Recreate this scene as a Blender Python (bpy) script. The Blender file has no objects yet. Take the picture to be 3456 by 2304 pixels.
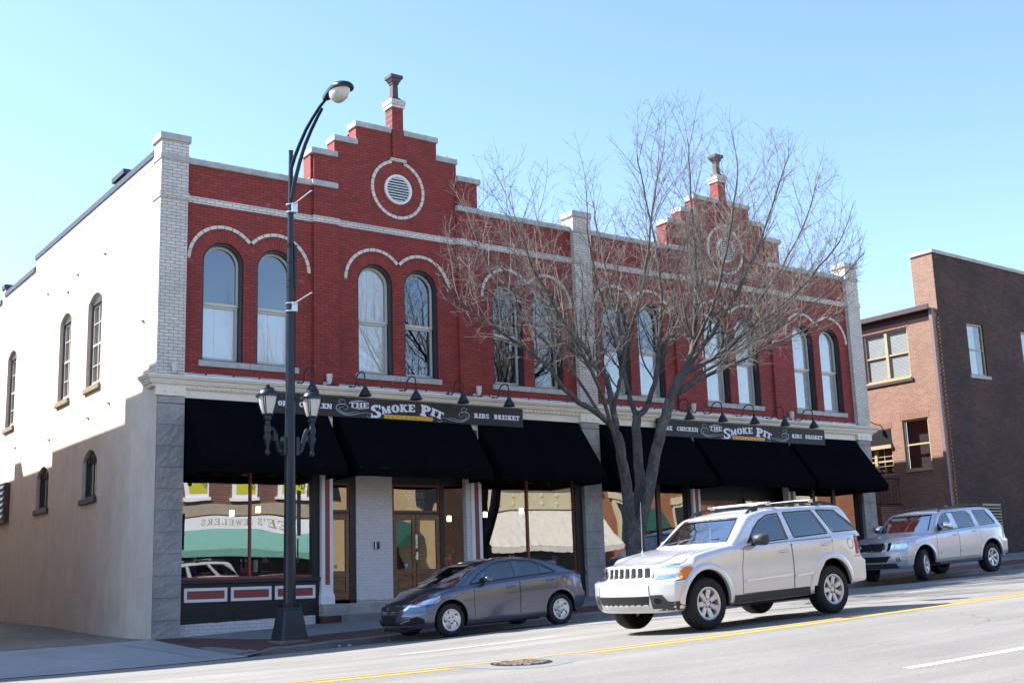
import bpy, bmesh, math, random
from math import sin, cos, pi, sqrt, radians, atan2
from mathutils import Vector, Matrix
from mathutils.bvhtree import BVHTree
from mathutils.geometry import delaunay_2d_cdt

S = bpy.context.scene
COL = S.collection

# ---------------------------------------------------------------- camera
cam_d = bpy.data.cameras.new('camera'); cam = bpy.data.objects.new('camera', cam_d); COL.objects.link(cam)
yaw, pitch, roll = 0.626007, 0.199848, -0.0342726
fv = Vector((sin(yaw)*cos(pitch), cos(yaw)*cos(pitch), sin(pitch)))
rv = Vector((cos(yaw), -sin(yaw), 0)); uv = rv.cross(fv)
r2 = rv*cos(roll) + uv*sin(roll); u2 = -rv*sin(roll) + uv*cos(roll)
Mc = Matrix((r2, u2, -fv)).transposed().to_4x4(); Mc.translation = (0, 0, 1.6)
cam.matrix_world = Mc
cam_d.sensor_width = 36; cam_d.lens = 36*4083.6/3456; cam_d.clip_end = 2000; cam_d.clip_start = 0.05
S.camera = cam

# ---------------------------------------------------------------- sky, sun, exposure
SUN = Vector((-0.72, 0.74, 1.0)).normalized()
EL = math.asin(SUN.z); AZ = atan2(SUN.x, SUN.y)
W = bpy.data.worlds.new('World'); S.world = W; W.use_nodes = True
nt = W.node_tree; nt.nodes.clear()
sky = nt.nodes.new('ShaderNodeTexSky'); sky.sky_type = 'NISHITA'; sky.sun_disc = False
sky.sun_elevation = EL; sky.sun_rotation = AZ; sky.altitude = 100; sky.air_density = 1.0; sky.dust_density = 0.3; sky.ozone_density = 3.0
bg = nt.nodes.new('ShaderNodeBackground'); bg.inputs[1].default_value = 0.130
wo = nt.nodes.new('ShaderNodeOutputWorld')
nt.links.new(sky.outputs[0], bg.inputs[0]); nt.links.new(bg.outputs[0], wo.inputs[0])
ld = bpy.data.lights.new('sun', 'SUN'); ld.energy = 4.8; ld.angle = radians(0.5); ld.color = (1.0, 0.955, 0.89)
sun = bpy.data.objects.new('sun', ld); COL.objects.link(sun)
sun.rotation_euler = SUN.to_track_quat('Z', 'Y').to_euler(); sun.location = (-20, 40, 40)
S.view_settings.view_transform = 'Standard'; S.view_settings.look = 'None'; S.view_settings.gamma = 1.0
S.view_settings.exposure = 1.4
S.view_settings.use_curve_mapping = False
S.cycles.max_bounces = 8; S.cycles.transparent_max_bounces = 24; S.cycles.glossy_bounces = 4
S.cycles.caustics_reflective = False; S.cycles.caustics_refractive = False
S.cycles.sample_clamp_indirect = 6.0
S.cycles.use_denoising = True

# ---------------------------------------------------------------- helpers
class MB:
    def __init__(s): s.v = []; s.f = []; s.mi = []; s.uv = None
    def add(s, vs, fs, m=0):
        o = len(s.v); s.v += [tuple(p) for p in vs]
        for f in fs: s.f.append([i+o for i in f]); s.mi.append(m)
    def box(s, x0, x1, y0, y1, z0, z1, m=0):
        s.add([(x0,y0,z0),(x1,y0,z0),(x1,y1,z0),(x0,y1,z0),(x0,y0,z1),(x1,y0,z1),(x1,y1,z1),(x0,y1,z1)],
              [(0,3,2,1),(4,5,6,7),(0,1,5,4),(1,2,6,5),(2,3,7,6),(3,0,4,7)], m)
    def prism(s, poly, fn0, fn1, m=0):
        # poly list of 2d pts (ccw), fn0/fn1 map to 3d at both ends
        n = len(poly); a = [fn0(p) for p in poly]; b = [fn1(p) for p in poly]
        s.add(a+b, [list(range(n))[::-1], list(range(n, 2*n))] + [(i, (i+1) % n, n+(i+1) % n, n+i) for i in range(n)], m)
    def prism_y(s, poly, y0, y1, m=0): s.prism(poly, lambda p: (p[0], y0, p[1]), lambda p: (p[0], y1, p[1]), m)
    def prism_x(s, poly, x0, x1, m=0): s.prism(poly, lambda p: (x0, p[0], p[1]), lambda p: (x1, p[0], p[1]), m)
    def prism_z(s, poly, z0, z1, m=0): s.prism(poly, lambda p: (p[0], p[1], z0), lambda p: (p[0], p[1], z1), m)
    def tube(s, pts, rad, n=8, m=0, cap=True):
        pts = [Vector(p) for p in pts]; k = len(pts)
        if not hasattr(rad, '__len__'): rad = [rad]*k
        up = Vector((0.31, 0.17, 0.93)); rings = []
        for i, p in enumerate(pts):
            t = (pts[min(i+1, k-1)]-pts[max(i-1, 0)])
            if t.length < 1e-9: t = Vector((0, 0, 1))
            t.normalize(); a = up - t*up.dot(t)
            if a.length < 0.05: a = Vector((1, 0, 0)) - t*t.x
            a.normalize(); up = a; b = t.cross(a)
            rings.append([p + (a*cos(2*pi*j/n) + b*sin(2*pi*j/n))*rad[i] for j in range(n)])
        vs = [q for r in rings for q in r]; fs = []
        for i in range(k-1):
            for j in range(n): fs.append((i*n+j, i*n+(j+1) % n, (i+1)*n+(j+1) % n, (i+1)*n+j))
        if cap: fs += [list(range(n))[::-1], [(k-1)*n+j for j in range(n)]]
        s.add(vs, fs, m)
    def lathe(s, prof, c=(0,0,0), ax='z', n=24, m=0, a0=0, a1=2*pi):
        # prof: (radius, height)
        full = abs(a1-a0-2*pi) < 1e-6; k = n if full else n+1; vs = []; fs = []
        for r, h in prof:
            for j in range(k):
                a = a0+(a1-a0)*j/n; u, w = r*cos(a), r*sin(a)
                vs.append({'z': (c[0]+u, c[1]+w, c[2]+h), 'y': (c[0]+w, c[1]+h, c[2]+u), 'x': (c[0]+h, c[1]+u, c[2]+w)}[ax])
        for i in range(len(prof)-1):
            for j in range(n):
                j2 = (j+1) % k
                fs.append((i*k+j, i*k+j2, (i+1)*k+j2, (i+1)*k+j))
        s.add(vs, fs, m)
    def grid(s, xs, ys, fn, m=0):
        n = len(ys); vs = [fn(x, y) for x in xs for y in ys]; fs = []
        for i in range(len(xs)-1):
            for j in range(n-1): fs.append((i*n+j, (i+1)*n+j, (i+1)*n+j+1, i*n+j+1))
        s.add(vs, fs, m)
    def mesh(s, name, mats, org=(0,0,0), smooth=False, recalc=False, sharp=None):
        me = bpy.data.meshes.new(name)
        o = Vector(org)
        me.from_pydata([tuple(Vector(p)-o) for p in s.v], [], s.f)
        for mt in (mats if isinstance(mats, (list, tuple)) else [mats]): me.materials.append(mt)
        for p, k in zip(me.polygons, s.mi): p.material_index = k; p.use_smooth = smooth
        if recalc:
            bm = bmesh.new(); bm.from_mesh(me); bmesh.ops.recalc_face_normals(bm, faces=bm.faces); bm.to_mesh(me); bm.free()
        if sharp is not None: me.set_sharp_from_angle(angle=radians(sharp))
        me.update()
        return me

def rootof(o):
    v = Vector((0, 0, 0))
    while o is not None: v += o.location; o = o.parent
    return v
def link(name, me, parent=None, loc=(0,0,0)):
    o = bpy.data.objects.new(name, me); COL.objects.link(o); o.location = loc
    if parent is not None: o.parent = parent
    return o
def part(name, mb, mats, parent, smooth=False, bevel=0, recalc=True, sharp=35, org=None):
    """one mesh, verts given in world space, under a parent (parents are unrotated here)"""
    me = mb.mesh(name, mats, org if org is not None else rootof(parent), smooth, recalc, sharp if smooth else None)
    o = link(name, me, parent)
    if bevel:
        b = o.modifiers.new('bevel', 'BEVEL'); b.width = bevel; b.segments = 2; b.limit_method = 'ANGLE'; b.angle_limit = radians(40)
    return o
def tag(o, label=None, cat=None, group=None, kind=None):
    if label: o['label'] = label
    if cat: o['category'] = cat
    if group: o['group'] = group
    if kind: o['kind'] = kind
    return o
def thing(name, loc, label, cat, group=None):
    o = bpy.data.objects.new(name, None); COL.objects.link(o); o.location = loc; o.empty_display_size = 0.3
    return tag(o, label, cat, group)
def single(name, mb, mats, label, cat, group=None, smooth=False, bevel=0, org=(0,0,0), sharp=35):
    me = mb.mesh(name, mats, org, smooth, True, sharp if smooth else None)
    o = link(name, me, None, org)
    if bevel:
        b = o.modifiers.new('bevel', 'BEVEL'); b.width = bevel; b.segments = 2; b.limit_method = 'ANGLE'; b.angle_limit = radians(40)
    return tag(o, label, cat, group)
def struct(name, mb, mats, smooth=False, recalc=False):
    o = link(name, mb.mesh(name, mats, (0,0,0), smooth, recalc)); o['kind'] = 'structure'; return o
def kids(o): return [c for c in bpy.data.objects if c.parent == o]
def dup(root, loc, label=None, group=None):
    r = root.copy(); COL.objects.link(r); r.location = loc
    if label: r['label'] = label
    if group: r['group'] = group
    for ch in kids(root):
        c = ch.copy(); COL.objects.link(c); c.parent = r
        for g in kids(ch):
            d = g.copy(); COL.objects.link(d); d.parent = c
    return r
def lin(a, b, n): return [a+(b-a)*i/(n-1) for i in range(n)]

# ---------------------------------------------------------------- materials
MATS = {}
class NB:
    def __init__(s, name):
        s.m = bpy.data.materials.new(name); s.m.use_nodes = True; s.t = s.m.node_tree
        s.p = s.t.nodes['Principled BSDF']; s.out = s.t.nodes['Material Output']
    def n(s, typ, **kw):
        x = s.t.nodes.new(typ)
        for k, v in kw.items():
            if k[0] == 'i' and k[1:].isdigit(): x.inputs[int(k[1:])].default_value = v
            else: setattr(x, k, v)
        return x
    def l(s, a, b, i=0, j=0):
        a = a.outputs[i] if hasattr(a, 'outputs') else a
        b = b.inputs[j] if hasattr(b, 'inputs') else b
        s.t.links.new(a, b)
    def set(s, **kw):
        for k, v in kw.items(): s.p.inputs[k.replace('_', ' ')].default_value = v
    def coord(s, plane=None):
        tc = s.n('ShaderNodeTexCoord')
        if plane is None: return tc.outputs['Object']
        if plane == 'uv': return tc.outputs['UV']
        sp = s.n('ShaderNodeSeparateXYZ'); s.l(tc.outputs['Object'], sp); c = s.n('ShaderNodeCombineXYZ')
        s.l(sp.outputs['XYZ'.index(plane[0])], c.inputs[0]); s.l(sp.outputs['XYZ'.index(plane[1])], c.inputs[1])
        return c.outputs[0]
    def noise(s, vec, scale, detail=4, rough=0.6, lo=0.3, hi=0.7, c0=(0,0,0,1), c1=(1,1,1,1), stretch=None):
        if stretch:
            mp = s.n('ShaderNodeMapping'); mp.inputs['Scale'].default_value = stretch; s.l(vec, mp.inputs[0]); vec = mp.outputs[0]
        x = s.n('ShaderNodeTexNoise'); x.inputs['Scale'].default_value = scale; x.inputs['Detail'].default_value = detail
        x.inputs['Roughness'].default_value = rough; s.l(vec, x.inputs['Vector'])
        r = s.n('ShaderNodeValToRGB'); e = r.color_ramp.elements
        e[0].position = lo; e[1].position = hi; e[0].color = c0; e[1].color = c1
        s.l(x.outputs[0], r.inputs[0]); return r.outputs[0]
    def mix(s, a, b, fac, mode='MIX'):
        x = s.n('ShaderNodeMix', data_type='RGBA', blend_type=mode)
        for v, k in ((fac, 0), (a, 6), (b, 7)):
            if hasattr(v, 'links') or hasattr(v, 'is_output'): s.t.links.new(v, x.inputs[k])
            elif k == 0: x.inputs[0].default_value = v
            else: x.inputs[k].default_value = (*v, 1) if len(v) == 3 else v
        return x.outputs[2]
    def bump(s, h, strength=0.3, dist=0.01):
        b = s.n('ShaderNodeBump'); b.inputs['Strength'].default_value = strength; b.inputs['Distance'].default_value = dist
        s.t.links.new(h, b.inputs['Height']); s.t.links.new(b.outputs[0], s.p.inputs['Normal'])
    def base(s, sock): s.t.links.new(sock, s.p.inputs['Base Color'])

def plain(name, col, rough=0.5, metal=0.0, var=0.12, scale=6.0, bump=0.0, coat=0.0, spec=0.5):
    b = NB(name); c = b.coord()
    n = b.noise(c, scale, 5, 0.65, 0.25, 0.75, (*[x*(1-var) for x in col], 1), (*[min(1, x*(1+var)) for x in col], 1))
    b.base(n); b.set(Roughness=rough, Metallic=metal, Coat_Weight=coat, Specular_IOR_Level=spec)
    if bump: b.bump(b.noise(c, scale*8, 4, 0.6, 0.2, 0.8), bump, 0.004)
    return b.m
def brick(name, plane, c1, c2, mortar, bw=0.215, bh=0.076, ms=0.007, rough=0.75, bump=0.5, dirt=(0.7, 0.7, 0.7), dirt_amt=0.5, spots=None, off=(0,0)):
    b = NB(name); c = b.coord(plane)
    mp = b.n('ShaderNodeMapping'); mp.inputs['Location'].default_value = (off[0], off[1], 0); b.l(c, mp.inputs[0]); c = mp.outputs[0]
    t = b.n('ShaderNodeTexBrick', offset=0.5, squash=1.0); b.l(c, t.inputs['Vector'])
    t.inputs['Color1'].default_value = (*c1, 1); t.inputs['Color2'].default_value = (*c2, 1); t.inputs['Mortar'].default_value = (*mortar, 1)
    t.inputs['Scale'].default_value = 1.0; t.inputs['Mortar Size'].default_value = ms; t.inputs['Mortar Smooth'].default_value = 0.3
    t.inputs['Bias'].default_value = -0.1; t.inputs['Brick Width'].default_value = bw; t.inputs['Row Height'].default_value = bh
    col = t.outputs['Color']
    n1 = b.noise(c, 0.55, 6, 0.65, 0.35, 0.7, (*dirt, 1), (1.06, 1.04, 1.04, 1)); col = b.mix(col, n1, dirt_amt, 'MULTIPLY')
    n2 = b.noise(c, 7.0, 4, 0.7, 0.3, 0.75, (0.8, 0.8, 0.8, 1), (1.15, 1.15, 1.15, 1)); col = b.mix(col, n2, 0.55, 'MULTIPLY')
    if spots:
        k = b.noise(c, 3.2, 3, 0.5, 0.66, 0.74, (0,0,0,1), (1,1,1,1), stretch=(1.0, 2.6, 1)); col = b.mix(col, spots, b.n_mul(k, 0.35)) if False else b.mix(col, spots, k)
    b.base(col); b.set(Roughness=rough)
    inv = b.n('ShaderNodeMath', operation='SUBTRACT'); inv.inputs[0].default_value = 1.0; b.l(t.outputs['Fac'], inv.inputs[1])
    nn = b.noise(c, 40, 3, 0.6, 0.2, 0.8); ad = b.n('ShaderNodeMath', operation='MULTIPLY_ADD'); b.l(nn, ad.inputs[0]); ad.inputs[1].default_value = 0.3; b.l(inv.outputs[0], ad.inputs[2])
    b.bump(ad.outputs[0], bump, 0.006)
    return b.m
def glass(name, tint=(0.75, 0.82, 0.82), base=0.14, edge=0.9, rough=0.0, wave=0.0, wscale=0.8):
    b = NB(name); b.t.nodes.remove(b.p)
    tr = b.n('ShaderNodeBsdfTransparent'); tr.inputs[0].default_value = (*tint, 1)
    gl = b.n('ShaderNodeBsdfGlossy'); gl.inputs['Roughness'].default_value = rough; gl.inputs[0].default_value = (0.97, 0.98, 1, 1)
    lw = b.n('ShaderNodeLayerWeight'); lw.inputs[0].default_value = 0.28
    mr = b.n('ShaderNodeMapRange'); mr.inputs[3].default_value = base; mr.inputs[4].default_value = edge; b.l(lw.outputs[0], mr.inputs[0])
    mx = b.n('ShaderNodeMixShader'); b.l(mr.outputs[0], mx.inputs[0]); b.l(tr.outputs[0], mx.inputs[1]); b.l(gl.outputs[0], mx.inputs[2])
    b.l(mx.outputs[0], b.out.inputs[0])
    if wave:
        x = b.n('ShaderNodeTexNoise'); x.inputs['Scale'].default_value = wscale; x.inputs['Detail'].default_value = 1.0; b.l(b.coord(), x.inputs['Vector'])
        bp = b.n('ShaderNodeBump'); bp.inputs['Strength'].default_value = 1.0; bp.inputs['Distance'].default_value = wave
        b.l(x.outputs[0], bp.inputs['Height']); b.l(bp.outputs[0], gl.inputs['Normal']); b.l(bp.outputs[0], lw.inputs['Normal'])
    return b.m
def emit(name, col, st):
    b = NB(name); b.set(Base_Color=(*col, 1), Emission_Color=(*col, 1), Emission_Strength=st, Roughness=0.6); return b.m

M = {}
M['red_brick'] = brick('red_brick', 'XZ', (0.35, 0.044, 0.032), (0.235, 0.033, 0.026), (0.085, 0.018, 0.016), spots=(0.33, 0.10, 0.09))
M['red_brick_side'] = brick('red_brick_side', 'YZ', (0.36, 0.046, 0.033), (0.27, 0.036, 0.027), (0.085, 0.018, 0.016))
M['arch_brick'] = brick('arch_brick', 'uv', (0.35, 0.045, 0.032), (0.25, 0.034, 0.026), (0.08, 0.018, 0.016), bw=0.5, bh=0.08, ms=0.008)
M['pale_brick'] = brick('pale_brick', 'XZ', (0.76, 0.69, 0.60), (0.64, 0.59, 0.53), (0.14, 0.12, 0.11), bw=0.22, bh=0.078, ms=0.006, bump=0.4, dirt=(0.75, 0.76, 0.8), dirt_amt=0.7)
M['pale_brick_side'] = brick('pale_brick_side', 'YZ', (0.74, 0.68, 0.59), (0.66, 0.61, 0.53), (0.16, 0.14, 0.12), bw=0.22, bh=0.078, ms=0.006, bump=0.4)
M['pale_ring'] = brick('pale_ring', 'uv', (0.76, 0.70, 0.61), (0.68, 0.62, 0.55), (0.12, 0.1, 0.09), bw=0.4, bh=0.16, ms=0.008, bump=0.4)
M['limestone'] = plain('limestone', (0.43, 0.42, 0.415), 0.9, var=0.25, scale=5, bump=0.5)
def granite():
    b = NB('granite'); c = b.coord()
    n = b.noise(c, 1.6, 5, 0.6, 0.3, 0.7, (0.27, 0.258, 0.245, 1), (0.43, 0.41, 0.39, 1)); k = b.noise(c, 60, 2, 0.5, 0.35, 0.65, (0.7, 0.7, 0.7, 1), (1.25, 1.25, 1.25, 1))
    b.base(b.mix(n, k, 0.7, 'MULTIPLY')); b.set(Roughness=0.85); b.bump(b.noise(c, 9, 6, 0.7, 0.2, 0.8), 0.6, 0.02); return b.m
M['granite'] = granite()
def stucco():
    b = NB('white_stucco'); c = b.coord()
    n = b.noise(c, 1.2, 6, 0.7, 0.3, 0.7, (0.70, 0.60, 0.505, 1), (0.84, 0.76, 0.665, 1))
    st = b.noise(c, 1.6, 6, 0.75, 0.35, 0.75, (0.80, 0.78, 0.75, 1), (1, 1, 1, 1), stretch=(1, 1.6, 0.16))
    col = b.mix(n, st, 0.55, 'MULTIPLY')
    tcz = b.n('ShaderNodeTexCoord'); sp = b.n('ShaderNodeSeparateXYZ'); b.l(tcz.outputs['Object'], sp)
    b.base(col); b.set(Roughness=0.9); b.bump(b.noise(c, 22, 5, 0.7, 0.2, 0.8), 0.35, 0.012); return b.m
M['stucco'] = stucco()
M['cream_paint'] = plain('cream_paint', (0.84, 0.77, 0.66), 0.5, var=0.06, scale=3)
M['white_paint'] = plain('white_paint', (0.82, 0.80, 0.79), 0.5, var=0.05, scale=4)
M['grey_white_brick'] = brick('grey_white_brick', 'XZ', (0.74, 0.70, 0.69), (0.71, 0.67, 0.66), (0.60, 0.565, 0.56), bump=0.18, dirt=(0.85, 0.85, 0.85), dirt_amt=0.4)
M['white_base_brick'] = brick('white_base_brick', 'XZ', (0.72, 0.71, 0.73), (0.68, 0.68, 0.70), (0.45, 0.44, 0.45), bump=0.7, dirt=(0.75, 0.72, 0.7), dirt_amt=0.6)
M['black_brick'] = brick('black_brick', 'XZ', (0.012, 0.013, 0.014), (0.010, 0.010, 0.012), (0.006, 0.006, 0.007), bump=0.4, rough=0.55)
M['black_paint'] = plain('black_paint', (0.012, 0.013, 0.016), 0.45)
M['red_paint'] = plain('red_paint', (0.27, 0.055, 0.045), 0.5, var=0.08)
M['green_black'] = plain('green_black', (0.012, 0.024, 0.030), 0.35, var=0.15)
M['sash_paint'] = plain('sash_paint', (0.60, 0.58, 0.53), 0.45, var=0.05)
M['fabric_black'] = plain('fabric_black', (0.0055, 0.0055, 0.0075), 1.0, var=0.25, scale=1.2, bump=0.15, spec=0.0)
M['sign_black'] = plain('sign_black', (0.020, 0.017, 0.016), 0.6, var=0.05)
M['sign_white'] = plain('sign_white', (0.80, 0.80, 0.86), 0.5, var=0.02)
M['sign_gold'] = plain('sign_gold', (0.80, 0.43, 0.045), 0.5, var=0.02)
M['sign_teal'] = plain('sign_teal', (0.30, 0.40, 0.41), 0.5, var=0.02)
M['lamp_black'] = plain('lamp_black', (0.012, 0.014, 0.020), 0.35)
M['plastic_white'] = plain('plastic_white', (0.62, 0.60, 0.55), 0.45, var=0.05)
M['post_green'] = plain('post_green', (0.007, 0.017, 0.027), 0.36, metal=0.0, var=0.3, scale=3, coat=0.1, spec=0.4)
M['dark_metal'] = plain('dark_metal', (0.02, 0.022, 0.025), 0.4, metal=0.3)
M['alu'] = plain('alu', (0.62, 0.62, 0.63), 0.35, metal=0.7, var=0.08)
M['lens'] = plain('lens', (0.62, 0.58, 0.52), 0.15, var=0.12, scale=4, coat=0.6)
M['flash_metal'] = plain('flash_metal', (0.055, 0.06, 0.075), 0.45, metal=0.4)
M['copper_dark'] = plain('copper_dark', (0.085, 0.055, 0.055), 0.45, metal=0.3)
M['shade_white'] = plain('shade_white', (0.90, 0.90, 0.90), 0.8, var=0.02, scale=1)
M['curtain'] = plain('curtain', (0.84, 0.80, 0.80), 0.8, var=0.12, scale=3)
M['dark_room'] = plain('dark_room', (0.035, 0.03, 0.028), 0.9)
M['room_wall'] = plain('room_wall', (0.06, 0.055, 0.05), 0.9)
M['up_glass'] = glass('up_glass', (0.97, 0.985, 0.99), 0.17, 0.95, 0.0, 0.004, 0.9)
M['shop_glass'] = glass('shop_glass', (0.88, 0.90, 0.88), 0.27, 0.95, 0.0, 0.012, 0.45)
M['door_glass'] = glass('door_glass', (0.88, 0.90, 0.88), 0.24, 0.95, 0.0, 0.010, 0.8)
def wood():
    b = NB('door_wood'); c = b.coord()
    n = b.noise(c, 3.0, 6, 0.6, 0.3, 0.7, (0.085, 0.033, 0.014, 1), (0.25, 0.11, 0.045, 1), stretch=(1.2, 1.2, 7)); b.base(n); b.set(Roughness=0.4, Coat_Weight=0.2); return b.m
M['wood'] = wood()
# ---------------------------------------------------------------- terrain heights
def sstep(t): t = max(0, min(1, t)); return t*t*(3-2*t)
def zroad(X, Y):
    Xc = max(-40, min(90, X))
    c = -1.30-(Y-13.03)*0.0275 if Y > 12 else -1.272+(Y-12)*0.02
    g = 0.0455*Xc
    if Xc < 12: g += 0.0026*(12-max(Xc, 4))**2 + 0.0416*max(0, 4-Xc)
    if Y > 20.3: c -= 0.02*min(Y-20.3, 2.1)
    return c+g+1.6
KY = 22.3                                   # kerb face
def zwalk(X, Y):
    zg = zroad(X, KY); t = (Y-KY)/4.3
    side = zg+0.13+0.18*t; apron = zg+0.015+0.29*min(1, t)+max(0, t-1)*0.10
    k = sstep((X-8.9-0.9*max(0, 1-t))/0.55) if t < 1 else (1 if X > 9.0 else 0)
    return apron*(1-k)+side*k

def asphalt():
    b = NB('asphalt'); c = b.coord()
    n = b.noise(c, 0.35, 5, 0.6, 0.3, 0.7, (0.24, 0.226, 0.205, 1), (0.305, 0.29, 0.266, 1))
    st = b.noise(c, 1.0, 5, 0.65, 0.42, 0.68, (0.70, 0.70, 0.715, 1), (1.0, 1.0, 1.0, 1), stretch=(0.07, 1.1, 1))
    ag = b.noise(c, 75, 3, 0.7, 0.3, 0.7, (0.62, 0.62, 0.62, 1), (1.35, 1.35, 1.33, 1))
    ag2 = b.noise(c, 24, 3, 0.7, 0.3, 0.7, (0.86, 0.86, 0.86, 1), (1.12, 1.12, 1.12, 1))
    col = b.mix(b.mix(b.mix(n, st, 0.8, 'MULTIPLY'), ag, 0.75, 'MULTIPLY'), ag2, 0.7, 'MULTIPLY')
    # a few tar cracks
    v = b.n('ShaderNodeTexVoronoi', feature='DISTANCE_TO_EDGE'); mp = b.n('ShaderNodeMapping'); mp.inputs['Scale'].default_value = (0.11, 0.42, 1)
    wn = b.n('ShaderNodeTexNoise'); wn.inputs['Scale'].default_value = 1.5; b.l(c, wn.inputs['Vector'])
    wm = b.n('ShaderNodeVectorMath', operation='MULTIPLY_ADD'); b.l(wn.outputs['Color'], wm.inputs[0]); wm.inputs[1].default_value = (0.9, 0.35, 0); b.l(c, wm.inputs[2])
    b.l(wm.outputs[0], mp.inputs[0]); b.l(mp.outputs[0], v.inputs['Vector']); v.inputs['Scale'].default_value = 1.0
    lt = b.n('ShaderNodeMath', operation='LESS_THAN'); b.l(v.outputs['Distance'], lt.inputs[0]); lt.inputs[1].default_value = 0.004
    col = b.mix(col, (0.10, 0.10, 0.10), b.mulv(lt.outputs[0], 0.55)) if hasattr(b, 'mulv') else col
    b.base(col); b.set(Roughness=0.85); b.bump(ag, 0.5, 0.006); return b.m
def _mulv(s, sock, k):
    m = s.n('ShaderNodeMath', operation='MULTIPLY'); s.t.links.new(sock, m.inputs[0]); m.inputs[1].default_value = k; return m.outputs[0]
NB.mulv = _mulv
M['asphalt'] = asphalt()
def concrete(name, c0, c1, bump=0.3):
    b = NB(name); c = b.coord()
    n = b.noise(c, 0.9, 6, 0.65, 0.3, 0.7, (*c0, 1), (*c1, 1)); k = b.noise(c, 45, 3, 0.7, 0.3, 0.7, (0.85, 0.85, 0.85, 1), (1.12, 1.12, 1.12, 1))
    s2 = b.noise(c, 0.5, 5, 0.7, 0.38, 0.6, (0.8, 0.79, 0.78, 1), (1, 1, 1, 1), stretch=(1, 0.4, 1))
    b.base(b.mix(b.mix(n, k, 0.7, 'MULTIPLY'), s2, 0.8, 'MULTIPLY')); b.set(Roughness=0.9); b.bump(k, bump, 0.004); return b.m
M['walk'] = concrete('walk_concrete', (0.20, 0.20, 0.195), (0.27, 0.265, 0.255))
M['apron'] = concrete('apron_concrete', (0.32, 0.32, 0.32), (0.40, 0.40, 0.40))
M['alley'] = concrete('alley_concrete', (0.15, 0.14, 0.125), (0.24, 0.225, 0.20))
M['kerb'] = concrete('kerb_stone', (0.13, 0.125, 0.12), (0.28, 0.27, 0.26), 0.8)
M['paver'] = brick('paver', 'XY', (0.13, 0.050, 0.042), (0.085, 0.036, 0.034), (0.05, 0.035, 0.032), bw=0.2, bh=0.1, ms=0.006, bump=0.4)
M['earth'] = plain('earth', (0.12, 0.11, 0.09), 0.95, var=0.2, scale=0.2)
M['yellow_line'] = plain('yellow_line', (0.68, 0.36, 0.02), 0.7, var=0.22, scale=14)
M['white_line'] = plain('white_line', (0.82, 0.82, 0.82), 0.7, var=0.12, scale=14)

g = MB(); xs = [-900, -200, -80]+lin(-40, 90, 53)+[160, 300, 900]; ys = [-900, -200, -60, -30, -8, 0, 8, 16, 22, 27, 34, 45, 70, 200, 900]
g.grid(xs, ys, lambda x, y: (x, y, zroad(x, min(max(y, 0), 22.3))-0.5+(0.35 if y > 27 else 0)))
struct('ground', g, M['earth'], recalc=False)
g = MB(); g.grid(lin(-60, 130, 191), lin(1.6, 12, 14)+lin(12.6, 20.3, 14)+[21, 21.7, KY], lambda x, y: (x, y, zroad(x, y)))
struct('road', g, M['asphalt'])
# markings lie 4 mm above the road
def strip(mb, x0, x1, yf, w, n=40, dz=0.004, m=0):
    mb.grid(lin(x0, x1, n), [-w/2, w/2], lambda x, d: (x, yf(x)+d, zroad(x, yf(x)+d)+dz), m)
g = MB()
strip(g, -40, 120, lambda x: 12.14, 0.105, 160); strip(g, -40, 7.55, lambda x: 11.86, 0.105, 60); strip(g, 9.6, 120, lambda x: 11.86, 0.105, 120)
struct('centre_line', g, M['yellow_line'])
g = MB()
for k in range(-6, 16): strip(g, 9.5+12.2*k, 12.45+12.2*k, lambda x: 16.3, 0.075, 8)
for k in range(-6, 16): strip(g, 10.05+12.2*k, 13.1+12.2*k, lambda x: 7.6, 0.11, 8)
struct('lane_line', g, M['white_line'])
g = MB(); 
for k in range(3):
    x0 = 34.0+1.5*k; g.grid(lin(x0, x0+0.1, 2), lin(20.4, KY-0.1, 4), lambda x, y: (x+0.25*(y-20.4), y, zroad(x, y)+0.004))
struct('parking_line', g, M['white_line'])
# patched asphalt round the manhole
g = MB(); random.seed(4); cxm, cym = 8.42, 11.68
ring = [(cxm+(0.60+0.05*sin(3*a)+0.03*sin(7*a+1))*1.12*cos(a), cym+(0.60+0.04*sin(2*a))*sin(a)) for a in [2*pi*i/48 for i in range(48)]]
g.add([(cxm, cym, zroad(cxm, cym)+0.0035)]+[(x, y, zroad(x, y)+0.0035) for x, y in ring], [(0, 1+i, 1+(i+1) % 48) for i in range(48)])
M['patch'] = concrete('patch_asphalt', (0.20, 0.21, 0.21), (0.25, 0.26, 0.255))
struct('asphalt_patch', g, M['patch'])
mc = thing('manhole_cover', (cxm, cym, zroad(cxm, cym)), 'rusty round iron manhole cover set in the road beside the yellow centre line', 'manhole cover')
def onroad(pts): return [(x, y, zroad(x, y)+z) for x, y, z in pts]
M['iron'] = plain('iron', (0.075, 0.048, 0.038), 0.45, metal=0.6, var=0.4, scale=9, bump=0.4)
g = MB()
for r0, r1, z in ((0.0, 0.30, 0.006), (0.315, 0.36, 0.009)):
    n = 40; vs = onroad([(cxm+r0*cos(2*pi*i/n), cym+r0*sin(2*pi*i/n), z) for i in range(n)]+[(cxm+r1*cos(2*pi*i/n), cym+r1*sin(2*pi*i/n), z) for i in range(n)]); g.add(vs, [(i, (i+1) % n, n+(i+1) % n, n+i) for i in range(n)])
part('cover_plate', g, M['iron'], mc)
M['iron_light'] = plain('iron_light', (0.30, 0.25, 0.21), 0.5, metal=0.5, var=0.3, scale=12)
g = MB(); random.seed(9)
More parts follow.
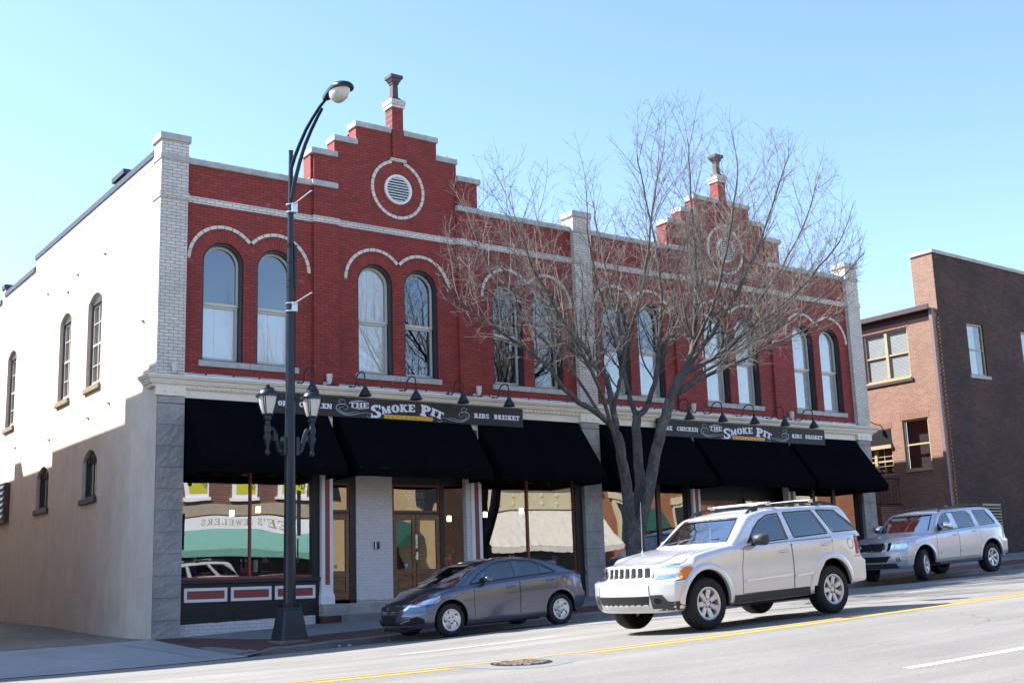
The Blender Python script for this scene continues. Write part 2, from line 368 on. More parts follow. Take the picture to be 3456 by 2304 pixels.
for rr, nn in ((0.06, 5), (0.13, 9), (0.20, 13), (0.265, 18)):
    for i in range(nn):
        a = 2*pi*i/nn+random.random()*0.3; x, y = cxm+rr*cos(a), cym+rr*sin(a); d = 0.017+random.random()*0.012
        t = (cos(a+0.7), sin(a+0.7)); s = (-t[1], t[0])
        v = [(x+(t[0]*u*1.8+s[0]*w)*d, y+(t[1]*u*1.8+s[1]*w)*d) for u, w in ((-1, -1), (1, -1), (1, 1), (-1, 1))]
        g.add(onroad([(p, q, 0.006) for p, q in v]+[(p, q, 0.017) for p, q in v]), [(4, 5, 6, 7), (0, 1, 5, 4), (1, 2, 6, 5), (2, 3, 7, 6), (3, 0, 4, 7)])
part('raised_pattern', g, M['iron_light'], mc)

# kerb, pavements, apron, alley
g = MB(); kx = [9.45+0.5*i for i in range(150)]
def ky(x): return KY+0.75*max(0, (10.6-x)/1.3)**2 if x < 10.6 else KY
def kz(x): return zwalk(x, KY+0.05) if x > 10.0 else zroad(x, KY)+0.13*sstep((x-9.3)/0.7)+0.005
kx = lin(9.42, 10.6, 9)+[11+0.5*i for i in range(150)]
prof = [(0.0, -0.3), (0.0, -0.02), (0.025, 0.0), (0.15, 0.0), (0.15, -0.3)]
for i in range(len(kx)-1):
    pass
vs = [(x, ky(x)+p[0], (kz(x)+0.004+p[1]) + 0.012*sin(7.3*x)*sin(2.9*x)) for x in kx for p in prof]; n = len(prof)
g.add(vs, [(i*n+j, (i+1)*n+j, (i+1)*n+j+1, i*n+j+1) for i in range(len(kx)-1) for j in range(n-1)])
struct('kerb', g, M['kerb'], recalc=True)
def flat(name, poly_fn_x0, x1, y0, y1, dz, mat, nx, ny):
    mb = MB(); us = lin(0, 1, nx); ws = lin(0, 1, ny)
    def fn(u, w):
        y = y0+(y1-y0)*w; xa = poly_fn_x0(y); x = xa+(x1-xa)*u; return (x, y, zwalk(x, y)+dz)
    mb.grid(us, ws, fn); return struct(name, mb, mat)
flare = lambda y: 9.24+0.42*max(0, (26.6-y)/4.3)**1.6
flat('pavement', lambda y: flare(y), 110, KY+0.14, 26.62, -0.012, M['walk'], 260, 16)
# brick paving: a strip along the kerb that widens round the corner
def pv(y0f, name):
    mb = MB()
    def fn(u, w):
        x = 9.3+(60-9.3)*u**2.0; yb = KY+0.15+max(0, (10.6-x)/1.3)**2*0.75; yt = 23.95+2.62*sstep((11.3-x)/1.9)
        yt = max(yt, yb+0.02); y = yb+(yt-yb)*w; x = max(x, flare(y)+0.005); return (x, y, zwalk(x, y)-0.006)
    mb.grid(lin(0, 1, 160), lin(0, 1, 14), fn); return struct(name, mb, M['paver'])
pv(None, 'brick_paving')
mb = MB(); mb.grid(lin(2.2, 1, 2)[:0]+lin(0, 1, 24), lin(KY-0.02, 26.6, 20), lambda u, y: (2.0+(flare(y)+0.01-2.0)*u, y, zwalk(2.0+(flare(y)-2.0)*u, y)+(0.0)))
struct('driveway_apron', mb, M['apron'])
mb = MB(); mb.grid(lin(-12, 2.0, 8), lin(KY-0.02, 27.9, 6), lambda x, y: (x, y, zroad(x, KY)+0.12+0.03*(y-KY))); struct('side_pavement', mb, M['walk'])
mb = MB(); mb.grid(lin(5.0, 9.6, 8), lin(26.6, 75, 40), lambda x, y: (x, y, zwalk(min(x, 8.9), 26.6)*max(0, 1-(y-26.6)/7)+0.004+(0.755+0.0262*(y-26.6))*min(1, (y-26.6)/7))); struct('alley_paving', mb, M['alley'])
# expansion joints of the apron and a gutter seam
g = MB()
for pts in ([(8.45, 26.1), (9.0, 22.5)], [(5.2, 26.55), (9.2, 26.6)], [(4.6, 22.62), (8.9, 22.62)]):
    a, b = [Vector((*p, 0)) for p in pts]; d = (b-a).normalized(); q = Vector((-d.y, d.x, 0))*0.009
    L = [a+(b-a)*t for t in lin(0, 1, 14)]
    g.add([(*(p+s*q).xy, zwalk(*p.xy)+0.004) for p in L for s in (-1, 1)], [(2*i, 2*i+2, 2*i+3, 2*i+1) for i in range(13)])
M['joint'] = plain('joint', (0.05, 0.05, 0.05), 0.9)
struct('paving_joint', g, M['joint'])
# the far side of the street (behind the camera): pavement
mb = MB(); mb.grid(lin(-60, 130, 60), lin(-4.1, 1.6, 6), lambda x, y: (x, y, zroad(x, 1.6)+0.13+0.02*(1.6-y))); struct('far_pavement', mb, M['walk'])
mb = MB(); mb.grid(lin(-60, 130, 60), [0, 1], lambda x, t: (x, 1.6, zroad(x, 1.6)+0.13*t-0.02)); struct('far_kerb', mb, M['kerb'])
# ground beyond the pavement on the right of the row of buildings
mb = MB(); mb.grid(lin(34.2, 110, 60), lin(26.6, 32, 4), lambda x, y: (x, y, zwalk(x, 26.6)+0.02*(y-26.6)-0.012)); struct('yard', mb, M['walk'])
# ================================================================ the brick restaurant building
FY = 26.6
B = thing('restaurant_building', (9.25, 26.6, 0.75), 'two storey red brick building with stepped gables, arched windows and black awnings below', 'building')
UN = [dict(x0=9.91, x1=21.53, c=15.65, wins=[10.815, 12.185, 14.935, 16.305, 19.115, 20.485]),
      dict(x0=22.17, x1=33.6, c=27.85, wins=[23.03, 24.41, 27.17, 28.545, 31.25, 32.61])]
HW, SILL, SPR = 0.515, 7.0, 9.385
def arch_pts(cx, r, zc, a0, a1, n): return [(cx+r*cos(a), zc+r*sin(a)) for a in lin(a0, a1, n)]
def front_wall(x0, x1, z0, ztop, wins):
    mb = MB(); cuts = {x0, x1}
    for c in wins:
        for a in lin(0, pi, 15): cuts.add(round(c+HW*cos(a), 5))
    cuts = sorted(cuts)
    def opening(x):
        for c in wins:
            if abs(x-c) < HW: return c
    for a, b in zip(cuts[:-1], cuts[1:]):
        c = opening((a+b)/2)
        if c is None: mb.add([(a, FY, z0), (b, FY, z0), (b, FY, ztop), (a, FY, ztop)], [(0, 1, 2, 3)])
        else:
            za = SPR+sqrt(max(0, HW**2-(a-c)**2)); zb = SPR+sqrt(max(0, HW**2-(b-c)**2))
            mb.add([(a, FY, z0), (b, FY, z0), (b, FY, SILL), (a, FY, SILL)], [(0, 1, 2, 3)])
            mb.add([(a, FY, za), (b, FY, zb), (b, FY, ztop), (a, FY, ztop)], [(0, 1, 2, 3)])
    for c in wins:   # reveals, 0.3 m deep, in the wall's own brick
        o = [(c-HW, SILL)]+arch_pts(c, HW, SPR, pi, 0, 17)+[(c+HW, SILL)]
        mb.add([(x, FY, z) for x, z in o]+[(x, FY+0.06, z) for x, z in o], [(i, i+1, len(o)+i+1, len(o)+i) for i in range(len(o)-1)], 1)
    return mb
for u in UN:
    part('brick_wall', front_wall(u['x0'], u['x1'], 6.3, 11.71, u['wins']), [M['red_brick'], M['red_brick_side']], B, recalc=False)
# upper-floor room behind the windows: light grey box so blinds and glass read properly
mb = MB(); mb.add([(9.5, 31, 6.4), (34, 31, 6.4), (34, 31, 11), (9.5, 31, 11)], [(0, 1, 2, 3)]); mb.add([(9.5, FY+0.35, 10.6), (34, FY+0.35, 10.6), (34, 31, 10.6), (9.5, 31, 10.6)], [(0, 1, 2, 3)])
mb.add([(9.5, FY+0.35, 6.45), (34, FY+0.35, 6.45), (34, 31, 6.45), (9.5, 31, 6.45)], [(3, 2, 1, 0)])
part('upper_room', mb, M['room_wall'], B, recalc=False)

# windows: each one a part with its sash, glass, blind
def arch_strip(mb, c, r0, r1, z0, y0, y1, m=0, n=17, zc=SPR):
    """a frame that follows the arched opening between r1 (outer) and r0 (inner)"""
    o = [(c-r1, z0)]+arch_pts(c, r1, zc, pi, 0, n)+[(c+r1, z0)]
    i = [(c-r0, z0)]+arch_pts(c, r0, zc, pi, 0, n)+[(c+r0, z0)]
    k = len(o); vs = [(x, y0, z) for x, z in o]+[(x, y0, z) for x, z in i]+[(x, y1, z) for x, z in o]+[(x, y1, z) for x, z in i]
    fs = []
    for j in range(k-1): fs += [(j, j+1, k+j+1, k+j), (k+j, k+j+1, 3*k+j+1, 3*k+j), (j+1, j, 2*k+j, 2*k+j+1)]
    mb.add(vs, fs, m)
def make_window(c, kind, rail=8.40):
    t = MB(); arch_strip(t, c, HW-0.055, HW+0.01, SILL, FY+0.055, FY+0.16); arch_strip(t, c, HW-0.035, HW+0.01, SILL, FY+0.16, FY+0.36)
    t.box(c-HW, c+HW, FY+0.05, FY+0.36, SILL-0.01, SILL+0.035)
    w = part('window', t, M['green_black'], B)
    s = MB(); y0, y1 = FY+0.20, FY+0.26; ri = HW-0.055-0.055
    arch_strip(s, c, ri, HW-0.05, rail, y0, y1)
    s.box(c-HW+0.05, c+HW-0.05, y0-0.003, y1, rail-0.02, rail+0.045)
    yl = 0.035
    s.box(c-HW+0.05, c-ri, y0+yl, y1+yl, SILL+0.035, rail-0.02); s.box(c+ri, c+HW-0.05, y0+yl, y1+yl, SILL+0.035, rail-0.02)
    s.box(c-ri, c+ri, y0+yl+0.002, y1+yl, SILL+0.035, SILL+0.125); s.box(c-ri, c+ri, y0+yl+0.002, y1+yl, rail-0.075, rail-0.02)
    part('sash', s, M['sash_paint'], w)
    gl = MB(); pts = [(c-ri-0.01, rail)]+arch_pts(c, ri+0.01, SPR, pi, 0, 17)+[(c+ri+0.01, rail)]
    gl.add([(x, FY+0.235, z) for x, z in pts], [list(range(len(pts)))[::-1]])
    gl.add([(c-ri-0.01, FY+0.27, SILL+0.1), (c+ri+0.01, FY+0.27, SILL+0.1), (c+ri+0.01, FY+0.27, rail-0.03), (c-ri-0.01, FY+0.27, rail-0.03)], [(0, 1, 2, 3)])
    part('pane', gl, M['up_glass'], w, recalc=False)
    if kind in ('half', 'full', 'curtain'):
        bl = MB(); yb = FY+0.288; zt = rail if kind == 'half' else 9.95
        spl = c-0.10
        for a, b, yy in ((c-HW, spl-0.004, yb), (spl+0.004, c+HW, yb)):
            bl.box(a, b, yy, yy+0.012, SILL, zt)
            bl.box(a+0.0, b, yy-0.006, yy, SILL, SILL+0.05); bl.box(a, b, yy-0.006, yy, zt-0.05, zt)
        bl.box(spl-0.17, spl-0.16, yb-0.004, yb, SILL, zt)
        part('shutter' if kind != 'curtain' else 'curtain', bl, M['shade_white'] if kind != 'curtain' else M['curtain'], w)
    return w
KIND = ['half', 'half', 'full', 'none', 'none', 'none', 'half', 'half', 'curtain', 'curtain', 'curtain', 'curtain']
allw = UN[0]['wins']+UN[1]['wins']
WINS = [make_window(c, k) for c, k in zip(allw, KIND)]

# ceiling fan inside the first window
fan = MB(); fan.tube([(10.6, 28.2, 10.55), (10.6, 28.2, 8.75)], 0.03); fan.lathe([(0.02, 8.86), (0.12, 8.82), (0.13, 8.72), (0.05, 8.66), (0.09, 8.62), (0.11, 8.52), (0.0, 8.44)], (10.6, 28.2, 0))
for k in range(5):
    a = 2*pi*k/5+0.3; d = Vector((cos(a), sin(a), 0)); q = Vector((-d.y, d.x, 0)); o = Vector((10.6, 28.2, 8.74))
    v = [o+d*0.15+q*0.05, o+d*0.75+q*0.08, o+d*0.75-q*0.08, o+d*0.15-q*0.05]; fan.add([tuple(p) for p in v]+[tuple(p+Vector((0, 0, 0.02))) for p in v], [(0, 1, 2, 3), (4, 5, 6, 7), (0, 1, 5, 4), (2, 3, 7, 6), (1, 2, 6, 5)])
single('ceiling_fan', fan, M['dark_metal'], 'dark ceiling fan seen through the leftmost arched upstairs window', 'ceiling fan', org=(10.6, 28.2, 10.55))

# arch bricks and pale hood moulds, one pair per bay
def annulus(name, cxs, r0, r1, y, mat, zend, proud):
    mb = MB(); me_uv = []
    half = (cxs[1]-cxs[0])/2
    for s, c in enumerate(cxs):
        lim = math.acos(min(1, half/r1))          # where the two rings meet
        a0, a1 = (lim, pi) if s == 0 else (0, pi-lim)
        n = 30; P = []
        for a in lin(a0, a1, n): P.append(a)
        for a, b in zip(P[:-1], P[1:]):
            def q(r, t):
                x = c+r*cos(t); z = SPR+0.02+r*sin(t)
                lo, hi = (x, min(x, cxs[0]+half)) if s == 0 else (x, max(x, cxs[0]+half))
                return hi, z
            c4 = [(r0, a), (r1, a), (r1, b), (r0, b)]; p = [q(*k) for k in c4]
            mb.add([(x, y-proud, z) for x, z in p]+[(x, y+0.004, z) for x, z in p], [(0, 1, 2, 3), (1, 5, 6, 2), (0, 3, 7, 4)])
            me_uv += [(0.06 if r0 < 0.7 else 0.05, 0)]*0
            for f in ((0, 1, 2, 3), (1, 5, 6, 2), (0, 3, 7, 4)):
                for k in f:
                    r, t = c4[k % 4]; me_uv.append((r-0.25 if r0 < 0.7 else 0.02+(r-r0)*0.2, t*0.72))
    me = mb.mesh(name, mat, rootof(B)); ul = me.uv_layers.new(name='UVMap')
    for i, w in enumerate(me_uv): ul.data[i].uv = w
    return link(name, me, B)
for i in range(0, 12, 2):
    cx = [allw[i], allw[i+1]]
    annulus('brick_arch', cx, HW, 0.83, FY, M['arch_brick'], 0, 0.004)
    annulus('hood_mould', cx, 0.825, 0.905, FY, M['pale_ring'], 0, 0.035)
    mb = MB(); m = (cx[0]+cx[1])/2; mb.box(cx[0]-0.585, m-0.004, FY-0.06, FY+0.19, 6.86, 7.0); mb.box(m+0.004, cx[1]+0.585, FY-0.062, FY+0.19, 6.858, 7.0)
    part('window_sill', mb, M['limestone'], B, bevel=0.012)

# parapets, gables, copings, pilasters
CT = 0.16
def coping(x0, x1, zt, y0=FY-0.05, y1=FY+0.42, n=1):
    random.seed(int(x0*77)); xs = lin(x0, x1, n+1)
    for a, b in zip(xs[:-1], xs[1:]):
        mb = MB(); k = max(2, int((b-a)/0.12))
        for i, x in enumerate(lin(a+0.003, b-0.003, k)):
            w = (random.random()-0.5)*0.018
            mb.add([(x, y0+w, zt-CT+0.01), (x, y0-0.012+w*1.5, zt-CT*0.45), (x, y0+0.01, zt), (x, y1, zt), (x, y1, zt-CT)], [])
        fs = [(5*i+j, 5*i+5+j, 5*i+5+(j+1) % 5, 5*i+(j+1) % 5) for i in range(k-1) for j in range(5)]+[(0, 1, 2, 3, 4), tuple(5*(k-1)+j for j in range(5))]
        mb.f = [list(f) for f in fs]; mb.mi = [0]*len(fs)
        part('coping', mb, M['limestone'], B)
for u in UN:
    c = u['c']; L1, L2, L3 = 2.55, 1.87, 1.24
    poly = [(c-L1, 11.71), (c-L1, 12.57), (c-L2, 12.57), (c-L2, 13.06), (c-L3, 13.06), (c-L3, 13.57), (c+L3, 13.57), (c+L3, 13.06), (c+L2, 13.06), (c+L2, 12.57), (c+L1, 12.57), (c+L1, 11.71)]
    mb = MB()
    for (a, b, zt) in ((-L1, -L2, 12.57), (-L2, -L3, 13.06), (-L3, L3, 13.57), (L3, L2, 13.06), (L2, L1, 12.57)):
        mb.add([(c+a, FY, 11.71), (c+b, FY, 11.71), (c+b, FY, zt), (c+a, FY, zt)], [(0, 1, 2, 3)], 0)
        e = a if a < 0 else b; zl = 11.71 if abs(e) == L1 else (12.57 if abs(e) == L2 else 13.06)
        for ee in ((a,) if a < -L3 else ((b,) if b > L3 else (a, b))):
            mb.add([(c+ee, FY, zl), (c+ee, FY+0.4, zl), (c+ee, FY+0.4, zt), (c+ee, FY, zt)], [(0, 1, 2, 3)], 1)
    mb.add([(c-L1, FY+0.4, 11.71), (c+L1, FY+0.4, 11.71), (c+L2, FY+0.4, 12.57), (c+L3, FY+0.4, 13.5), (c-L3, FY+0.4, 13.5), (c-L2, FY+0.4, 12.57)], [(0, 1, 2, 3, 4, 5)], 0)
    part('stepped_gable', mb, [M['red_brick'], M['red_brick_side']], B, recalc=False)
    coping(u['x0'], c-L1+0.02, 11.87, n=2); coping(c+L1-0.02-0.72, c+L1, 11.872, y0=FY-0.13, y1=FY-0.002, n=1); coping(c+L1, u['x1'], 11.87, n=2)
    coping(c-L1, c-L1+0.72, 11.872, y0=FY-0.13, y1=FY-0.002)
    for s in (-1, 1):
        for a, b, zt in ((L1+0.04, L2-0.04, 12.73), (L2+0.03, L3-0.03, 13.22)):
            x = sorted((c+s*a, c+s*b)); coping(x[0], x[1], zt, y0=FY-(0.13 if zt < 13 else 0.05))
        x = sorted((c+s*0.19, c+s*(L3+0.04))); coping(x[0], x[1], 13.73)
        # pilaster strip beside the gable bay
        x = sorted((c+s*1.81, c+s*(L1-0.06))); mb = MB(); mb.box(x[0], x[1], FY-0.08, FY+0.01, 6.62, 11.71); mb.box(x[0], x[1], FY-0.08, FY-0.003, 11.872, 12.57)
        part('brick_pilaster', mb, [M['red_brick']], B)
    # string course of two pale brick courses, stepping round the pilasters
    mb = MB()
    for a, b, y in ((u['x0'], c-L1+0.06, 0.03), (c-L1+0.03, c-1.78, 0.11), (c-1.78, c+1.78, 0.03), (c+1.78, c+L1-0.03, 0.11), (c+L1-0.06, u['x1'], 0.03)):
        mb.box(a, b, FY-y, FY+0.005, 10.77+(0.001 if y > 0.1 else 0), 10.93+(0.001 if y > 0.1 else 0))
    part('string_course', mb, M['pale_brick'], B)
    # finial: brick shaft, pale cap, iron-dark baluster
    f = MB(); f.box(c-0.17, c+0.17, FY-0.06, FY+0.30, 12.88, 14.33)
    F = part('finial', f, [M['red_brick']], B)
    f = MB(); f.box(c-0.205, c+0.205, FY-0.10, FY+0.34, 14.33, 14.43); f.box(c-0.225, c+0.225, FY-0.12, FY+0.36, 14.43, 14.55); part('finial_cap', f, M['pale_brick'], F)
    f = MB(); yc = FY+0.12
    def sq(prof):
        for (h0, z0), (h1, z1) in zip(prof[:-1], prof[1:]):
            f.add([(c+sx*h0, yc+sy*h0, z0) for sx, sy in ((-1,-1),(1,-1),(1,1),(-1,1))]+[(c+sx*h1, yc+sy*h1, z1) for sx, sy in ((-1,-1),(1,-1),(1,1),(-1,1))], [(0,1,5,4),(1,2,6,5),(2,3,7,6),(3,0,4,7)])
        h, z = prof[-1]; f.add([(c+sx*h, yc+sy*h, z) for sx, sy in ((-1,-1),(1,-1),(1,1),(-1,1))], [(0,1,2,3)])
    sq([(0.19, 14.55), (0.19, 14.58), (0.15, 14.60), (0.11, 14.66), (0.085, 14.67), (0.08, 15.03), (0.10, 15.05), (0.10, 15.09), (0.125, 15.11), (0.15, 15.18), (0.185, 15.20), (0.185, 15.29)])
    part('finial_post', f, M['copper_dark'], F)
    # round louvred vent in a pale ring with a lintel on top
    vc, vz = c+0.0, 12.03
    n = 48; mb = MB(); uvs = []
    def ringpart(name, r0, r1, proud, mat, a0, a1, back=0.004):
        mb = MB(); uvs = []
        A = lin(a0, a1, 44)
        for a, b in zip(A[:-1], A[1:]):
            c4 = [(r0, a), (r1, a), (r1, b), (r0, b)]; p = [(vc+r*cos(t), vz+r*sin(t)) for r, t in c4]
            mb.add([(x, FY-proud, z) for x, z in p]+[(x, FY+back, z) for x, z in p], [(0, 1, 2, 3), (1, 5, 6, 2), (0, 3, 7, 4)])
            for fc in ((0, 1, 2, 3), (1, 5, 6, 2), (0, 3, 7, 4)):
                for k in fc: r, t = c4[k % 4]; uvs.append((r-0.25 if r1 < 0.76 else 0.02+(r-r0)*0.2, t*0.72))
        me = mb.mesh(name, mat, rootof(B)); ul = me.uv_layers.new(name='UVMap')
        for i, w in enumerate(uvs): ul.data[i].uv = w
        return link(name, me, B)
    ringpart('brick_ring', 0.40, 0.735, 0.004, M['arch_brick'], 0, 2*pi)
    ringpart('pale_ring', 0.735, 0.815, 0.035, M['pale_ring'], radians(104), radians(436))
    mb = MB(); mb.box(c-0.245, c+0.245, FY-0.075, FY+0.005, 12.805, 12.885); part('ring_lintel', mb, M['pale_brick'], B)
    v = MB(); v.lathe([(0.34, -0.0), (0.34, -0.05), (0.36, -0.075), (0.41, -0.06), (0.415, 0.004)], (vc, FY, vz), 'y', 40)
    V = part('vent', v, M['white_paint'], B, smooth=True)
    v = MB()
    for k in range(9):
        z = vz-0.30+0.075*k; h = sqrt(max(0, 0.345**2-(z-vz)**2)); v.add([(vc-h, FY-0.045, z-0.02), (vc+h, FY-0.045, z-0.02), (vc+h, FY+0.0, z+0.022), (vc-h, FY+0.0, z+0.022), (vc-h, FY-0.045, z-0.008), (vc+h, FY-0.045, z-0.008), (vc+h, FY+0.0, z+0.034), (vc-h, FY+0.0, z+0.034)], [(0,1,2,3),(4,5,6,7),(0,1,5,4)])
    part('louvre', v, M['white_paint'], V)
    v = MB(); v.lathe([(0.0, 0.0), (0.345, 0.0)], (vc, FY-0.002, vz), 'y', 40); part('vent_back', v, M['dark_room'], V)

# pale brick piers with limestone caps and bands
for x0, x1, yb in ((9.2, 9.86, 26.62), (21.46, 22.1, 26.62), (33.59, 34.22, 26.62)):
    mb = MB(); mb.box(x0, x1, FY-0.15, FY+0.012, 6.55, 12.17, 0)
    if x0 < 10:
        mb.box(x0, x0+0.35, FY+0.012, FY+0.36, 6.55, 12.17, 0)
    else: mb.box(x0, x1, FY+0.012, FY+0.4, 11.5, 12.17, 0)
    # side faces use the side mapping
    P = part('brick_pier', mb, [M['pale_brick'], M['pale_brick_side']], B, recalc=True)
    for p in P.data.polygons:
        if abs(p.normal.x) > 0.7: p.material_index = 1
    c = MB(); c.box(x0-0.045, x1+0.045, FY-0.20, FY+0.42, 12.17, 12.345); part('pier_cap', c, M['limestone'], P, bevel=0.015)
    c = MB(); c.box(x0-0.02, x1+0.02, FY-0.175, FY+(0.38 if x0 < 10 else 0.005), 11.70, 11.845); part('pier_band', c, M['limestone'], P, bevel=0.01)
    c = MB(); c.box(x0-0.022, x1+0.022, FY-0.178, FY+(0.38 if x0 < 10 else 0.005), 10.765, 10.925); part('pale_band', c, M['pale_brick'], P)
# rock-faced granite piers of the ground floor
random.seed(12)
for x0, x1, zb in ((9.24, 9.88, 0.55), (21.44, 22.09, 1.0), (33.5, 34.14, 1.6)):
    mb = MB(); z = 5.92
    blocks = [(5.93, 6.09)]
    while z > zb: blocks.append((max(z-0.478, zb), z)); z -= 0.478
    for a, b in blocks:
        xs = lin(x0+0.004, x1-0.004, 9); zs = lin(a+0.004, b-0.004, 7); yf = FY-0.15
        H = [[(random.random()-0.3)*0.026 if 0 < i < 8 and 0 < j < 6 else 0.014 for j in range(7)] for i in range(9)]
        mb.grid(xs, zs, lambda x, zz: (x, yf+H[xs.index(x)][zs.index(zz)]*-1+0.014, zz))
        for xe in (x0+0.004, x1-0.004): mb.add([(xe, yf, a+0.004), (xe, FY+0.3, a+0.004), (xe, FY+0.3, b-0.004), (xe, yf, b-0.004)], [(0, 1, 2, 3)])
        mb.add([(x0, yf, b-0.004), (x1, yf, b-0.004), (x1, FY+0.1, b-0.004), (x0, FY+0.1, b-0.004)], [(0, 1, 2, 3)])
        mb.add([(x0, yf, a+0.004), (x1, yf, a+0.004), (x1, FY+0.1, a+0.004), (x0, FY+0.1, a+0.004)], [(0, 1, 2, 3)])
    mb.box(x0+0.012, x1-0.012, FY-0.108, FY+0.28, zb, 6.08, 1)
    part('granite_pier', mb, [M['granite'], M['joint']], B, recalc=True)

# cornice over the shopfronts: frieze, egg-and-dart band, mouldings, painted ledge
mb = MB(); mb.box(9.22, 34.3, FY-0.06, FY+0.005, 6.085, 6.38); 
for x0, x1 in ((9.2, 9.9), (21.42, 22.12), (33.48, 34.22)): mb.box(x0, x1, FY-0.165, FY-0.055, 6.10, 6.34)
fr = part('frieze', mb, M['cream_paint'], B, bevel=0.008)
for x0 in (9.2, 21.42, 33.48):
    bb = MB()
    for dx in (0.2, 0.45): bb.lathe([(0.0, -0.03), (0.03, -0.022), (0.04, 0.0)], (x0+dx, FY-0.168, 6.2), 'y', 12)
    part('rosette', bb, M['cream_paint'], fr, smooth=True)
mb = MB(); prof = [(0.0, 6.30), (-0.08, 6.30), (-0.10, 6.36), (-0.17, 6.37), (-0.17, 6.405), (-0.20, 6.41), (-0.205, 6.445), (-0.235, 6.455), (-0.27, 6.49), (-0.275, 6.515), (-0.30, 6.52), (-0.30, 6.55), (0.0, 6.60)]
n = len(prof); X0, X1 = 9.2, 34.25
vs = []
for xe, d in ((X0, -1), (X1, 1)):
    vs += [(xe+d*(-p[0])*0.9, FY-0.06+p[0], p[1]) for p in prof]
mb.add(vs, [(j, j+1, n+j+1, n+j) for j in range(n-1)]+[tuple(range(n)), tuple(range(n, 2*n))])
# short return of the mouldings on the side wall
vs = [(X0+p[0]*0.9, FY-0.06+p[0], p[1]) for p in prof]+[(X0+p[0]*0.9+0.0, FY+0.35, p[1]) for p in prof]
mb.add(vs, [(j, j+1, n+j+1, n+j) for j in range(n-1)]+[tuple(range(n, 2*n))])
co = part('cornice', mb, M['cream_paint'], B)
mb = MB(); x = 9.95
while x < 33.5:
    if not 21.3 < x < 22.2:
        mb.lathe([(0.0, -0.03), (0.035, -0.026), (0.055, -0.004), (0.052, 0.0)], (x, FY-0.13, 6.325), 'y', 10)
    x += 0.135
for x0, x1 in ((9.92, 21.4), (22.14, 33.47)): mb.box(x0, x1, FY-0.13, FY-0.05, 6.275, 6.37)
part('egg_band', mb, M['cream_paint'], co, smooth=True)
mb = MB(); random.seed(3); xs = lin(9.2, 34.2, 90)
vs = [];
for x in xs: vs += [(x, FY-0.05, 6.56), (x, FY-0.05, 6.655+random.random()*0.02), (x, FY+0.003, 6.675+random.random()*0.012)]
mb.add(vs, [(3*i+j, 3*i+3+j, 3*i+4+j, 3*i+1+j) for i in range(len(xs)-1) for j in range(2)])
part('painted_ledge', mb, M['white_paint'], B)

# ---------------------------------------------------------------- side wall (sunlit stucco) with its windows
SX = 9.235
side_ops = [(31.35, 0.60, 7.05, 9.30, 0.22), (34.03, 0.56, 7.05, 9.30, 0.22), (39.97, 0.55, 7.05, 9.30, 0.22), (31.35, 0.61, 4.17, 5.12, 0.28), (35.75, 0.64, 4.20, 5.12, 0.28),
            (45.6, 0.56, 7.05, 9.30, 0.22), (45.6, 0.6, 4.2, 5.12, 0.28)]
prof_top = [(26.95, 11.90), (37.55, 11.90), (37.55, 11.55), (41.3, 11.55), (41.3, 11.85), (41.7, 11.85), (41.7, 11.40), (48.0, 11.40), (48.0, 11.0), (60, 11.0)]
def topz(y):
    z = 11.9
    for a, b in prof_top:
        if y >= a: z = b
    return z
mb = MB(); cuts = {26.46, 60.0, 37.55, 41.3, 41.7, 48.0, 26.95}
for c, h, z0, zs, rise in side_ops:
    for t in lin(-1, 1, 13): cuts.add(round(c+h*t, 4))
cuts = sorted(cuts)
colz = {}
for a, b in zip(cuts[:-1], cuts[1:]):
    m = (a+b)/2; ivs = []
    for c, h, z0, zs, rise in side_ops:
        if abs(m-c) < h: ivs.append((z0, lambda y, c=c, h=h, zs=zs, rise=rise: zs+rise*(1-((y-c)/h)**2)))
    ivs.sort(key=lambda t: t[0]); lo = lambda y: 0.4
    for z0, zf in ivs:
        mb.add([(SX, a, lo(a)), (SX, b, lo(b)), (SX, b, z0), (SX, a, z0)], [(0, 1, 2, 3)]); lo = zf
    zt = topz(m) if m > 26.95 else 6.4
    mb.add([(SX, a, lo(a)), (SX, b, lo(b)), (SX, b, zt), (SX, a, zt)], [(0, 1, 2, 3)])
for c, h, z0, zs, rise in side_ops:
    o = [(c-h, z0)]+[(c+h*t, zs+rise*(1-t*t)) for t in lin(-1, 1, 13)]+[(c+h, z0)]
    mb.add([(SX, y, z) for y, z in o]+[(SX+0.22, y, z) for y, z in o], [(i, i+1, len(o)+i+1, len(o)+i) for i in range(len(o)-1)])
sw = part('side_wall', mb, [M['stucco']], B, recalc=False)
M['roof_mat'] = plain('roof_mat', (0.10, 0.10, 0.105), 0.9)
mb = MB()
for a, b, zt in ((26.98, 37.55, 11.90), (37.55, 41.3, 11.55), (41.3, 41.7, 11.85), (41.7, 48, 11.40)):
    mb.box(SX-0.045, SX+0.35, a+(0.0), b-0.004, zt, zt+0.15)
mb.box(SX-0.08, SX+0.36, 29.1, 30.05, 12.12, 12.25); mb.box(SX+0.03, SX+0.3, 29.2, 29.95, 12.05, 12.12)
part('roof_flashing', mb, M['flash_metal'], B)
mb = MB(); mb.box(SX+0.3, 34.2, 27.02, 60, 10.6, 11.2); part('roof', mb, M['roof_mat'], B)
mb = MB(); mb.box(34.22, 34.27, 26.8, 60, 1.2, 11.85); mb.box(9.3, 34.2, 59.9, 60, 0.5, 10.9); part('rear_walls', mb, M['red_brick_side'], B)
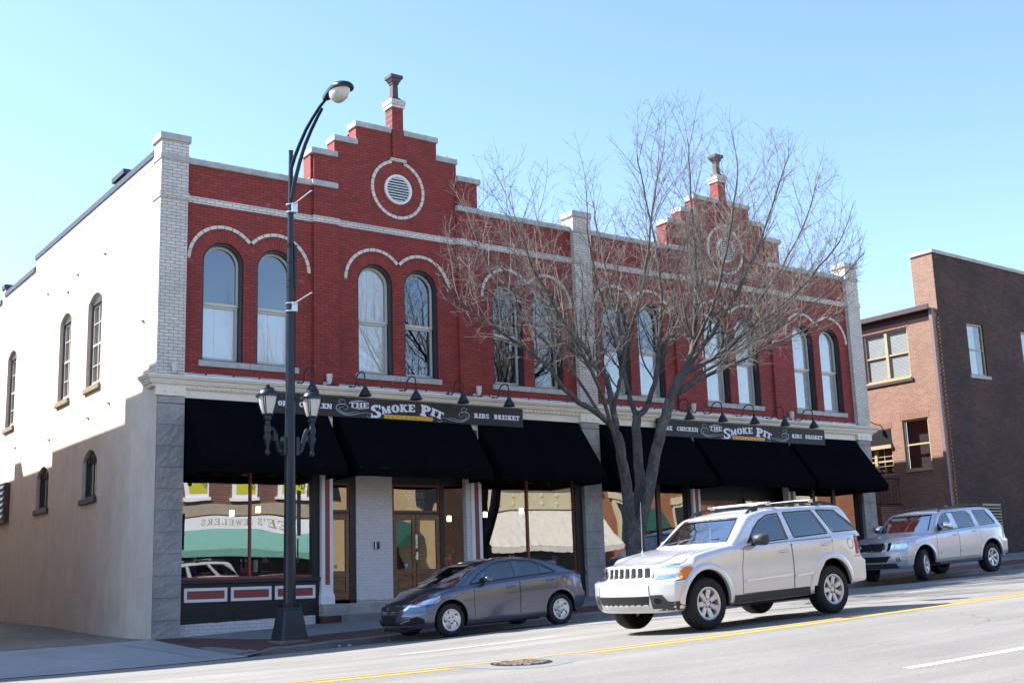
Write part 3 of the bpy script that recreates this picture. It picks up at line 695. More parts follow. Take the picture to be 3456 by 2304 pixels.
# strip of bare brick under the flashing
mb = MB(); mb.box(SX-0.012, SX+0.02, 27.0, 37.5, 11.70, 11.90); part('bare_brick_strip', mb, M['pale_brick_side'], B)
M['old_stone'] = plain('old_stone', (0.27, 0.23, 0.17), 0.95, var=0.35, scale=9, bump=0.6)
for i, (c, h, z0, zs, rise) in enumerate(side_ops):
    low = zs < 6
    f = MB(); x0, x1 = SX+0.10, SX+0.20
    f.box(x0, x1, c+h-0.12, c+h, z0, zs+0.05); f.box(x0, x1, c-h, c-h+0.1, z0, zs+0.05); f.box(x0+0.002, x1, c-h+0.1, c+h-0.12, z0, z0+0.09)
    pts = [(c-h+0.1, zs)]+[(c+(h-0.002)*t, zs+rise*(1-t*t)) for t in lin(-0.83, 0.83, 9)]+[(c+h-0.12, zs)]
    if low: f.prism_x(pts, x0+0.002, x1)
    f.box(x0-0.03, x1, c-h+0.09, c+h-0.11, zs-0.05, zs+0.05)
    w = part('side_window', f, M['green_black'], B)
    if not low:
        f = MB(); f.prism_x(pts, x0+0.03, x1-0.02); part('white_tympanum', f, M['shade_white'], w)
        f = MB(); zm = (z0+zs)/2
        for z in (z0+0.09, zm-0.03, zs-0.12): f.box(x0+0.02, x1-0.02, c-h+0.1, c+h-0.12, z, z+0.06)
        f.box(x0+0.022, x1-0.022, c-0.02, c+0.02, z0+0.09, zs-0.05); f.box(x0+0.024, x1-0.024, c-h+0.1, c+h-0.12, (z0+zm)/2, (z0+zm)/2+0.025); f.box(x0+0.024, x1-0.024, c-h+0.1, c+h-0.12, (zs+zm)/2, (zs+zm)/2+0.025)
        f.box(x0+0.026, x1-0.026, c-h+0.1, c-h+0.15, z0+0.09, zs-0.05); f.box(x0+0.026, x1-0.026, c+h-0.17, c+h-0.12, z0+0.09, zs-0.05)
        part('sash', f, M['sash_paint'], w)
    else:
        f = MB()
        for k in range(5): y = c-h+0.2+k*(2*h-0.42)/4; f.tube([(SX+0.06, y, z0+0.05), (SX+0.06, y, zs+0.1)], 0.012, 6)
        part('window_bars', f, M['dark_metal'], w)
    f = MB(); f.add([(SX+0.16, c-h+0.08, z0), (SX+0.16, c+h-0.1, z0), (SX+0.16, c+h-0.1, zs), (SX+0.16, c-h+0.08, zs)], [(0, 1, 2, 3)]); part('pane', f, M['up_glass'], w, recalc=False)
    f = MB(); f.box(SX+0.5, SX+0.52, c-h-0.3, c+h+0.3, z0-0.3, zs+0.6); part('dark_interior', f, M['dark_room'], w)
    f = MB(); f.box(SX-0.07, SX+0.15, c-h-0.08, c+h+0.06, z0-0.15, z0); part('stone_sill', f, M['old_stone'] if not low else M['flash_metal'], w, bevel=0.02)
# louvred fan box near the left edge
f = MB(); f.box(SX-0.16, SX+0.0, 39.42, 40.5, 4.05, 5.27)
fb = single('vent_hood', f, M['copper_dark'], 'grey louvred fan vent box on the white side wall near the left edge', 'vent', org=(SX, 39.96, 4.05))
f = MB()
for k in range(6): z = 4.2+0.18*k; f.add([(SX-0.165, 39.5, z+0.1), (SX-0.165, 40.42, z+0.1), (SX-0.21, 40.42, z), (SX-0.21, 39.5, z)], [(0, 1, 2, 3)])
o = part('louvre', f, M['alu'], fb)
# small wall anchors in the stucco
f = MB()
for y, z in ((31.6, 6.25), (35.2, 6.1), (39.0, 6.3), (29.9, 6.4), (33.0, 10.4), (36.0, 10.5), (30.6, 10.4), (33.9, 10.1), (27.5, 8.0)): f.box(SX-0.05, SX+0.0, y-0.05, y+0.05, z-0.012, z+0.012)
part('wall_anchor', f, M['copper_dark'], sw)
# ================================================================ lettering: slab-serif glyphs made of flat pieces
def _rect(a, b, c, d): return [(a, c), (b, c), (b, d), (a, d)]
def _poly(pts, t):
    out = []
    for i, (p, q) in enumerate(zip(pts[:-1], pts[1:])):
        dx, dy = q[0]-p[0], q[1]-p[1]; L = sqrt(dx*dx+dy*dy) or 1; nx, ny = -dy/L*t/2, dx/L*t/2; ex, ey = dx/L*t*0.12, dy/L*t*0.12
        out.append([(p[0]+nx-ex, p[1]+ny-ey), (p[0]-nx-ex, p[1]-ny-ey), (q[0]-nx+ex, q[1]-ny+ey), (q[0]+nx+ex, q[1]+ny+ey)])
    return out
def _arc(cx, cy, rx, ry, a0, a1, t, n=14, t2=None):
    t2 = t2 or t; out = []
    A = lin(radians(a0), radians(a1), n)
    for a, b in zip(A[:-1], A[1:]):
        out.append([(cx+rx*cos(a), cy+ry*sin(a)), (cx+rx*cos(b), cy+ry*sin(b)), (cx+(rx-t)*cos(b), cy+(ry-t2)*sin(b)), (cx+(rx-t)*cos(a), cy+(ry-t2)*sin(a))])
    return out
def glyph(ch, t=0.24, s=0.14, sf=0.09):
    st = lambda x, lo=0, hi=1: [_rect(x, x+t, lo, hi)]
    sb = lambda x: [_rect(x-sf, x+t+sf, 0, s)]; sa = lambda x: [_rect(x-sf, x+t+sf, 1-s, 1)]
    g, w = [], 0.8
    if ch == 'I': g = st(sf)+sb(sf)+sa(sf); w = t+2*sf
    elif ch == 'T': w = 0.86; c = w/2-t/2; g = st(c)+sb(c)+[_rect(0, w, 1-s*1.15, 1), _rect(0, sf*1.1, 0.66, 1), _rect(w-sf*1.1, w, 0.66, 1)]
    elif ch == 'H': w = 0.98; a, b = sf, w-sf-t; g = st(a)+st(b)+sb(a)+sa(a)+sb(b)+sa(b)+[_rect(a, b+t, 0.43, 0.43+s)]
    elif ch == 'E': w = 0.84; g = st(sf)+[_rect(0, w, 0, s), _rect(0, w, 1-s, 1), _rect(sf, w*0.72, 0.43, 0.43+s), _rect(w-s*0.8, w, 0, 0.34), _rect(w-s*0.8, w, 0.66, 1), _rect(w*0.72-0.08, w*0.72, 0.36, 0.64)]
    elif ch == 'F': w = 0.8; g = st(sf)+sb(sf)+[_rect(0, w, 1-s, 1), _rect(sf, w*0.72, 0.43, 0.43+s), _rect(w-s*0.8, w, 0.66, 1)]
    elif ch == 'L': w = 0.78; g = st(sf)+sa(sf)+[_rect(0, w, 0, s), _rect(w-s*0.8, w, 0, 0.36)]
    elif ch == 'M': w = 1.16; a, b = sf, w-sf-t*0.9; g = [_rect(a, a+t*0.6, 0, 1)]+st(b)+[_rect(0, a+t*0.6+sf, 0, s)]+sb(b)+[_rect(0, a+t, 1-s, 1), _rect(b, w, 1-s, 1)]+_poly([(a+t*0.45, 0.98), (w/2, 0.12)], t*0.85)+_poly([(w/2, 0.12), (b+t*0.3, 0.98)], t*0.5)
    elif ch == 'N': w = 1.0; a, b = sf, w-sf-t*0.6; g = [_rect(a, a+t*0.6, 0, 1), _rect(b, b+t*0.6, 0, 1), _rect(0, a+t*0.6+sf, 0, s), _rect(0, a+t*0.8, 1-s, 1), _rect(b-sf, w, 1-s, 1)]+_poly([(a+t*0.3, 0.97), (b+t*0.3, 0.03)], t)
    elif ch == 'O': w = 0.9; g = _arc(w/2, 0.5, w/2, 0.51, 0, 360, t*1.08, 24, s*1.05)
    elif ch == 'C': w = 0.82; g = _arc(0.45, 0.5, 0.45, 0.51, 42, 318, t*1.05, 20, s*1.05)+[_rect(w-0.1, w, 0.62, 0.98), _rect(w-0.1, w, 0.03, 0.3)]
    elif ch == 'G': w = 0.88; g = _arc(0.45, 0.5, 0.45, 0.51, 42, 318, t*1.05, 20, s*1.05)+[_rect(w-0.1, w, 0.62, 0.98), _rect(w-t, w, 0.04, 0.46), _rect(w-0.42, w+0.04, 0.40, 0.40+s)]
    elif ch == 'S': w = 0.74; g = _arc(w/2, 0.735, w*0.46, 0.265, 25, 272, t*0.9, 16, s)+_arc(w/2, 0.265, w*0.5, 0.265, -155, 92, t*0.95, 16, s)+[_rect(w-0.13, w-0.02, 0.66, 0.99), _rect(0.0, 0.11, 0.02, 0.36)]
    elif ch in 'PRB':
        w = 0.84; g = st(sf)+[_rect(0, w*0.55, 1-s, 1), _rect(sf, w*0.55, 0.44, 0.44+s)]+_arc(w*0.52, 0.72, w*0.42, 0.28, -90, 90, t*0.95, 12, s)
        if ch != 'B': g += sb(sf)
        if ch == 'R': w = 0.94; g += _poly([(0.42, 0.46), (0.72, 0.06)], t*0.95)+[_rect(0.62, w, 0, s)]
        if ch == 'B': w = 0.88; g += [_rect(0, w*0.55, 0, s)]+_arc(w*0.52, 0.29, w*0.46, 0.29, -90, 90, t*0.95, 12, s)
    elif ch == 'D': w = 0.9; g = st(sf)+[_rect(0, w*0.5, 0, s), _rect(0, w*0.5, 1-s, 1)]+_arc(w*0.46, 0.5, w*0.52, 0.5, -90, 90, t, 14, s)
    elif ch == 'K': w = 0.98; g = st(sf)+sb(sf)+sa(sf)+_poly([(0.30, 0.42), (0.80, 0.96)], t*0.62)+_poly([(0.40, 0.56), (0.80, 0.05)], t*0.95)+[_rect(0.60, w, 0, s), _rect(0.60, w-0.02, 1-s, 1)]
    elif ch == 'A': w = 0.96; g = _poly([(0.16, 0.02), (0.48, 0.98)], t*0.6)+_poly([(0.46, 0.98), (0.80, 0.02)], t)+[_rect(0.25, 0.7, 0.27, 0.27+s*0.8), _rect(0, 0.32, 0, s), _rect(0.6, w, 0, s)]
    elif ch == 'U': w = 0.92; g = [_rect(sf, sf+t, 0.3, 1), _rect(w-sf-t*0.7, w-sf, 0.3, 1)]+sa(sf)+[_rect(w-2*sf-t*0.7, w, 1-s, 1)]+_arc(w/2, 0.33, w/2-sf, 0.34, 180, 360, t*0.9, 12, s)
    elif ch == 'J': w = 0.7; g = [_rect(w-sf-t, w-sf, 0.28, 1)]+[_rect(w-2*sf-t, w, 1-s, 1)]+_arc(w-sf-0.27, 0.3, 0.27, 0.31, 180, 360, t*0.9, 12, s)
    elif ch == 'W': w = 1.2; g = _poly([(0.12, 0.98), (0.36, 0.02)], t*0.9)+_poly([(0.36, 0.02), (0.60, 0.9)], t*0.55)+_poly([(0.60, 0.9), (0.84, 0.02)], t*0.9)+_poly([(0.84, 0.02), (1.08, 0.98)], t*0.5)+[_rect(0, 0.3, 1-s, 1), _rect(0.95, 1.2, 1-s, 1)]
    elif ch == "'": w = 0.26; g = [[(0.05, 0.62), (0.2, 0.62), (0.24, 1), (0.0, 1)]]
    elif ch == ' ': w = 0.5
    return g, w
LETTER_STEP = [0]
def put(mb, ch, x, z, wd, ht, y, rot=0.0, m=0, t=0.24, s=0.14, face=-1, mirror=1):
    """one letter, lower left corner at (x,z), scaled to wd x ht, rotated about its centre, facing -Y (or +Y)"""
    g, w = glyph(ch, t, s)
    for poly in g:
        LETTER_STEP[0] += 1; dy = 0.00035*(LETTER_STEP[0] % 9)
        pts = []
        for u, v in poly:
            px, pz = (u/w-0.5)*wd, (v-0.5)*ht
            pts.append((x+wd/2+mirror*(px*cos(rot)-pz*sin(rot)), y+face*dy, z+ht/2+px*sin(rot)+pz*cos(rot)))
        mb.add(pts, [list(range(len(pts)))], m)
def word(mb, txt, x0, x1, z, ht, y, m=0, gap=0.10, t=0.24, s=0.14, face=-1, mirror=1):
    ws = [glyph(c, t, s)[1] for c in txt]; tot = sum(ws)+gap*(len(txt)-1); k = (x1-x0)/tot; x = x0 if mirror == 1 else x1
    for c, w in zip(txt, ws):
        if mirror == 1: put(mb, c, x, z, w*k, ht, y, 0, m, t, s, face); x += (w+gap)*k
        else: put(mb, c, x-w*k, z, w*k, ht, y, 0, m, t, s, face, -1); x -= (w+gap)*k
def swoosh(mb, pts, w0, w1, y, m, fn):
    P = [Vector((*fn(*p), 0)) for p in pts]; Q = []
    for i in range(len(P)-1):                      # Catmull-Rom
        p0, p1, p2, p3 = P[max(i-1, 0)], P[i], P[i+1], P[min(i+2, len(P)-1)]
        for t in lin(0, 1, 6)[:-1]:
            Q.append(0.5*((2*p1)+(p2-p0)*t+(2*p0-5*p1+4*p2-p3)*t*t+(3*p1-p0-3*p2+p3)*t**3))
    Q.append(P[-1]); n = len(Q); vs = []
    LETTER_STEP[0] += 1; dy = 0.00035*(LETTER_STEP[0] % 9)
    for i, q in enumerate(Q):
        d = (Q[min(i+1, n-1)]-Q[max(i-1, 0)]).normalized(); nn = Vector((-d.y, d.x, 0)); w = w0+(w1-w0)*sin(pi*i/(n-1))
        vs += [(q.x+nn.x*w/2, y-dy, q.y+nn.y*w/2), (q.x-nn.x*w/2, y-dy, q.y-nn.y*w/2)]
    mb.add(vs, [(2*i, 2*i+2, 2*i+3, 2*i+1) for i in range(n-1)], m)

def restaurant_sign(xc, label):
    R = thing('restaurant_sign', (xc, FY-0.22, 5.83), label, 'sign', 'signs over the awnings')
    mb = MB(); mb.box(xc-3.71, xc+3.71, FY-0.235, FY-0.17, 5.83, 6.335); part('sign_board', mb, M['sign_black'], R, bevel=0.004)
    mb = MB(); y = FY-0.2385; d = xc-15.63
    fr = lambda u, v: (14.03+d+(u-330)*1.473e-3, 5.85+(422-(v-0.068*u))*1.245e-3)
    for ch, x0, x1, zb, zt, r in (('S', 740, 940, 5.85, 6.185, 0.08), ('M', 950, 1130, 5.975, 6.165, 0.17), ('O', 1142, 1305, 6.018, 6.217, 0.06), ('K', 1312, 1465, 6.045, 6.24, 0.02), ('E', 1480, 1617, 6.058, 6.252, 0.0),
                                  ('P', 1725, 1945, 5.963, 6.255, -0.12), ('I', 1938, 2040, 5.985, 6.19, -0.3), ('T', 2035, 2195, 5.93, 6.13, -0.33)):
        xa = 14.03+d+(x0-330)*1.473e-3; xb = 14.03+d+(x1-330)*1.473e-3; put(mb, ch, xa, zb, xb-xa, zt-zb, y, r, 0, 0.30, 0.17)
    part('main_lettering', mb, M['sign_white'], R, recalc=False); mb = MB()
    word(mb, 'THE', 14.04+d, 14.58+d, 6.083, 0.13, y, 0, 0.06, 0.26, 0.16)
    for v0, v1 in ((132, 150), (268, 290)):
        q = [fr(350, v0+2), fr(515, v0 if v0 < 200 else v1), fr(700, v0+30)]; up = 0.012
        mb.add([(q[0][0], y, q[0][1]), (q[1][0], y, q[1][1]-(0.012 if v0 < 200 else -0.012)), (q[2][0], y, q[2][1]+0.012), (q[1][0], y, q[1][1]+(0.010 if v0 < 200 else -0.010))], [(0, 1, 2, 3)])
    part('small_lettering', mb, M['sign_white'], R, recalc=False)
    for tx, xa, xb in (('PORK', 12.02, 12.50), ('CHICKEN', 12.68, 13.56), ('RIBS', 17.74, 18.22), ('BRISKET', 18.38, 19.22)):
        mb = MB(); word(mb, tx, xa+d, xb+d, 6.01, 0.125, y, 0, 0.05, 0.32, 0.2); part('menu_word', mb, M['sign_white'], R, recalc=False)
    mb = MB(); xa, xb, zc, h = 15.01+d, 16.46+d, 5.905, 0.05
    pill = [(xa+h+h*cos(a), zc+h*sin(a)) for a in lin(pi/2, 3*pi/2, 12)]+[(xb-h+h*cos(a), zc+h*sin(a)) for a in lin(-pi/2, pi/2, 12)]
    mb.prism_y(pill, FY-0.236, FY-0.242, 0); word(mb, 'RESTAURANT', xa+0.08, xb-0.07, zc-0.029, 0.058, FY-0.2425, 1, 0.75, 0.11, 0.05)
    part('gold_plate', mb, [M['sign_gold'], M['sign_black']], R, recalc=False)
    mb = MB()
    C = [([(740, 385), (640, 372), (540, 385), (420, 405), (300, 412), (190, 380), (105, 310), (90, 250), (130, 205), (210, 195), (285, 225), (308, 275), (270, 308), (215, 292)], 0.006, 0.026),
         ([(525, 352), (440, 352), (350, 372), (270, 378), (200, 350), (150, 310), (150, 275), (185, 258), (235, 262)], 0.004, 0.018),
         ([(235, 197), (258, 160), (235, 118), (185, 105), (140, 125), (135, 150), (160, 166), (185, 155)], 0.008, 0.014),
         ([(765, 440), (740, 465), (700, 468), (672, 445), (685, 424)], 0.006, 0.012)]
    for pts, w0, w1 in C:
        swoosh(mb, pts, w0, w1, y, 0, fr); swoosh(mb, pts, w0, w1, y, 0, lambda u, v: (2*(15.63+d)-fr(u, v)[0], fr(u, v)[1]-0.005))
    part('scroll_ornament', mb, M['sign_teal'], R, recalc=False)
    return R
restaurant_sign(15.63, 'long black restaurant signboard behind the twin lanterns of the street lamp, over the left shopfront')
restaurant_sign(27.98, 'long black restaurant signboard half hidden by the bare tree, over the right shopfront')

# ================================================================ shopfronts
def cream_pilaster(x0, x1, zb):
    mb = MB(); mb.box(x0, x1, FY-0.13, FY+0.1, zb+0.28, 5.86); mb.box(x0-0.03, x1+0.03, FY-0.16, FY+0.1, zb, zb+0.17)
    mb.add([(x0-0.03, FY-0.16, zb+0.17), (x1+0.03, FY-0.16, zb+0.17), (x1, FY-0.13, zb+0.28), (x0, FY-0.13, zb+0.28), (x0-0.03, FY+0.1, zb+0.17), (x1+0.03, FY+0.1, zb+0.17), (x1, FY+0.1, zb+0.28), (x0, FY+0.1, zb+0.28)], [(0, 1, 2, 3), (1, 5, 6, 2), (4, 0, 3, 7)])
    mb.box(x0-0.02, x1+0.02, FY-0.15, FY+0.1, 5.86, 5.93); mb.box(x0-0.04, x1+0.04, FY-0.17, FY+0.1, 5.93, 6.085)
    p = part('shop_pilaster', mb, M['white_paint'], B)
    mb = MB(); q = (x1-x0)*0.3; mb.box(x0+q, x1-q, FY-0.134, FY-0.1, zb+0.45, 5.70); part('red_stripe', mb, M['red_paint'], p)
cream_pilaster(13.33, 13.63, 1.35); cream_pilaster(17.66, 17.98, 1.45); cream_pilaster(25.62, 25.93, 1.9); cream_pilaster(29.82, 30.16, 2.05)
def shop_window(x0, x1, z0, z1, mull, mat_frame, mw=0.05, y=FY+0.05, base=None):
    mb = MB(); mb.box(x0, x1, y-0.03, y+0.06, z0, z0+0.06); mb.box(x0, x1, y-0.03, y+0.06, z1-0.08, z1)
    for x in [x0, x1-0.06]: mb.box(x, x+0.06, y-0.028, y+0.06, z0+0.06, z1-0.08)
    for x in mull: mb.box(x-mw/2, x+mw/2, y-0.026, y+0.06, z0+0.06, z1-0.08)
    w = part('shop_window', mb, mat_frame, B)
    xs = [x0+0.05]+mull+[x1-0.05]
    for a, b in zip(xs[:-1], xs[1:]):
        g = MB(); g.add([(a, y+0.02, z0+0.05), (b, y+0.02, z0+0.05), (b, y+0.02, z1-0.07), (a, y+0.02, z1-0.07)], [(0, 1, 2, 3)]); part('pane', g, M['shop_glass'], w, recalc=False)
    return w
shop_window(9.88, 13.22, 1.99, 5.2, [11.575], M['red_paint'])
shop_window(18.0, 21.22, 1.95, 5.2, [19.58], M['red_paint'], 0.06)
M['brown_frame'] = plain('brown_frame', (0.055, 0.02, 0.018), 0.45)
shop_window(22.12, 25.48, 2.22, 5.2, [23.28, 24.38], M['brown_frame'], 0.14)
shop_window(30.2, 33.4, 2.5, 5.2, [31.2, 32.2], M['brown_frame'], 0.14)
# black brick stall riser with three red panels, white painted brick plinth
mb = MB(); mb.box(9.87, 13.3, FY-0.03, FY+0.3, 0.9, 1.90); mb.box(13.14, 13.33, FY-0.02, FY+0.2, 1.9, 5.9)
sr = part('stall_riser', mb, M['black_brick'], B)
mb = MB(); mb.box(9.86, 13.34, FY-0.07, FY+0.1, 1.90, 1.99); part('riser_ledge', mb, M['black_paint'], sr, bevel=0.01)
for a, b in ((9.99, 11.0), (11.09, 12.08), (12.17, 13.2)):
    mb = MB(); t = 0.065
    mb.box(a, b, FY-0.05, FY-0.028, 1.50, 1.50+t); mb.box(a, b, FY-0.05, FY-0.028, 1.81-t, 1.81); mb.box(a, a+t, FY-0.05, FY-0.028, 1.50+t, 1.81-t); mb.box(b-t, b, FY-0.05, FY-0.028, 1.50+t, 1.81-t)
    p = part('panel_frame', mb, M['white_paint'], sr)
    mb = MB(); mb.box(a+t, b-t, FY-0.040, FY-0.028, 1.50+t, 1.81-t); part('red_panel', mb, M['red_paint'], sr)
mb = MB(); xs = lin(9.88, 13.2, 24); random.seed(5)
vs = []
for x in xs:
    zt = 1.02+(x-9.98)*0.028+(random.random()-0.5)*0.012; vs += [(x, FY-0.05, 0.5), (x, FY-0.05, zt), (x, FY+0.1, zt)]
mb.add(vs, [(3*i+j, 3*i+3+j, 3*i+4+j, 3*i+1+j) for i in range(23) for j in range(2)]+[(69, 70, 71)])
part('white_plinth', mb, M['white_base_brick'], B)
mb = MB(); mb.box(18.0, 21.42, FY-0.03, FY+0.3, 0.9, 1.95); mb.box(21.2, 21.44, FY-0.02, FY+0.3, 1.95, 5.9); part('stall_riser', mb, M['black_brick'], B)
mb = MB(); mb.box(17.98, 21.44, FY-0.07, FY+0.1, 1.90, 1.96); part('riser_ledge', mb, M['black_paint'], B)
mb = MB(); mb.box(22.1, 25.62, FY-0.03, FY+0.3, 1.2, 2.22); mb.box(25.47, 25.62, FY-0.03, FY+0.3, 2.22, 5.9); part('stall_riser', mb, M['black_brick'], B)
mb = MB(); mb.box(30.16, 33.5, FY-0.03, FY+0.3, 1.5, 2.5); mb.box(33.38, 33.5, FY-0.03, FY+0.3, 2.5, 5.9); part('stall_riser', mb, M['black_brick'], B)
# entrance recess of the left shop
mb = MB(); mb.box(13.3, 17.6, 26.36, 27.6, 1.07, 1.35); st = part('stone_step', mb, M['granite'], B, bevel=0.015)
mb = MB(); mb.box(13.78, 17.4, 25.98, 26.358, 0.8, 1.10); part('concrete_step', mb, M['walk'], st, bevel=0.01)
mb = MB(); mb.box(13.32, 13.78, 26.38, 26.6, 0.6, 1.07); part('worn_brick', mb, M['paver'], st)
YD = 26.9
mb = MB(); mb.box(14.46, 15.49, YD-0.06, YD+0.3, 1.35, 5.9); part('entrance_pier', mb, M['grey_white_brick'], B)
def door(x0, x1, z0, z1, y, glass_lo, name='door'):
    w = 0.11; mb = MB()
    mb.box(x0, x0+w, y, y+0.05, z0, z1); mb.box(x1-w, x1, y, y+0.05, z0, z1); mb.box(x0+w, x1-w, y+0.001, y+0.049, z1-0.14, z1)
    mb.box(x0+w, x1-w, y+0.001, y+0.049, glass_lo-0.14, glass_lo); mb.box(x0+w, x1-w, y+0.001, y+0.049, z0, z0+0.18); mb.box(x0+w, x1-w, y+0.02, y+0.045, z0+0.18, glass_lo-0.14)
    mb.box(x0+w+0.05, x1-w-0.05, y+0.006, y+0.03, z0+0.23, glass_lo-0.19)
    d = part('door', mb, M['wood'], B, bevel=0.006)
    g = MB(); g.add([(x0+w, y+0.03, glass_lo), (x1-w, y+0.03, glass_lo), (x1-w, y+0.03, z1-0.14), (x0+w, y+0.03, z1-0.14)], [(0, 1, 2, 3)]); part('pane', g, M['door_glass'], d, recalc=False)
    return d
def transom(x0, x1, z0, z1, y, mat):
    mb = MB(); t = 0.045
    mb.box(x0, x1, y, y+0.06, z0, z0+t); mb.box(x0, x1, y, y+0.06, z1-t, z1); mb.box(x0, x0+t, y, y+0.06, z0+t, z1-t); mb.box(x1-t, x1, y, y+0.06, z0+t, z1-t)
    d = part('transom_window', mb, mat, B)
    g = MB(); g.add([(x0+t, y+0.03, z0+t), (x1-t, y+0.03, z0+t), (x1-t, y+0.03, z1-t), (x0+t, y+0.03, z1-t)], [(0, 1, 2, 3)]); part('pane', g, M['door_glass'], d, recalc=False); return d
d1 = door(13.62, 14.30, 1.43, 3.50, YD, 2.12)
transom(13.62, 14.30, 3.56, 4.26, YD, M['red_paint'])
d2 = door(15.53, 16.21, 1.43, 3.50, YD, 2.13); d3 = door(16.225, 16.93, 1.43, 3.50, YD, 2.13)
transom(15.53, 16.93, 3.56, 4.26, YD, M['red_paint'])
mb = MB(); mb.box(16.19, 16.245, YD-0.012, YD-0.002, 2.65, 3.0); mb.tube([(16.215, YD-0.012, 2.72), (16.215, YD-0.05, 2.74), (16.215, YD-0.05, 2.86), (16.215, YD-0.012, 2.88)], 0.01, 6); mb.box(16.20, 16.255, YD-0.02, YD-0.001, 2.36, 2.55); mb.lathe([(0.0, -0.03), (0.025, -0.02), (0.025, 0.0)], (16.18, YD-0.004, 2.42), 'y', 12)
part('handle', mb, M['alu'], d2)
mb = MB(); mb.box(14.30, 14.46, YD-0.02, YD+0.06, 1.35, 5.9); mb.box(13.6, 17.6, YD-0.004, YD+0.07, 3.50, 3.56); mb.box(13.6, 17.6, YD-0.01, YD+0.06, 4.26, 5.9); mb.box(16.93, 17.06, YD-0.02, YD+0.06, 1.35, 4.26); part('entrance_frame', mb, M['black_paint'], B)
M['wind_like'] = glass('side_light_glass', (0.88, 0.9, 0.88), 0.07, 0.9)
# angled side light on the right of the doors and the pilaster's return
g = MB(); g.add([(17.06, YD, 1.5), (17.62, FY+0.02, 1.5), (17.62, FY+0.02, 4.26), (17.06, YD, 4.26)], [(0, 1, 2, 3)]); part('side_light', g, M['wind_like'], B, recalc=False)
mb = MB(); mb.box(17.52, 17.655, FY-0.08, FY+0.08, 1.4, 5.9); part('pilaster_return', mb, M['grey_white_brick'], B)
# entrance of the right shop
YD2 = 27.1
d4 = door(26.45, 27.30, 1.95, 4.02, YD2, 2.7); d5 = door(27.315, 28.16, 1.95, 4.02, YD2, 2.7)
mb = MB(); mb.box(25.9, 29.85, YD2-0.01, YD2+0.06, 4.02, 5.9); mb.box(25.9, 26.45, YD2-0.02, YD2+0.06, 1.9, 4.02); mb.box(28.16, 28.4, YD2-0.02, YD2+0.06, 1.9, 4.02); part('entrance_frame', mb, M['black_paint'], B)
shop_window(28.4, 29.85, 2.3, 4.1, [], M['brown_frame'], y=YD2-0.03)
mb = MB(); mb.box(25.6, 29.9, 26.4, 27.9, 1.2, 1.92); part('stone_step', mb, M['granite'], B, bevel=0.015)
# hanging sign seen behind the transom glass
R = thing('hanging_door_sign', (16.2, YD+0.10, 3.58), 'small square dark sign with scroll lettering behind the glass over the entrance double doors', 'sign')
mb = MB(); mb.box(15.86, 16.56, YD+0.045, YD+0.06, 3.60, 4.16); part('sign_board', mb, M['sign_black'], R)
mb = MB(); M['sign_grey'] = plain('sign_grey', (0.42, 0.44, 0.46), 0.6); y = YD+0.043
word(mb, 'THE', 15.99, 16.12, 4.05, 0.06, y, 0, 0.05); 
for i, c in enumerate('SMOKE'): put(mb, c, 15.93+0.115*i, 3.87+0.012*i, 0.11, 0.15+0.012*(2-abs(i-2)), y, 0.1)
for i, c in enumerate('PIT'): put(mb, c, 16.08+0.11*i, 3.73-0.005*i, 0.10, 0.13, y, 0)
fr2 = lambda u, v: (15.9+u*0.001, 3.6+v*0.001)
swoosh(mb, [(220, 110), (320, 90), (420, 95), (540, 130), (590, 190), (560, 240), (510, 220), (530, 180)], 0.006, 0.022, y, 0, fr2)
part('lettering', mb, M['sign_grey'], R, recalc=False)
mb = MB(); mb.box(15.94, 16.48, y-0.001, y+0.001, 3.63, 3.68); word(mb, 'RESTAURANT', 15.97, 16.45, 3.64, 0.03, y-0.0015, 1, 0.4); part('gold_plate', mb, [M['sign_gold'], M['sign_black']], R, recalc=False)
# alarm box on the white pier, blue shields on the door glass
al = MB(); al.box(14.955, 15.085, YD-0.115, YD-0.06, 2.64, 2.82, 0); al.box(15.0, 15.07, YD-0.12, YD-0.115, 2.76, 2.80, 1); al.box(14.955, 14.985, YD-0.125, YD-0.06, 2.65, 2.81, 2)
M['alarm_red'] = plain('alarm_red', (0.4, 0.03, 0.03), 0.4)
single('alarm_box', al, [M['black_paint'], M['alarm_red'], M['alu']], 'small black and red alarm box on the white brick pier by the entrance', 'alarm box', org=(15.02, YD-0.06, 2.64))
M['sticker_blue'] = plain('sticker_blue', (0.30, 0.36, 0.62), 0.5)
for x, d in ((13.93, d1), (15.93, d2)):
    s = MB(); s.prism_y([(x-0.045, 2.27), (x-0.05, 2.22), (x, 2.16), (x+0.05, 2.22), (x+0.045, 2.27)], YD+0.026, YD+0.028); part('sticker', s, M['sticker_blue'], d)

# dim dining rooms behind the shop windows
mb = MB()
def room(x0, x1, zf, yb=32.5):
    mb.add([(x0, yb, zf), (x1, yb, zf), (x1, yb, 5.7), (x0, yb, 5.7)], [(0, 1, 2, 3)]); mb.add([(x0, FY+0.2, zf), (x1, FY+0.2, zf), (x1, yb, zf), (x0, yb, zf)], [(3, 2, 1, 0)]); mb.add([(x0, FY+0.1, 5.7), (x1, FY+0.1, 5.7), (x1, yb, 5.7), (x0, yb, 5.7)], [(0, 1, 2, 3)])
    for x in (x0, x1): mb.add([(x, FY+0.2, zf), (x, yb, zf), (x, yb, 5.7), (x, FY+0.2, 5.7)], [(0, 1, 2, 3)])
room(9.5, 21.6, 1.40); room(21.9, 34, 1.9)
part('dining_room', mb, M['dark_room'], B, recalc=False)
M['pendant_glow'] = emit('pendant_glow', (1.0, 0.72, 0.36), 5.0)
pend = None
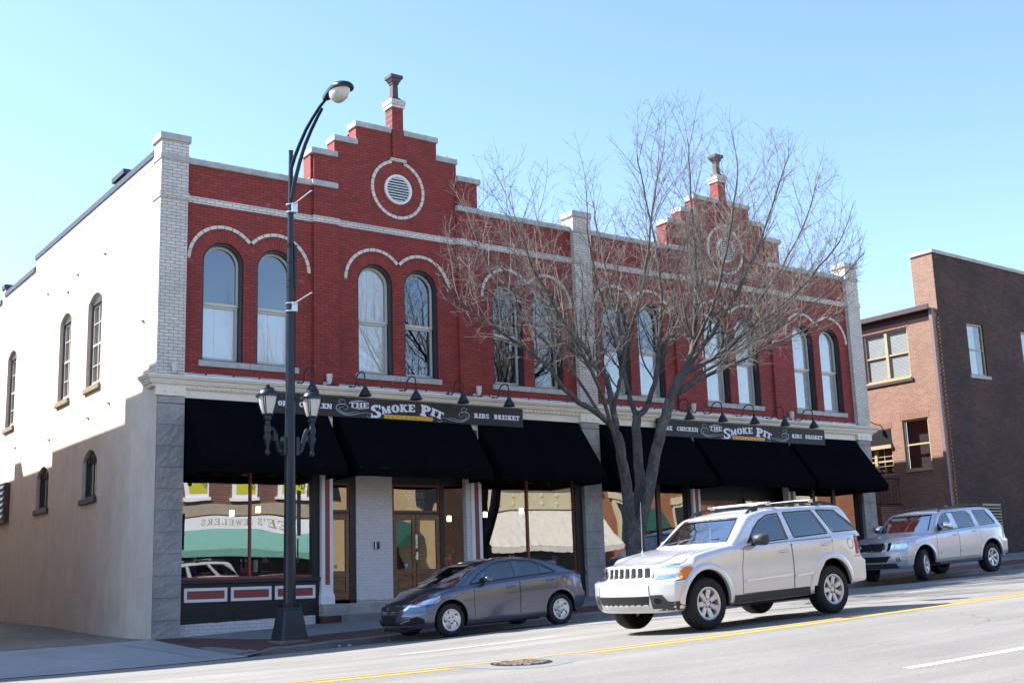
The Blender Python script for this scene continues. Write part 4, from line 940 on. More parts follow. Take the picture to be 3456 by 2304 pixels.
for i, (x, y, z) in enumerate(((11.77, 28.2, 3.64), (12.46, 28.2, 3.74), (18.06, 28.2, 3.54), (19.26, 28.2, 3.66), (20.51, 28.2, 3.77), (16.85, 28.2, 3.62))):
    lab = ['pendant lamp glowing in the left shop window, left of its mullion', 'pendant lamp glowing just right of the mullion in the left shop window', 'pendant lamp glowing in the dark side light by the doors', 'pendant lamp glowing at the left of the right-hand shop window behind the grey sedan', 'pendant lamp glowing left of the mullion in the shop window behind the grey sedan', 'pendant lamp glowing behind the double doors under the hanging sign'][i]
    if pend is None:
        pend = thing('pendant_lamp', (x, y, z), lab, 'pendant lamp', 'pendant lamps in the dining room')
        m = MB(); m.lathe([(0.055, -0.12), (0.06, 0.0), (0.05, 0.02), (0.0, 0.025)], (x, y, z), 'z', 14); part('glass_shade', m, M['pendant_glow'], pend, smooth=True)
        m = MB(); m.tube([(x, y, z+0.02), (x, y, 5.68)], 0.006, 5); part('cord', m, M['black_paint'], pend)
    else: dup(pend, (x, y, z), lab)

# ================================================================ awnings
AW = [(9.93, 13.45), (13.74, 17.62), (17.92, 21.40), (22.14, 25.58), (25.80, 29.86), (30.08, 33.46)]
ALAB = ['black fabric awning at the far left, next to the granite corner pier', 'black fabric awning over the entrance double doors of the left shop', 'black fabric awning left of the middle granite pier, over the grey sedan',
        'black fabric awning right of the middle granite pier, crossed by the tree trunk', 'black fabric awning in the middle of the right-hand shop, above the silver car', 'black fabric awning at the right end of the building']
for (x0, x1), lab in zip(AW, ALAB):
    A = thing('awning', ((x0+x1)/2, FY, 4.28), lab, 'awning', 'black awnings over the shopfronts')
    yt, yb, zt, zb = FY-0.055, FY-1.24, 6.075, 4.50
    mb = MB(); nx, ny = 25, 13
    def cover(i, j):
        x = x0+(x1-x0)*i/(nx-1); t = j/(ny-1); fr_ = (x-x0)/(x1-x0)
        sag = 0.018*sin(pi*t)*(0.6+0.4*cos(2*pi*fr_*3)); rip = 0.004*sin(31*fr_+2*t)*t
        return (x, yt+(yb-yt)*t, zt+(zb-zt)*t-sag+rip)
    mb.grid(list(range(nx)), list(range(ny)), lambda i, j: cover(i, j))
    mb.grid(list(range(nx)), [0, 1, 2], lambda i, j: (x0+(x1-x0)*i/(nx-1), yb+0.01*j+0.008*sin(i*1.3)*j/2, zb-0.105*j+0.006*sin(i*0.9)*(j == 2)))
    part('cover', mb, M['fabric_black'], A, smooth=True, recalc=False)
    for x in (x0, x1):
        mb = MB(); mb.add([(x, yt, zt), (x, yb, zb), (x, yb+0.02, zb-0.21), (x, yt, zb-0.21)], [(0, 1, 2, 3)]); part('side_panel', mb, M['fabric_black'], A, recalc=False)
    mb = MB()
    for x in (x0+0.03, (x0+x1)/2, x1-0.03): mb.tube([(x, yt, zb-0.02), (x, yb+0.03, zb-0.02)], 0.013, 6); mb.tube([(x, yt+0.01, zt-0.05), (x, yb+0.03, zb-0.03)], 0.013, 6)
    mb.tube([(x0+0.02, yb+0.03, zb-0.02), (x1-0.02, yb+0.03, zb-0.02)], 0.014, 6)
    part('frame', mb, M['dark_metal'], A)

# ================================================================ gooseneck sign lamps and up-lights
goose = None; up = None
GL = ['gooseneck lamp behind the right lantern of the street lamp', 'gooseneck lamp over the letters THE of the left signboard', 'gooseneck lamp at the middle of the left signboard', 'gooseneck lamp over the right scroll of the left signboard', 'gooseneck lamp at the right end of the left signboard',
      'gooseneck lamp right beside the tree limb at the left end of the right signboard', 'gooseneck lamp above the letters THE of the right signboard', 'gooseneck lamp at the middle of the right signboard', 'gooseneck lamp over the right scroll of the right signboard', 'gooseneck lamp at the right end of the right signboard']
for x, lab in zip((12.76, 14.18, 15.63, 17.05, 18.50, 25.05, 26.43, 27.81, 29.18, 30.54), GL):
    if goose is None:
        goose = thing('gooseneck_lamp', (x, FY-0.05, 6.58), 'black '+lab, 'sign lamp', 'gooseneck lamps over the signboards')
        m = MB(); m.lathe([(0.0, -0.05), (0.05, -0.04), (0.075, -0.01), (0.075, 0.04)], (x, FY-0.05, 6.58), 'y', 16); part('wall_mount', m, M['lamp_black'], goose, smooth=True)
        m = MB(); y0 = FY-0.09; P = [(x, y0, 6.58), (x, y0-0.16, 6.595), (x, y0-0.22, 6.63), (x, y0-0.26, 6.70)]+[(x, y0-0.51-0.22*cos(a), 6.74+0.20*sin(a)) for a in lin(pi, 0, 13)][0:0]
        P = [(x, y0, 6.58), (x, y0-0.16, 6.595), (x, y0-0.235, 6.63), (x, y0-0.265, 6.70)]+[(x, y0-0.475+0.21*cos(a), 6.76+0.15*sin(a)) for a in lin(0, pi, 12)]+[(x, y0-0.69, 6.66), (x, y0-0.69, 6.58)]
        m.tube(P, 0.017, 8); part('arm', m, M['lamp_black'], goose, smooth=True)
        yc = y0-0.70; m = MB(); m.lathe([(0.0, 0.0), (0.035, 0.0), (0.042, -0.10), (0.06, -0.12), (0.165, -0.31), (0.16, -0.31), (0.05, -0.14), (0.0, -0.13)], (x, yc, 6.60), 'z', 20)
        o = part('lamp_shade', m, M['lamp_black'], goose, smooth=True)
    else: dup(goose, (x, FY-0.05, 6.58), 'black '+lab)
UL = ['cone up-light on the ledge of the left corner pier', 'cone up-light on the ledge between the first and second window pairs', 'cone up-light on the ledge right of the second window pair', 'cone up-light on the ledge right of the tree limb', 'cone up-light on the ledge left of the last window pair']
for x, lab in zip((9.6, 13.50, 17.93, 25.80, 30.18), UL):
    if up is None:
        up = thing('wall_up_light', (x, FY-0.12, 6.60), 'white '+lab, 'wall lamp', 'white up-lights on the ledge')
        m = MB(); m.lathe([(0.0, 0.02), (0.03, 0.02), (0.055, 0.06), (0.07, 0.12), (0.083, 0.27), (0.075, 0.27), (0.06, 0.14), (0.0, 0.10)], (x, FY-0.22, 6.60), 'z', 18); part('lamp_cone', m, M['plastic_white'], up, smooth=True)
        m = MB(); m.lathe([(0.0, -0.03), (0.05, -0.03), (0.055, 0.05)], (x-0.06, FY-0.1, 6.64), 'y', 14); m.tube([(x-0.06, FY-0.12, 6.64), (x-0.03, FY-0.2, 6.62), (x, FY-0.22, 6.64)], 0.018, 7); part('wall_mount', m, M['plastic_white'], up, smooth=True)
    else: dup(up, (x, FY-0.12, 6.60), 'white '+lab)
# string lights: a cable with small dark bulbs lying on the ledge
m = MB(); random.seed(8); P = []
for i in range(110):
    x = 9.9+i*0.22; P.append((x, FY-0.24+0.02*sin(i*0.9), 6.605+0.012*random.random()))
m.tube(P, 0.006, 5)
for i in range(2, 110, 3): m.lathe([(0.0, -0.02), (0.02, -0.012), (0.024, 0.006), (0.012, 0.03), (0.0, 0.034)], (P[i][0], P[i][1], P[i][2]+0.012), 'z', 8)
single('ledge_light_string', m, M['lamp_black'], 'thin dark string of small bulbs lying along the white ledge over the cornice', 'string lights', org=(9.9, FY-0.24, 6.6), smooth=True)
M['bulb_clear'] = plain('bulb_clear', (0.75, 0.75, 0.75), 0.2)
m = MB(); random.seed(18)
def festoon(a, b, n):
    for i in range(n):
        t = i/(n-1); x = a[0]+(b[0]-a[0])*t; z = a[1]+(b[1]-a[1])*t
        m.lathe([(0.0, 0.0), (0.014, 0.008), (0.02, 0.03), (0.0, 0.055)], (x, FY-0.02, z), 'z', 6)
    m.tube([(a[0]+(b[0]-a[0])*t, FY-0.02, a[1]+(b[1]-a[1])*t+0.006*(i % 2)) for i, t in enumerate(lin(0, 1, 2*n))], 0.004, 4)
for u in UN:
    c = u['c']
    for a, b, n in (((u['x0'], 11.872), (c-2.6, 11.872), 9), ((c-2.5, 12.735), (c-1.9, 12.735), 3), ((c-1.85, 13.225), (c-1.25, 13.225), 3), ((c-1.2, 13.735), (c-0.25, 13.735), 4), ((c+0.25, 13.735), (c+1.2, 13.735), 4), ((c+1.3, 13.225), (c+1.85, 13.225), 3), ((c+1.9, 12.735), (c+2.5, 12.735), 3), ((c+2.6, 11.872), (u['x1'], 11.872), 9)): festoon(a, b, n)
single('parapet_light_string', m, M['bulb_clear'], 'string of small clear bulbs following the stepped parapet copings', 'string lights', org=(9.9, FY, 11.87))
# ================================================================ dark brick building on the right
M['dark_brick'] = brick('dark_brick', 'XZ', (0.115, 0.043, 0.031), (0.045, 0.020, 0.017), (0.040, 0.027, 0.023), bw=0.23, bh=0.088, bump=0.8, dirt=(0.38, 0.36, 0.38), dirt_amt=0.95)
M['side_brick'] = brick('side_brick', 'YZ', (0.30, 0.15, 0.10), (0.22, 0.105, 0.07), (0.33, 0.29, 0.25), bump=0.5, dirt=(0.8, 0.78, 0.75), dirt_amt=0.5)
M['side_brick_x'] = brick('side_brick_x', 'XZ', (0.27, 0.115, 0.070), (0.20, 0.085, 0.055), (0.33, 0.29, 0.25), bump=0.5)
M['soldier'] = brick('soldier', 'YZ', (0.29, 0.12, 0.075), (0.22, 0.09, 0.06), (0.30, 0.26, 0.22), bw=0.078, bh=0.30, ms=0.007, bump=0.5)
M['tan_frame'] = plain('tan_frame', (0.42, 0.34, 0.20), 0.5, var=0.06)
M['blind'] = plain('blind', (0.55, 0.60, 0.60), 0.7, var=0.05)
R = thing('dark_brick_building', (38.6, 26.6, 1.9), 'dark red brick building at the right edge with a sunlit lighter brick side', 'building')
mb = MB(); ops = [(40.72, 41.78, 8.9, 10.93), (44.35, 45.4, 8.9, 10.93), (48, 49.05, 8.9, 10.93), (40.5, 41.7, 2.95, 4.05)]
X0, X1 = 38.98, 60.0; cuts = sorted({X0, X1, *[o[0] for o in ops], *[o[1] for o in ops]})
ztop = lambda x: 13.48-(x-X0)*0.021
for a, b in zip(cuts[:-1], cuts[1:]):
    m = (a+b)/2; lo = 1.2
    for o in sorted([o for o in ops if o[0] < m < o[1]], key=lambda o: o[2]):
        mb.add([(a, FY, lo), (b, FY, lo), (b, FY, o[2]), (a, FY, o[2])], [(0, 1, 2, 3)]); lo = o[3]
    mb.add([(a, FY, lo), (b, FY, lo), (b, FY, ztop(b)), (a, FY, ztop(a))], [(0, 1, 2, 3)])
for x0, x1, z0, z1 in ops:
    mb.add([(x0, FY, z0), (x1, FY, z0), (x1, FY, z1), (x0, FY, z1), (x0, FY+.15, z0), (x1, FY+.15, z0), (x1, FY+.15, z1), (x0, FY+.15, z1)], [(0, 1, 5, 4), (1, 2, 6, 5), (2, 3, 7, 6), (3, 0, 4, 7)])
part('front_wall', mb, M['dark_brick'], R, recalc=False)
mb = MB(); mb.add([(X0, FY, 11.1), (X0, FY+0.95, 11.1), (X0, FY+0.95, 13.5), (X0, FY, 13.5)], [(3, 2, 1, 0)]); mb.add([(X0, FY+0.95, 11), (60, FY+0.95, 11), (60, FY+0.95, 13.05), (X0, FY+0.95, 13.48)], [(0, 1, 2, 3)])
part('parapet_end', mb, M['side_brick'], R, recalc=False)
mb = MB()
xs = lin(X0-0.06, 60, 24)
for a, b in zip(xs[:-1], xs[1:]):
    mb.add([(a+.004, FY-.05, ztop(a)), (b, FY-.05, ztop(b)), (b, FY+.98, ztop(b)), (a+.004, FY+.98, ztop(a)), (a+.004, FY-.05, ztop(a)+.13), (b, FY-.05, ztop(b)+.13), (b, FY+.98, ztop(b)+.13), (a+.004, FY+.98, ztop(a)+.13)], [(0, 1, 5, 4), (4, 5, 6, 7), (1, 2, 6, 5), (3, 0, 4, 7), (0, 3, 2, 1)])
part('coping', mb, M['limestone'], R)
mb = MB(); random.seed(2); z = 2.2; tooth = [(X0+0.012, 2.2)]
while z < 11:
    w = 0.05+0.07*random.random(); tooth += [(X0-w, z), (X0-w, z+0.076), (X0-0.012, z+0.076), (X0-0.012, z+0.152)]; z += 0.152
tooth += [(X0+0.012, z)]
for a in range(1, len(tooth)-4, 4):
    mb.box(tooth[a][0], X0+0.012, FY-0.006, FY+0.1, tooth[a][1], tooth[a+1][1])
mb.box(X0-0.012, X0+0.011, FY-0.004, FY+0.09, 2.2, z)
part('toothed_edge', mb, M['side_brick_x'], R)
SXR = 38.66
sops = [(27.80, 29.88, 8.88, 10.80), (27.28, 28.42, 5.38, 7.28), (28.98, 30.6, 5.28, 7.05), (33, 34.6, 8.9, 10.8)]
mb = MB(); cuts = sorted({26.66, 60.0, *[o[0] for o in sops], *[o[1] for o in sops]})
for a, b in zip(cuts[:-1], cuts[1:]):
    m = (a+b)/2; lo = 1.3
    for o in sorted([o for o in sops if o[0] < m < o[1]], key=lambda o: o[2]):
        mb.add([(SXR, a, lo), (SXR, b, lo), (SXR, b, o[2]), (SXR, a, o[2])], [(3, 2, 1, 0)]); lo = o[3]
    mb.add([(SXR, a, lo), (SXR, b, lo), (SXR, b, 11.22), (SXR, a, 11.22)], [(3, 2, 1, 0)])
for y0, y1, z0, z1 in sops:
    mb.add([(SXR, y0, z0), (SXR, y1, z0), (SXR, y1, z1), (SXR, y0, z1), (SXR+.14, y0, z0), (SXR+.14, y1, z0), (SXR+.14, y1, z1), (SXR+.14, y0, z1)], [(0, 1, 5, 4), (1, 2, 6, 5), (2, 3, 7, 6), (3, 0, 4, 7)])
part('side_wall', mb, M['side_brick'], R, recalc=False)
mb = MB(); mb.box(SXR, X0+0.02, FY+0.05, FY+0.056, 1.3, 11.2); mb.box(X0, 60, FY+0.9, 60, 10.9, 11.1); part('roof', mb, M['side_brick_x'], R)
mb = MB(); mb.box(SXR-0.22, SXR+0.3, 26.62, 60, 11.22, 11.30); mb.box(SXR-0.28, SXR-0.2, 26.6, 60, 11.24, 11.42); part('eaves_gutter', mb, M['copper_dark'], R)
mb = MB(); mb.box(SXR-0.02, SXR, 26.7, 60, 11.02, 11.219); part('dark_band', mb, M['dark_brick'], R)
M['pipe_brown'] = plain('pipe_brown', (0.20, 0.13, 0.12), 0.5)
mb = MB(); mb.box(SXR-0.12, SXR-0.002, 26.56, 26.70, 1.9, 11.25); part('downpipe', mb, M['pipe_brown'], R)
def plain_window(root, ax, p, a0, a1, z0, z1, mull, mat, blind=True, grid=None, arch=None):
    """window set in an opening: ax 'y' = facing -Y at y=p, ax 'x' = facing -X at x=p"""
    f = MB(); t = 0.07
    bx = (lambda u0, u1, d0, d1, za, zb, mbx: mbx.box(u0, u1, p+d0, p+d1, za, zb)) if ax == 'y' else (lambda u0, u1, d0, d1, za, zb, mbx: mbx.box(p+d0, p+d1, u0, u1, za, zb))
    bx(a0, a1, 0.06, 0.14, z0, z0+t, f); bx(a0, a1, 0.06, 0.14, z1-t, z1, f); bx(a0, a0+t, 0.061, 0.14, z0+t, z1-t, f); bx(a1-t, a1, 0.061, 0.14, z0+t, z1-t, f)
    for m in mull: bx(m-0.06, m+0.06, 0.05, 0.14, z0+t, z1-t, f)
    w = part('window', f, mat, root)
    s = MB(); edges = [a0+t]+mull+[a1-t]; zm = (z0+z1)/2
    for a, b in zip(edges[:-1], edges[1:]):
        bx(a, b, 0.075, 0.12, zm-0.03, zm+0.03, s)
        if grid:
            for k in range(1, grid): bx(a+(b-a)*k/grid-0.012, a+(b-a)*k/grid+0.012, 0.08, 0.12, z0+t, z1-t, s)
            for k in range(1, 3): bx(a, b, 0.082, 0.12, z0+(z1-z0)*k/3-0.012, z0+(z1-z0)*k/3+0.012, s)
    part('sash', s, mat, w)
    g = MB(); q = [(a0+t, z0+t), (a1-t, z0+t), (a1-t, z1-t), (a0+t, z1-t)]
    g.add([(u, p+0.10, z) if ax == 'y' else (p+0.10, u, z) for u, z in q], [(0, 1, 2, 3)]); part('pane', g, M['up_glass'], w, recalc=False)
    b = MB()
    if blind:
        z = z0+0.1
        while z < z1-0.1: bx(a0+t+0.02, a1-t-0.02, 0.145, 0.15, z, z+0.038, b); z += 0.052
        part('blind', b, M['blind'], w)
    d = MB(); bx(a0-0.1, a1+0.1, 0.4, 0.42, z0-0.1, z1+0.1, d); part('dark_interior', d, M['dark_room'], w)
    return w
plain_window(R, 'x', SXR, 27.80, 29.88, 8.88, 10.80, [28.84], M['tan_frame'])
plain_window(R, 'x', SXR, 27.28, 28.42, 5.38, 7.28, [], M['tan_frame'], blind=False)
plain_window(R, 'x', SXR, 28.98, 30.6, 5.28, 6.38, [29.8], M['tan_frame'], blind=False, grid=2)
plain_window(R, 'y', FY, 40.72, 41.78, 8.9, 10.93, [], M['tan_frame'], blind=False)
for x in (44.35, 48.0): plain_window(R, 'y', FY, x, x+1.05, 8.9, 10.93, [], M['tan_frame'], blind=False)
M['lace'] = plain('lace', (0.6, 0.58, 0.54), 0.9, var=0.35, scale=12)
for x in (40.80, 44.43): mb = MB(); mb.box(x, x+0.55, FY+0.16, FY+0.17, 8.95, 10.85); part('lace_curtain', mb, M['lace'], R)
mb = MB(); mb.box(SXR-0.05, SXR+0.1, 28.95, 30.6, 6.38, 6.50); mb.box(SXR-0.02, SXR+0.1, 28.97, 30.6, 6.50, 7.05); part('door_transom', mb, M['dark_metal'], R)
mb = MB(); mb.box(SXR-0.10, SXR+0.0, 28.95, 30.65, 6.30, 6.44); part('door_lintel', mb, M['tan_frame'], R)
for y0, y1, z in ((27.72, 29.96, 8.80), ): mb = MB(); mb.box(SXR-0.06, SXR+0.06, y0, y1, z-0.09, z+0.02); part('window_sill', mb, M['copper_dark'], R)
mb = MB(); mb.box(SXR-0.05, SXR+0.06, 27.80, 29.88, 8.82, 8.885); mb.box(SXR-0.05, SXR+0.06, 27.26, 28.44, 5.31, 5.385); part('window_sill', mb, M['tan_frame'], R)
mb = MB(); mb.box(40.62, 41.92, FY-0.05, FY+0.1, 8.78, 8.90); mb.box(44.25, 45.5, FY-0.05, FY+0.1, 8.78, 8.90); part('window_sill', mb, M['limestone'], R)
for q in ((27.7, 29.98, 10.80, 11.02), (27.2, 28.5, 7.28, 7.52), (28.9, 30.7, 7.05, 7.29)): mb = MB(); mb.box(SXR-0.008, SXR+0.02, *q); part('soldier_course', mb, M['soldier'], R)
mb = MB(); mb.box(40.5, 41.7, FY+0.02, FY+0.1, 2.95, 4.05)
v = part('vent', mb, M['tan_frame'], R); mb = MB()
for k in range(9): z = 3.03+k*0.11; mb.add([(40.56, FY+0.015, z), (41.64, FY+0.015, z), (41.64, FY-0.02, z+0.02), (40.56, FY-0.02, z+0.02), (40.56, FY+0.015, z+0.06), (41.64, FY+0.015, z+0.06)], [(0, 1, 2, 3), (3, 2, 5, 4)])
part('louvre', mb, M['dark_metal'], v)
# landing with railing at the side door, wall lamp, paper notice
L = thing('side_landing', (37.5, 29.6, 1.9), 'brick landing with dark bar railing beside the sunlit brick side wall', 'landing')
mb = MB(); mb.box(37.3, SXR-0.004, 28.7, 31.5, 1.6, 4.05); part('landing_base', mb, [M['side_brick_x']], L)
mb = MB()
for k in range(14): y = 28.72+0.2*k; mb.tube([(37.35, y, 4.05), (37.35, y, 5.1)], 0.012, 6)
for k in range(7): x = 37.35+0.19*k; mb.tube([(x, 28.72, 4.05), (x, 28.72, 5.1)], 0.012, 6)
for z in (4.15, 5.1): mb.tube([(37.35, 28.72, z), (37.35, 31.4, z)], 0.02, 6); mb.tube([(37.35, 28.72, z), (38.6, 28.72, z)], 0.02, 6)
part('railing', mb, M['dark_metal'], L)
m = MB(); m.tube([(SXR, 29.4, 7.22), (SXR-0.25, 29.5, 7.28), (SXR-0.5, 29.75, 7.5), (SXR-0.62, 29.85, 7.72)], 0.02, 6); m.lathe([(0.0, 0.1), (0.06, 0.08), (0.09, -0.04), (0.0, -0.05)], (SXR-0.66, 29.88, 7.74), 'z', 10)
single('side_wall_lamp', m, M['lamp_black'], 'small dark wall lamp on a bent arm on the sunlit brick side wall', 'wall lamp', org=(SXR, 29.4, 7.2))
m = MB(); m.add([(SXR-0.01, 27.0, 3.72), (SXR-0.05, 26.72, 3.68), (SXR-0.05, 26.76, 3.95), (SXR-0.01, 26.93, 3.98), (SXR-0.0, 27.0, 3.72), (SXR-0.03, 26.72, 3.68), (SXR-0.03, 26.76, 3.95), (SXR-0.0, 26.93, 3.98)], [(0, 1, 2, 3), (7, 6, 5, 4), (0, 4, 5, 1), (1, 5, 6, 2), (2, 6, 7, 3), (3, 7, 4, 0)])
single('paper_notice', m, M['white_paint'], 'small white paper notice on the shaded brick side wall', 'notice', org=(SXR, 26.9, 3.7))

# ================================================================ neighbour on the left (its shadow falls on the white wall and the street)
NBR = thing('neighbour_building', (5.6, 27.9, 0.7), 'plain brick building across the alley, left of the white side wall', 'building')
M['nbr_brick'] = brick('nbr_brick', 'XZ', (0.20, 0.09, 0.06), (0.15, 0.07, 0.05), (0.2, 0.17, 0.15)); M['nbr_bounce_side'] = plain('nbr_pale_bounce', (0.40, 0.34, 0.29), 0.9)  # unseen side wall made pale to bounce sky light onto the white wall
mb = MB()
for y0, y1, zt in ((27.9, 31.2, 11.85), (31.2, 32.4, 11.38), (32.4, 38.6, 10.78), (38.6, 75, 10.38)):
    mb.box(-16, 5.6, y0, y1-0.003, 0.2, zt)
mb.box(4.9, 5.6, 42.0, 42.75, 10.38, 10.85)
nw = part('wall', mb, [M['nbr_brick'], M['nbr_bounce_side']], NBR)
for p in nw.data.polygons:
    if abs(p.normal.x) > 0.7: p.material_index = 1
mb = MB()
for k in range(5):
    x = 3.0-4*k; mb.box(x-0.6, x+0.6, 27.86, 27.9, 6.2, 8.4)
for k in range(3):
    x = 2.4-6*k; mb.box(x-2.2, x+2.2, 27.85, 27.9, 1.6, 4.2)
part('dark_window', mb, M['black_paint'], NBR)

# ================================================================ buildings across the street (seen mirrored in the glass)
OY = -4.0
def opp(name, x0, x1, h, col, label, cat='building'):
    o = thing(name, ((x0+x1)/2, OY, zroad((x0+x1)/2, 1.6)), label, cat)
    mb = MB(); mb.box(x0+0.003, x1-0.003, OY-12, OY, 0.5, h); part('wall', mb, col, o); return o
M['opp_brick'] = brick('opp_brick', 'XZ', (0.20, 0.070, 0.045), (0.12, 0.048, 0.035), (0.26, 0.2, 0.16), bw=0.3, bh=0.11, ms=0.012)
M['opp_orange'] = brick('opp_orange', 'XZ', (0.36, 0.13, 0.05), (0.30, 0.10, 0.045), (0.32, 0.2, 0.12), bw=0.3, bh=0.11, ms=0.01)
M['opp_tan'] = plain('opp_tan', (0.46, 0.33, 0.17), 0.9, var=0.1, scale=2)
M['opp_cream'] = plain('opp_cream', (0.58, 0.50, 0.32), 0.8, var=0.08, scale=2)
M['opp_canvas'] = plain('opp_canvas', (0.60, 0.55, 0.46), 0.9, var=0.12, scale=3)
M['opp_green'] = plain('opp_green', (0.15, 0.33, 0.28), 0.8, var=0.08, scale=2)
M['opp_yellow'] = plain('opp_yellow', (0.55, 0.50, 0.03), 0.7, var=0.04)
M['opp_dark'] = plain('opp_dark', (0.02, 0.022, 0.026), 0.3)
M['opp_stone'] = plain('opp_stone', (0.36, 0.30, 0.22), 0.9, var=0.12)
M['opp_dgreen'] = plain('opp_dgreen', (0.015, 0.07, 0.05), 0.6)
O1 = opp('jewellery_shop_building', 14.0, 28.6, 10.2, M['opp_brick'], 'brown brick shop with sale posters and green awning, mirrored in the left shop window')
mb = MB(); mb.box(14, 28.58, OY, OY+0.12, 5.55, 6.25); part('stone_band', mb, M['opp_stone'], O1)
for x in (16.2, 19.0, 22.0, 24.7, 27.2):
    mb = MB(); mb.box(x-0.62, x+0.62, OY, OY+0.10, 6.62, 8.75); mb.box(x-0.75, x+0.75, OY, OY+0.2, 6.45, 6.62); w = part('window', mb, M['white_paint'], O1)
    mb = MB(); mb.box(x-0.48, x+0.48, OY+0.10, OY+0.115, 6.8, 8.6); part('sale_poster', mb, M['opp_yellow'], w)
    mb = MB()
    for i, c in enumerate('SALE'): put(mb, c, x+0.30-0.25*i-0.10, 7.0+0.33*i, 0.22, 0.30, OY+0.118, -0.8, 0, 0.2, 0.1, 1, -1)
    part('poster_lettering', mb, M['opp_dark'], w, recalc=False)
mb = MB(); mb.box(19.6, 28.4, OY, OY+0.25, 4.75, 5.45); sb_ = part('sign_band', mb, M['white_paint'], O1)
mb = MB(); word(mb, "DEE'S JEWELERS", 22.3, 27.0, 4.93, 0.34, OY+0.255, 0, 0.28, 0.2, 0.1, 1, -1); part('band_lettering', mb, M['opp_stone'], sb_, recalc=False)
mb = MB(); mb.add([(15, OY+0.1, 4.85), (28.5, OY+0.1, 4.85), (28.5, OY+1.5, 3.75), (15, OY+1.5, 3.75), (28.5, OY+1.48, 3.45), (15, OY+1.48, 3.45)], [(0, 1, 2, 3), (3, 2, 4, 5)]); part('awning', mb, M['opp_green'], O1)
mb = MB(); mb.box(14.5, 28.2, OY, OY+0.05, 1.6, 3.6); part('shop_window', mb, M['opp_dark'], O1)
O2 = opp('tan_wall_building', 28.6, 37.6, 9.6, M['opp_tan'], 'tan rendered building across the street, mirrored in the entrance doors')
mb = MB(); mb.add([(31.0, OY+0.05, 5.4), (34.5, OY+0.05, 5.4), (34.5, OY+1.3, 4.2), (31.0, OY+1.3, 4.2), (34.5, OY+1.3, 3.9), (31.0, OY+1.3, 3.9)], [(0, 1, 2, 3), (3, 2, 4, 5)]); part('awning', mb, M['opp_dgreen'], O2)
mb = MB(); mb.box(31.2, 34.3, OY, OY+0.05, 2.0, 4.0); mb.box(29.2, 30.2, OY, OY+0.05, 6.2, 8); mb.box(35, 36, OY, OY+0.05, 6.2, 8); part('window', mb, M['opp_dark'], O2)
O3 = opp('cream_shop_building', 37.6, 47.4, 12.2, M['opp_brick'], 'brick building with cream shopfront and canvas awning, mirrored behind the grey sedan')
mb = MB(); mb.box(37.7, 47.3, OY, OY+0.4, 5.9, 7.4); mb.box(37.6, 47.4, OY, OY+0.65, 7.4, 7.6); cs = part('cream_fascia', mb, M['opp_cream'], O3)
mb = MB()
for k in range(8): mb.lathe([(0.0, 0.06), (0.12, 0.05), (0.16, 0.0)], (38.4+1.17*k, OY+0.4, 6.9), 'y', 12); mb.lathe([(0.0, 0.06), (0.12, 0.05), (0.16, 0.0)], (38.4+1.17*k, OY+0.4, 6.3), 'y', 12)
part('rosette', mb, M['opp_cream'], cs)
mb = MB(); nst = 40; xs = lin(37.8, 47.2, nst)
mb.grid(xs, [0, 0.5, 1], lambda x, t: (x, OY+0.3+2.0*t, 5.85-2.1*t-0.15*sin(pi*t)+0.03*sin(x*9)*t)); mb.grid(xs, [0, 1], lambda x, t: (x, OY+2.3, 3.75-(0.35+0.07*abs(sin(x*5)))*t)); part('awning', mb, M['opp_canvas'], O3, recalc=False)
mb = MB(); mb.box(38, 47, OY, OY+0.05, 2.3, 3.9)
for k in range(4): mb.box(39+2.3*k, 40.1+2.3*k, OY, OY+0.05, 8.6, 10.8)
part('window', mb, M['opp_dark'], O3)
O4 = opp('orange_brick_building', 47.4, 72, 9.0, M['opp_orange'], 'orange brick building with cream framed windows across the street, mirrored in the right-hand shop windows')
for x in (49.2, 54.5, 61, 66): 
    mb = MB(); mb.box(x-0.7, x+0.7, OY, OY+0.15, 3.6, 6.6); mb.box(x-0.9, x+0.9, OY, OY+0.22, 6.6, 7.0); w = part('window', mb, M['opp_cream'], O4); mb = MB(); mb.box(x-0.5, x+0.5, OY+0.15, OY+0.16, 3.8, 6.4); part('pane', mb, M['opp_dark'], w)
mb = MB(); mb.add([(50.8, OY+0.05, 6.3), (52.6, OY+0.05, 6.3), (52.6, OY+1.0, 4.6), (50.8, OY+1.0, 4.6)], [(0, 1, 2, 3)]); part('awning', mb, M['opp_dgreen'], O4)
O5 = opp('low_shop_building', -30, 14.0, 7.5, M['opp_brick'], 'low brick row across the street behind the viewer')

# ================================================================ street lamp
PX, PY = 10.93, 23.15
SL = thing('street_lamp', (PX, PY, 0.5), 'tall dark green street lamp with a curved arm, twin lanterns and a tapered square base', 'street lamp')
def frust(mb, cx, cy, z0, z1, h0, h1, ch=0.0, m=0):
    def ring(h, z):
        c = h*ch; return [(cx-h+c, cy-h, z), (cx+h-c, cy-h, z), (cx+h, cy-h+c, z), (cx+h, cy+h-c, z), (cx+h-c, cy+h, z), (cx-h+c, cy+h, z), (cx-h, cy+h-c, z), (cx-h, cy-h+c, z)]
    mb.add(ring(h0, z0)+ring(h1, z1), [(i, (i+1) % 8, 8+(i+1) % 8, 8+i) for i in range(8)]+[tuple(range(8))[::-1], tuple(range(8, 16))], m)
mb = MB(); frust(mb, PX, PY, 0.70, 1.30, 0.30, 0.20, 0.16); frust(mb, PX, PY, 1.30, 1.35, 0.20, 0.185, 0.16)
part('base', mb, M['post_green'], SL, bevel=0.008)
M['footing'] = plain('footing', (0.17, 0.15, 0.13), 0.95, var=0.35, scale=9, bump=0.6)
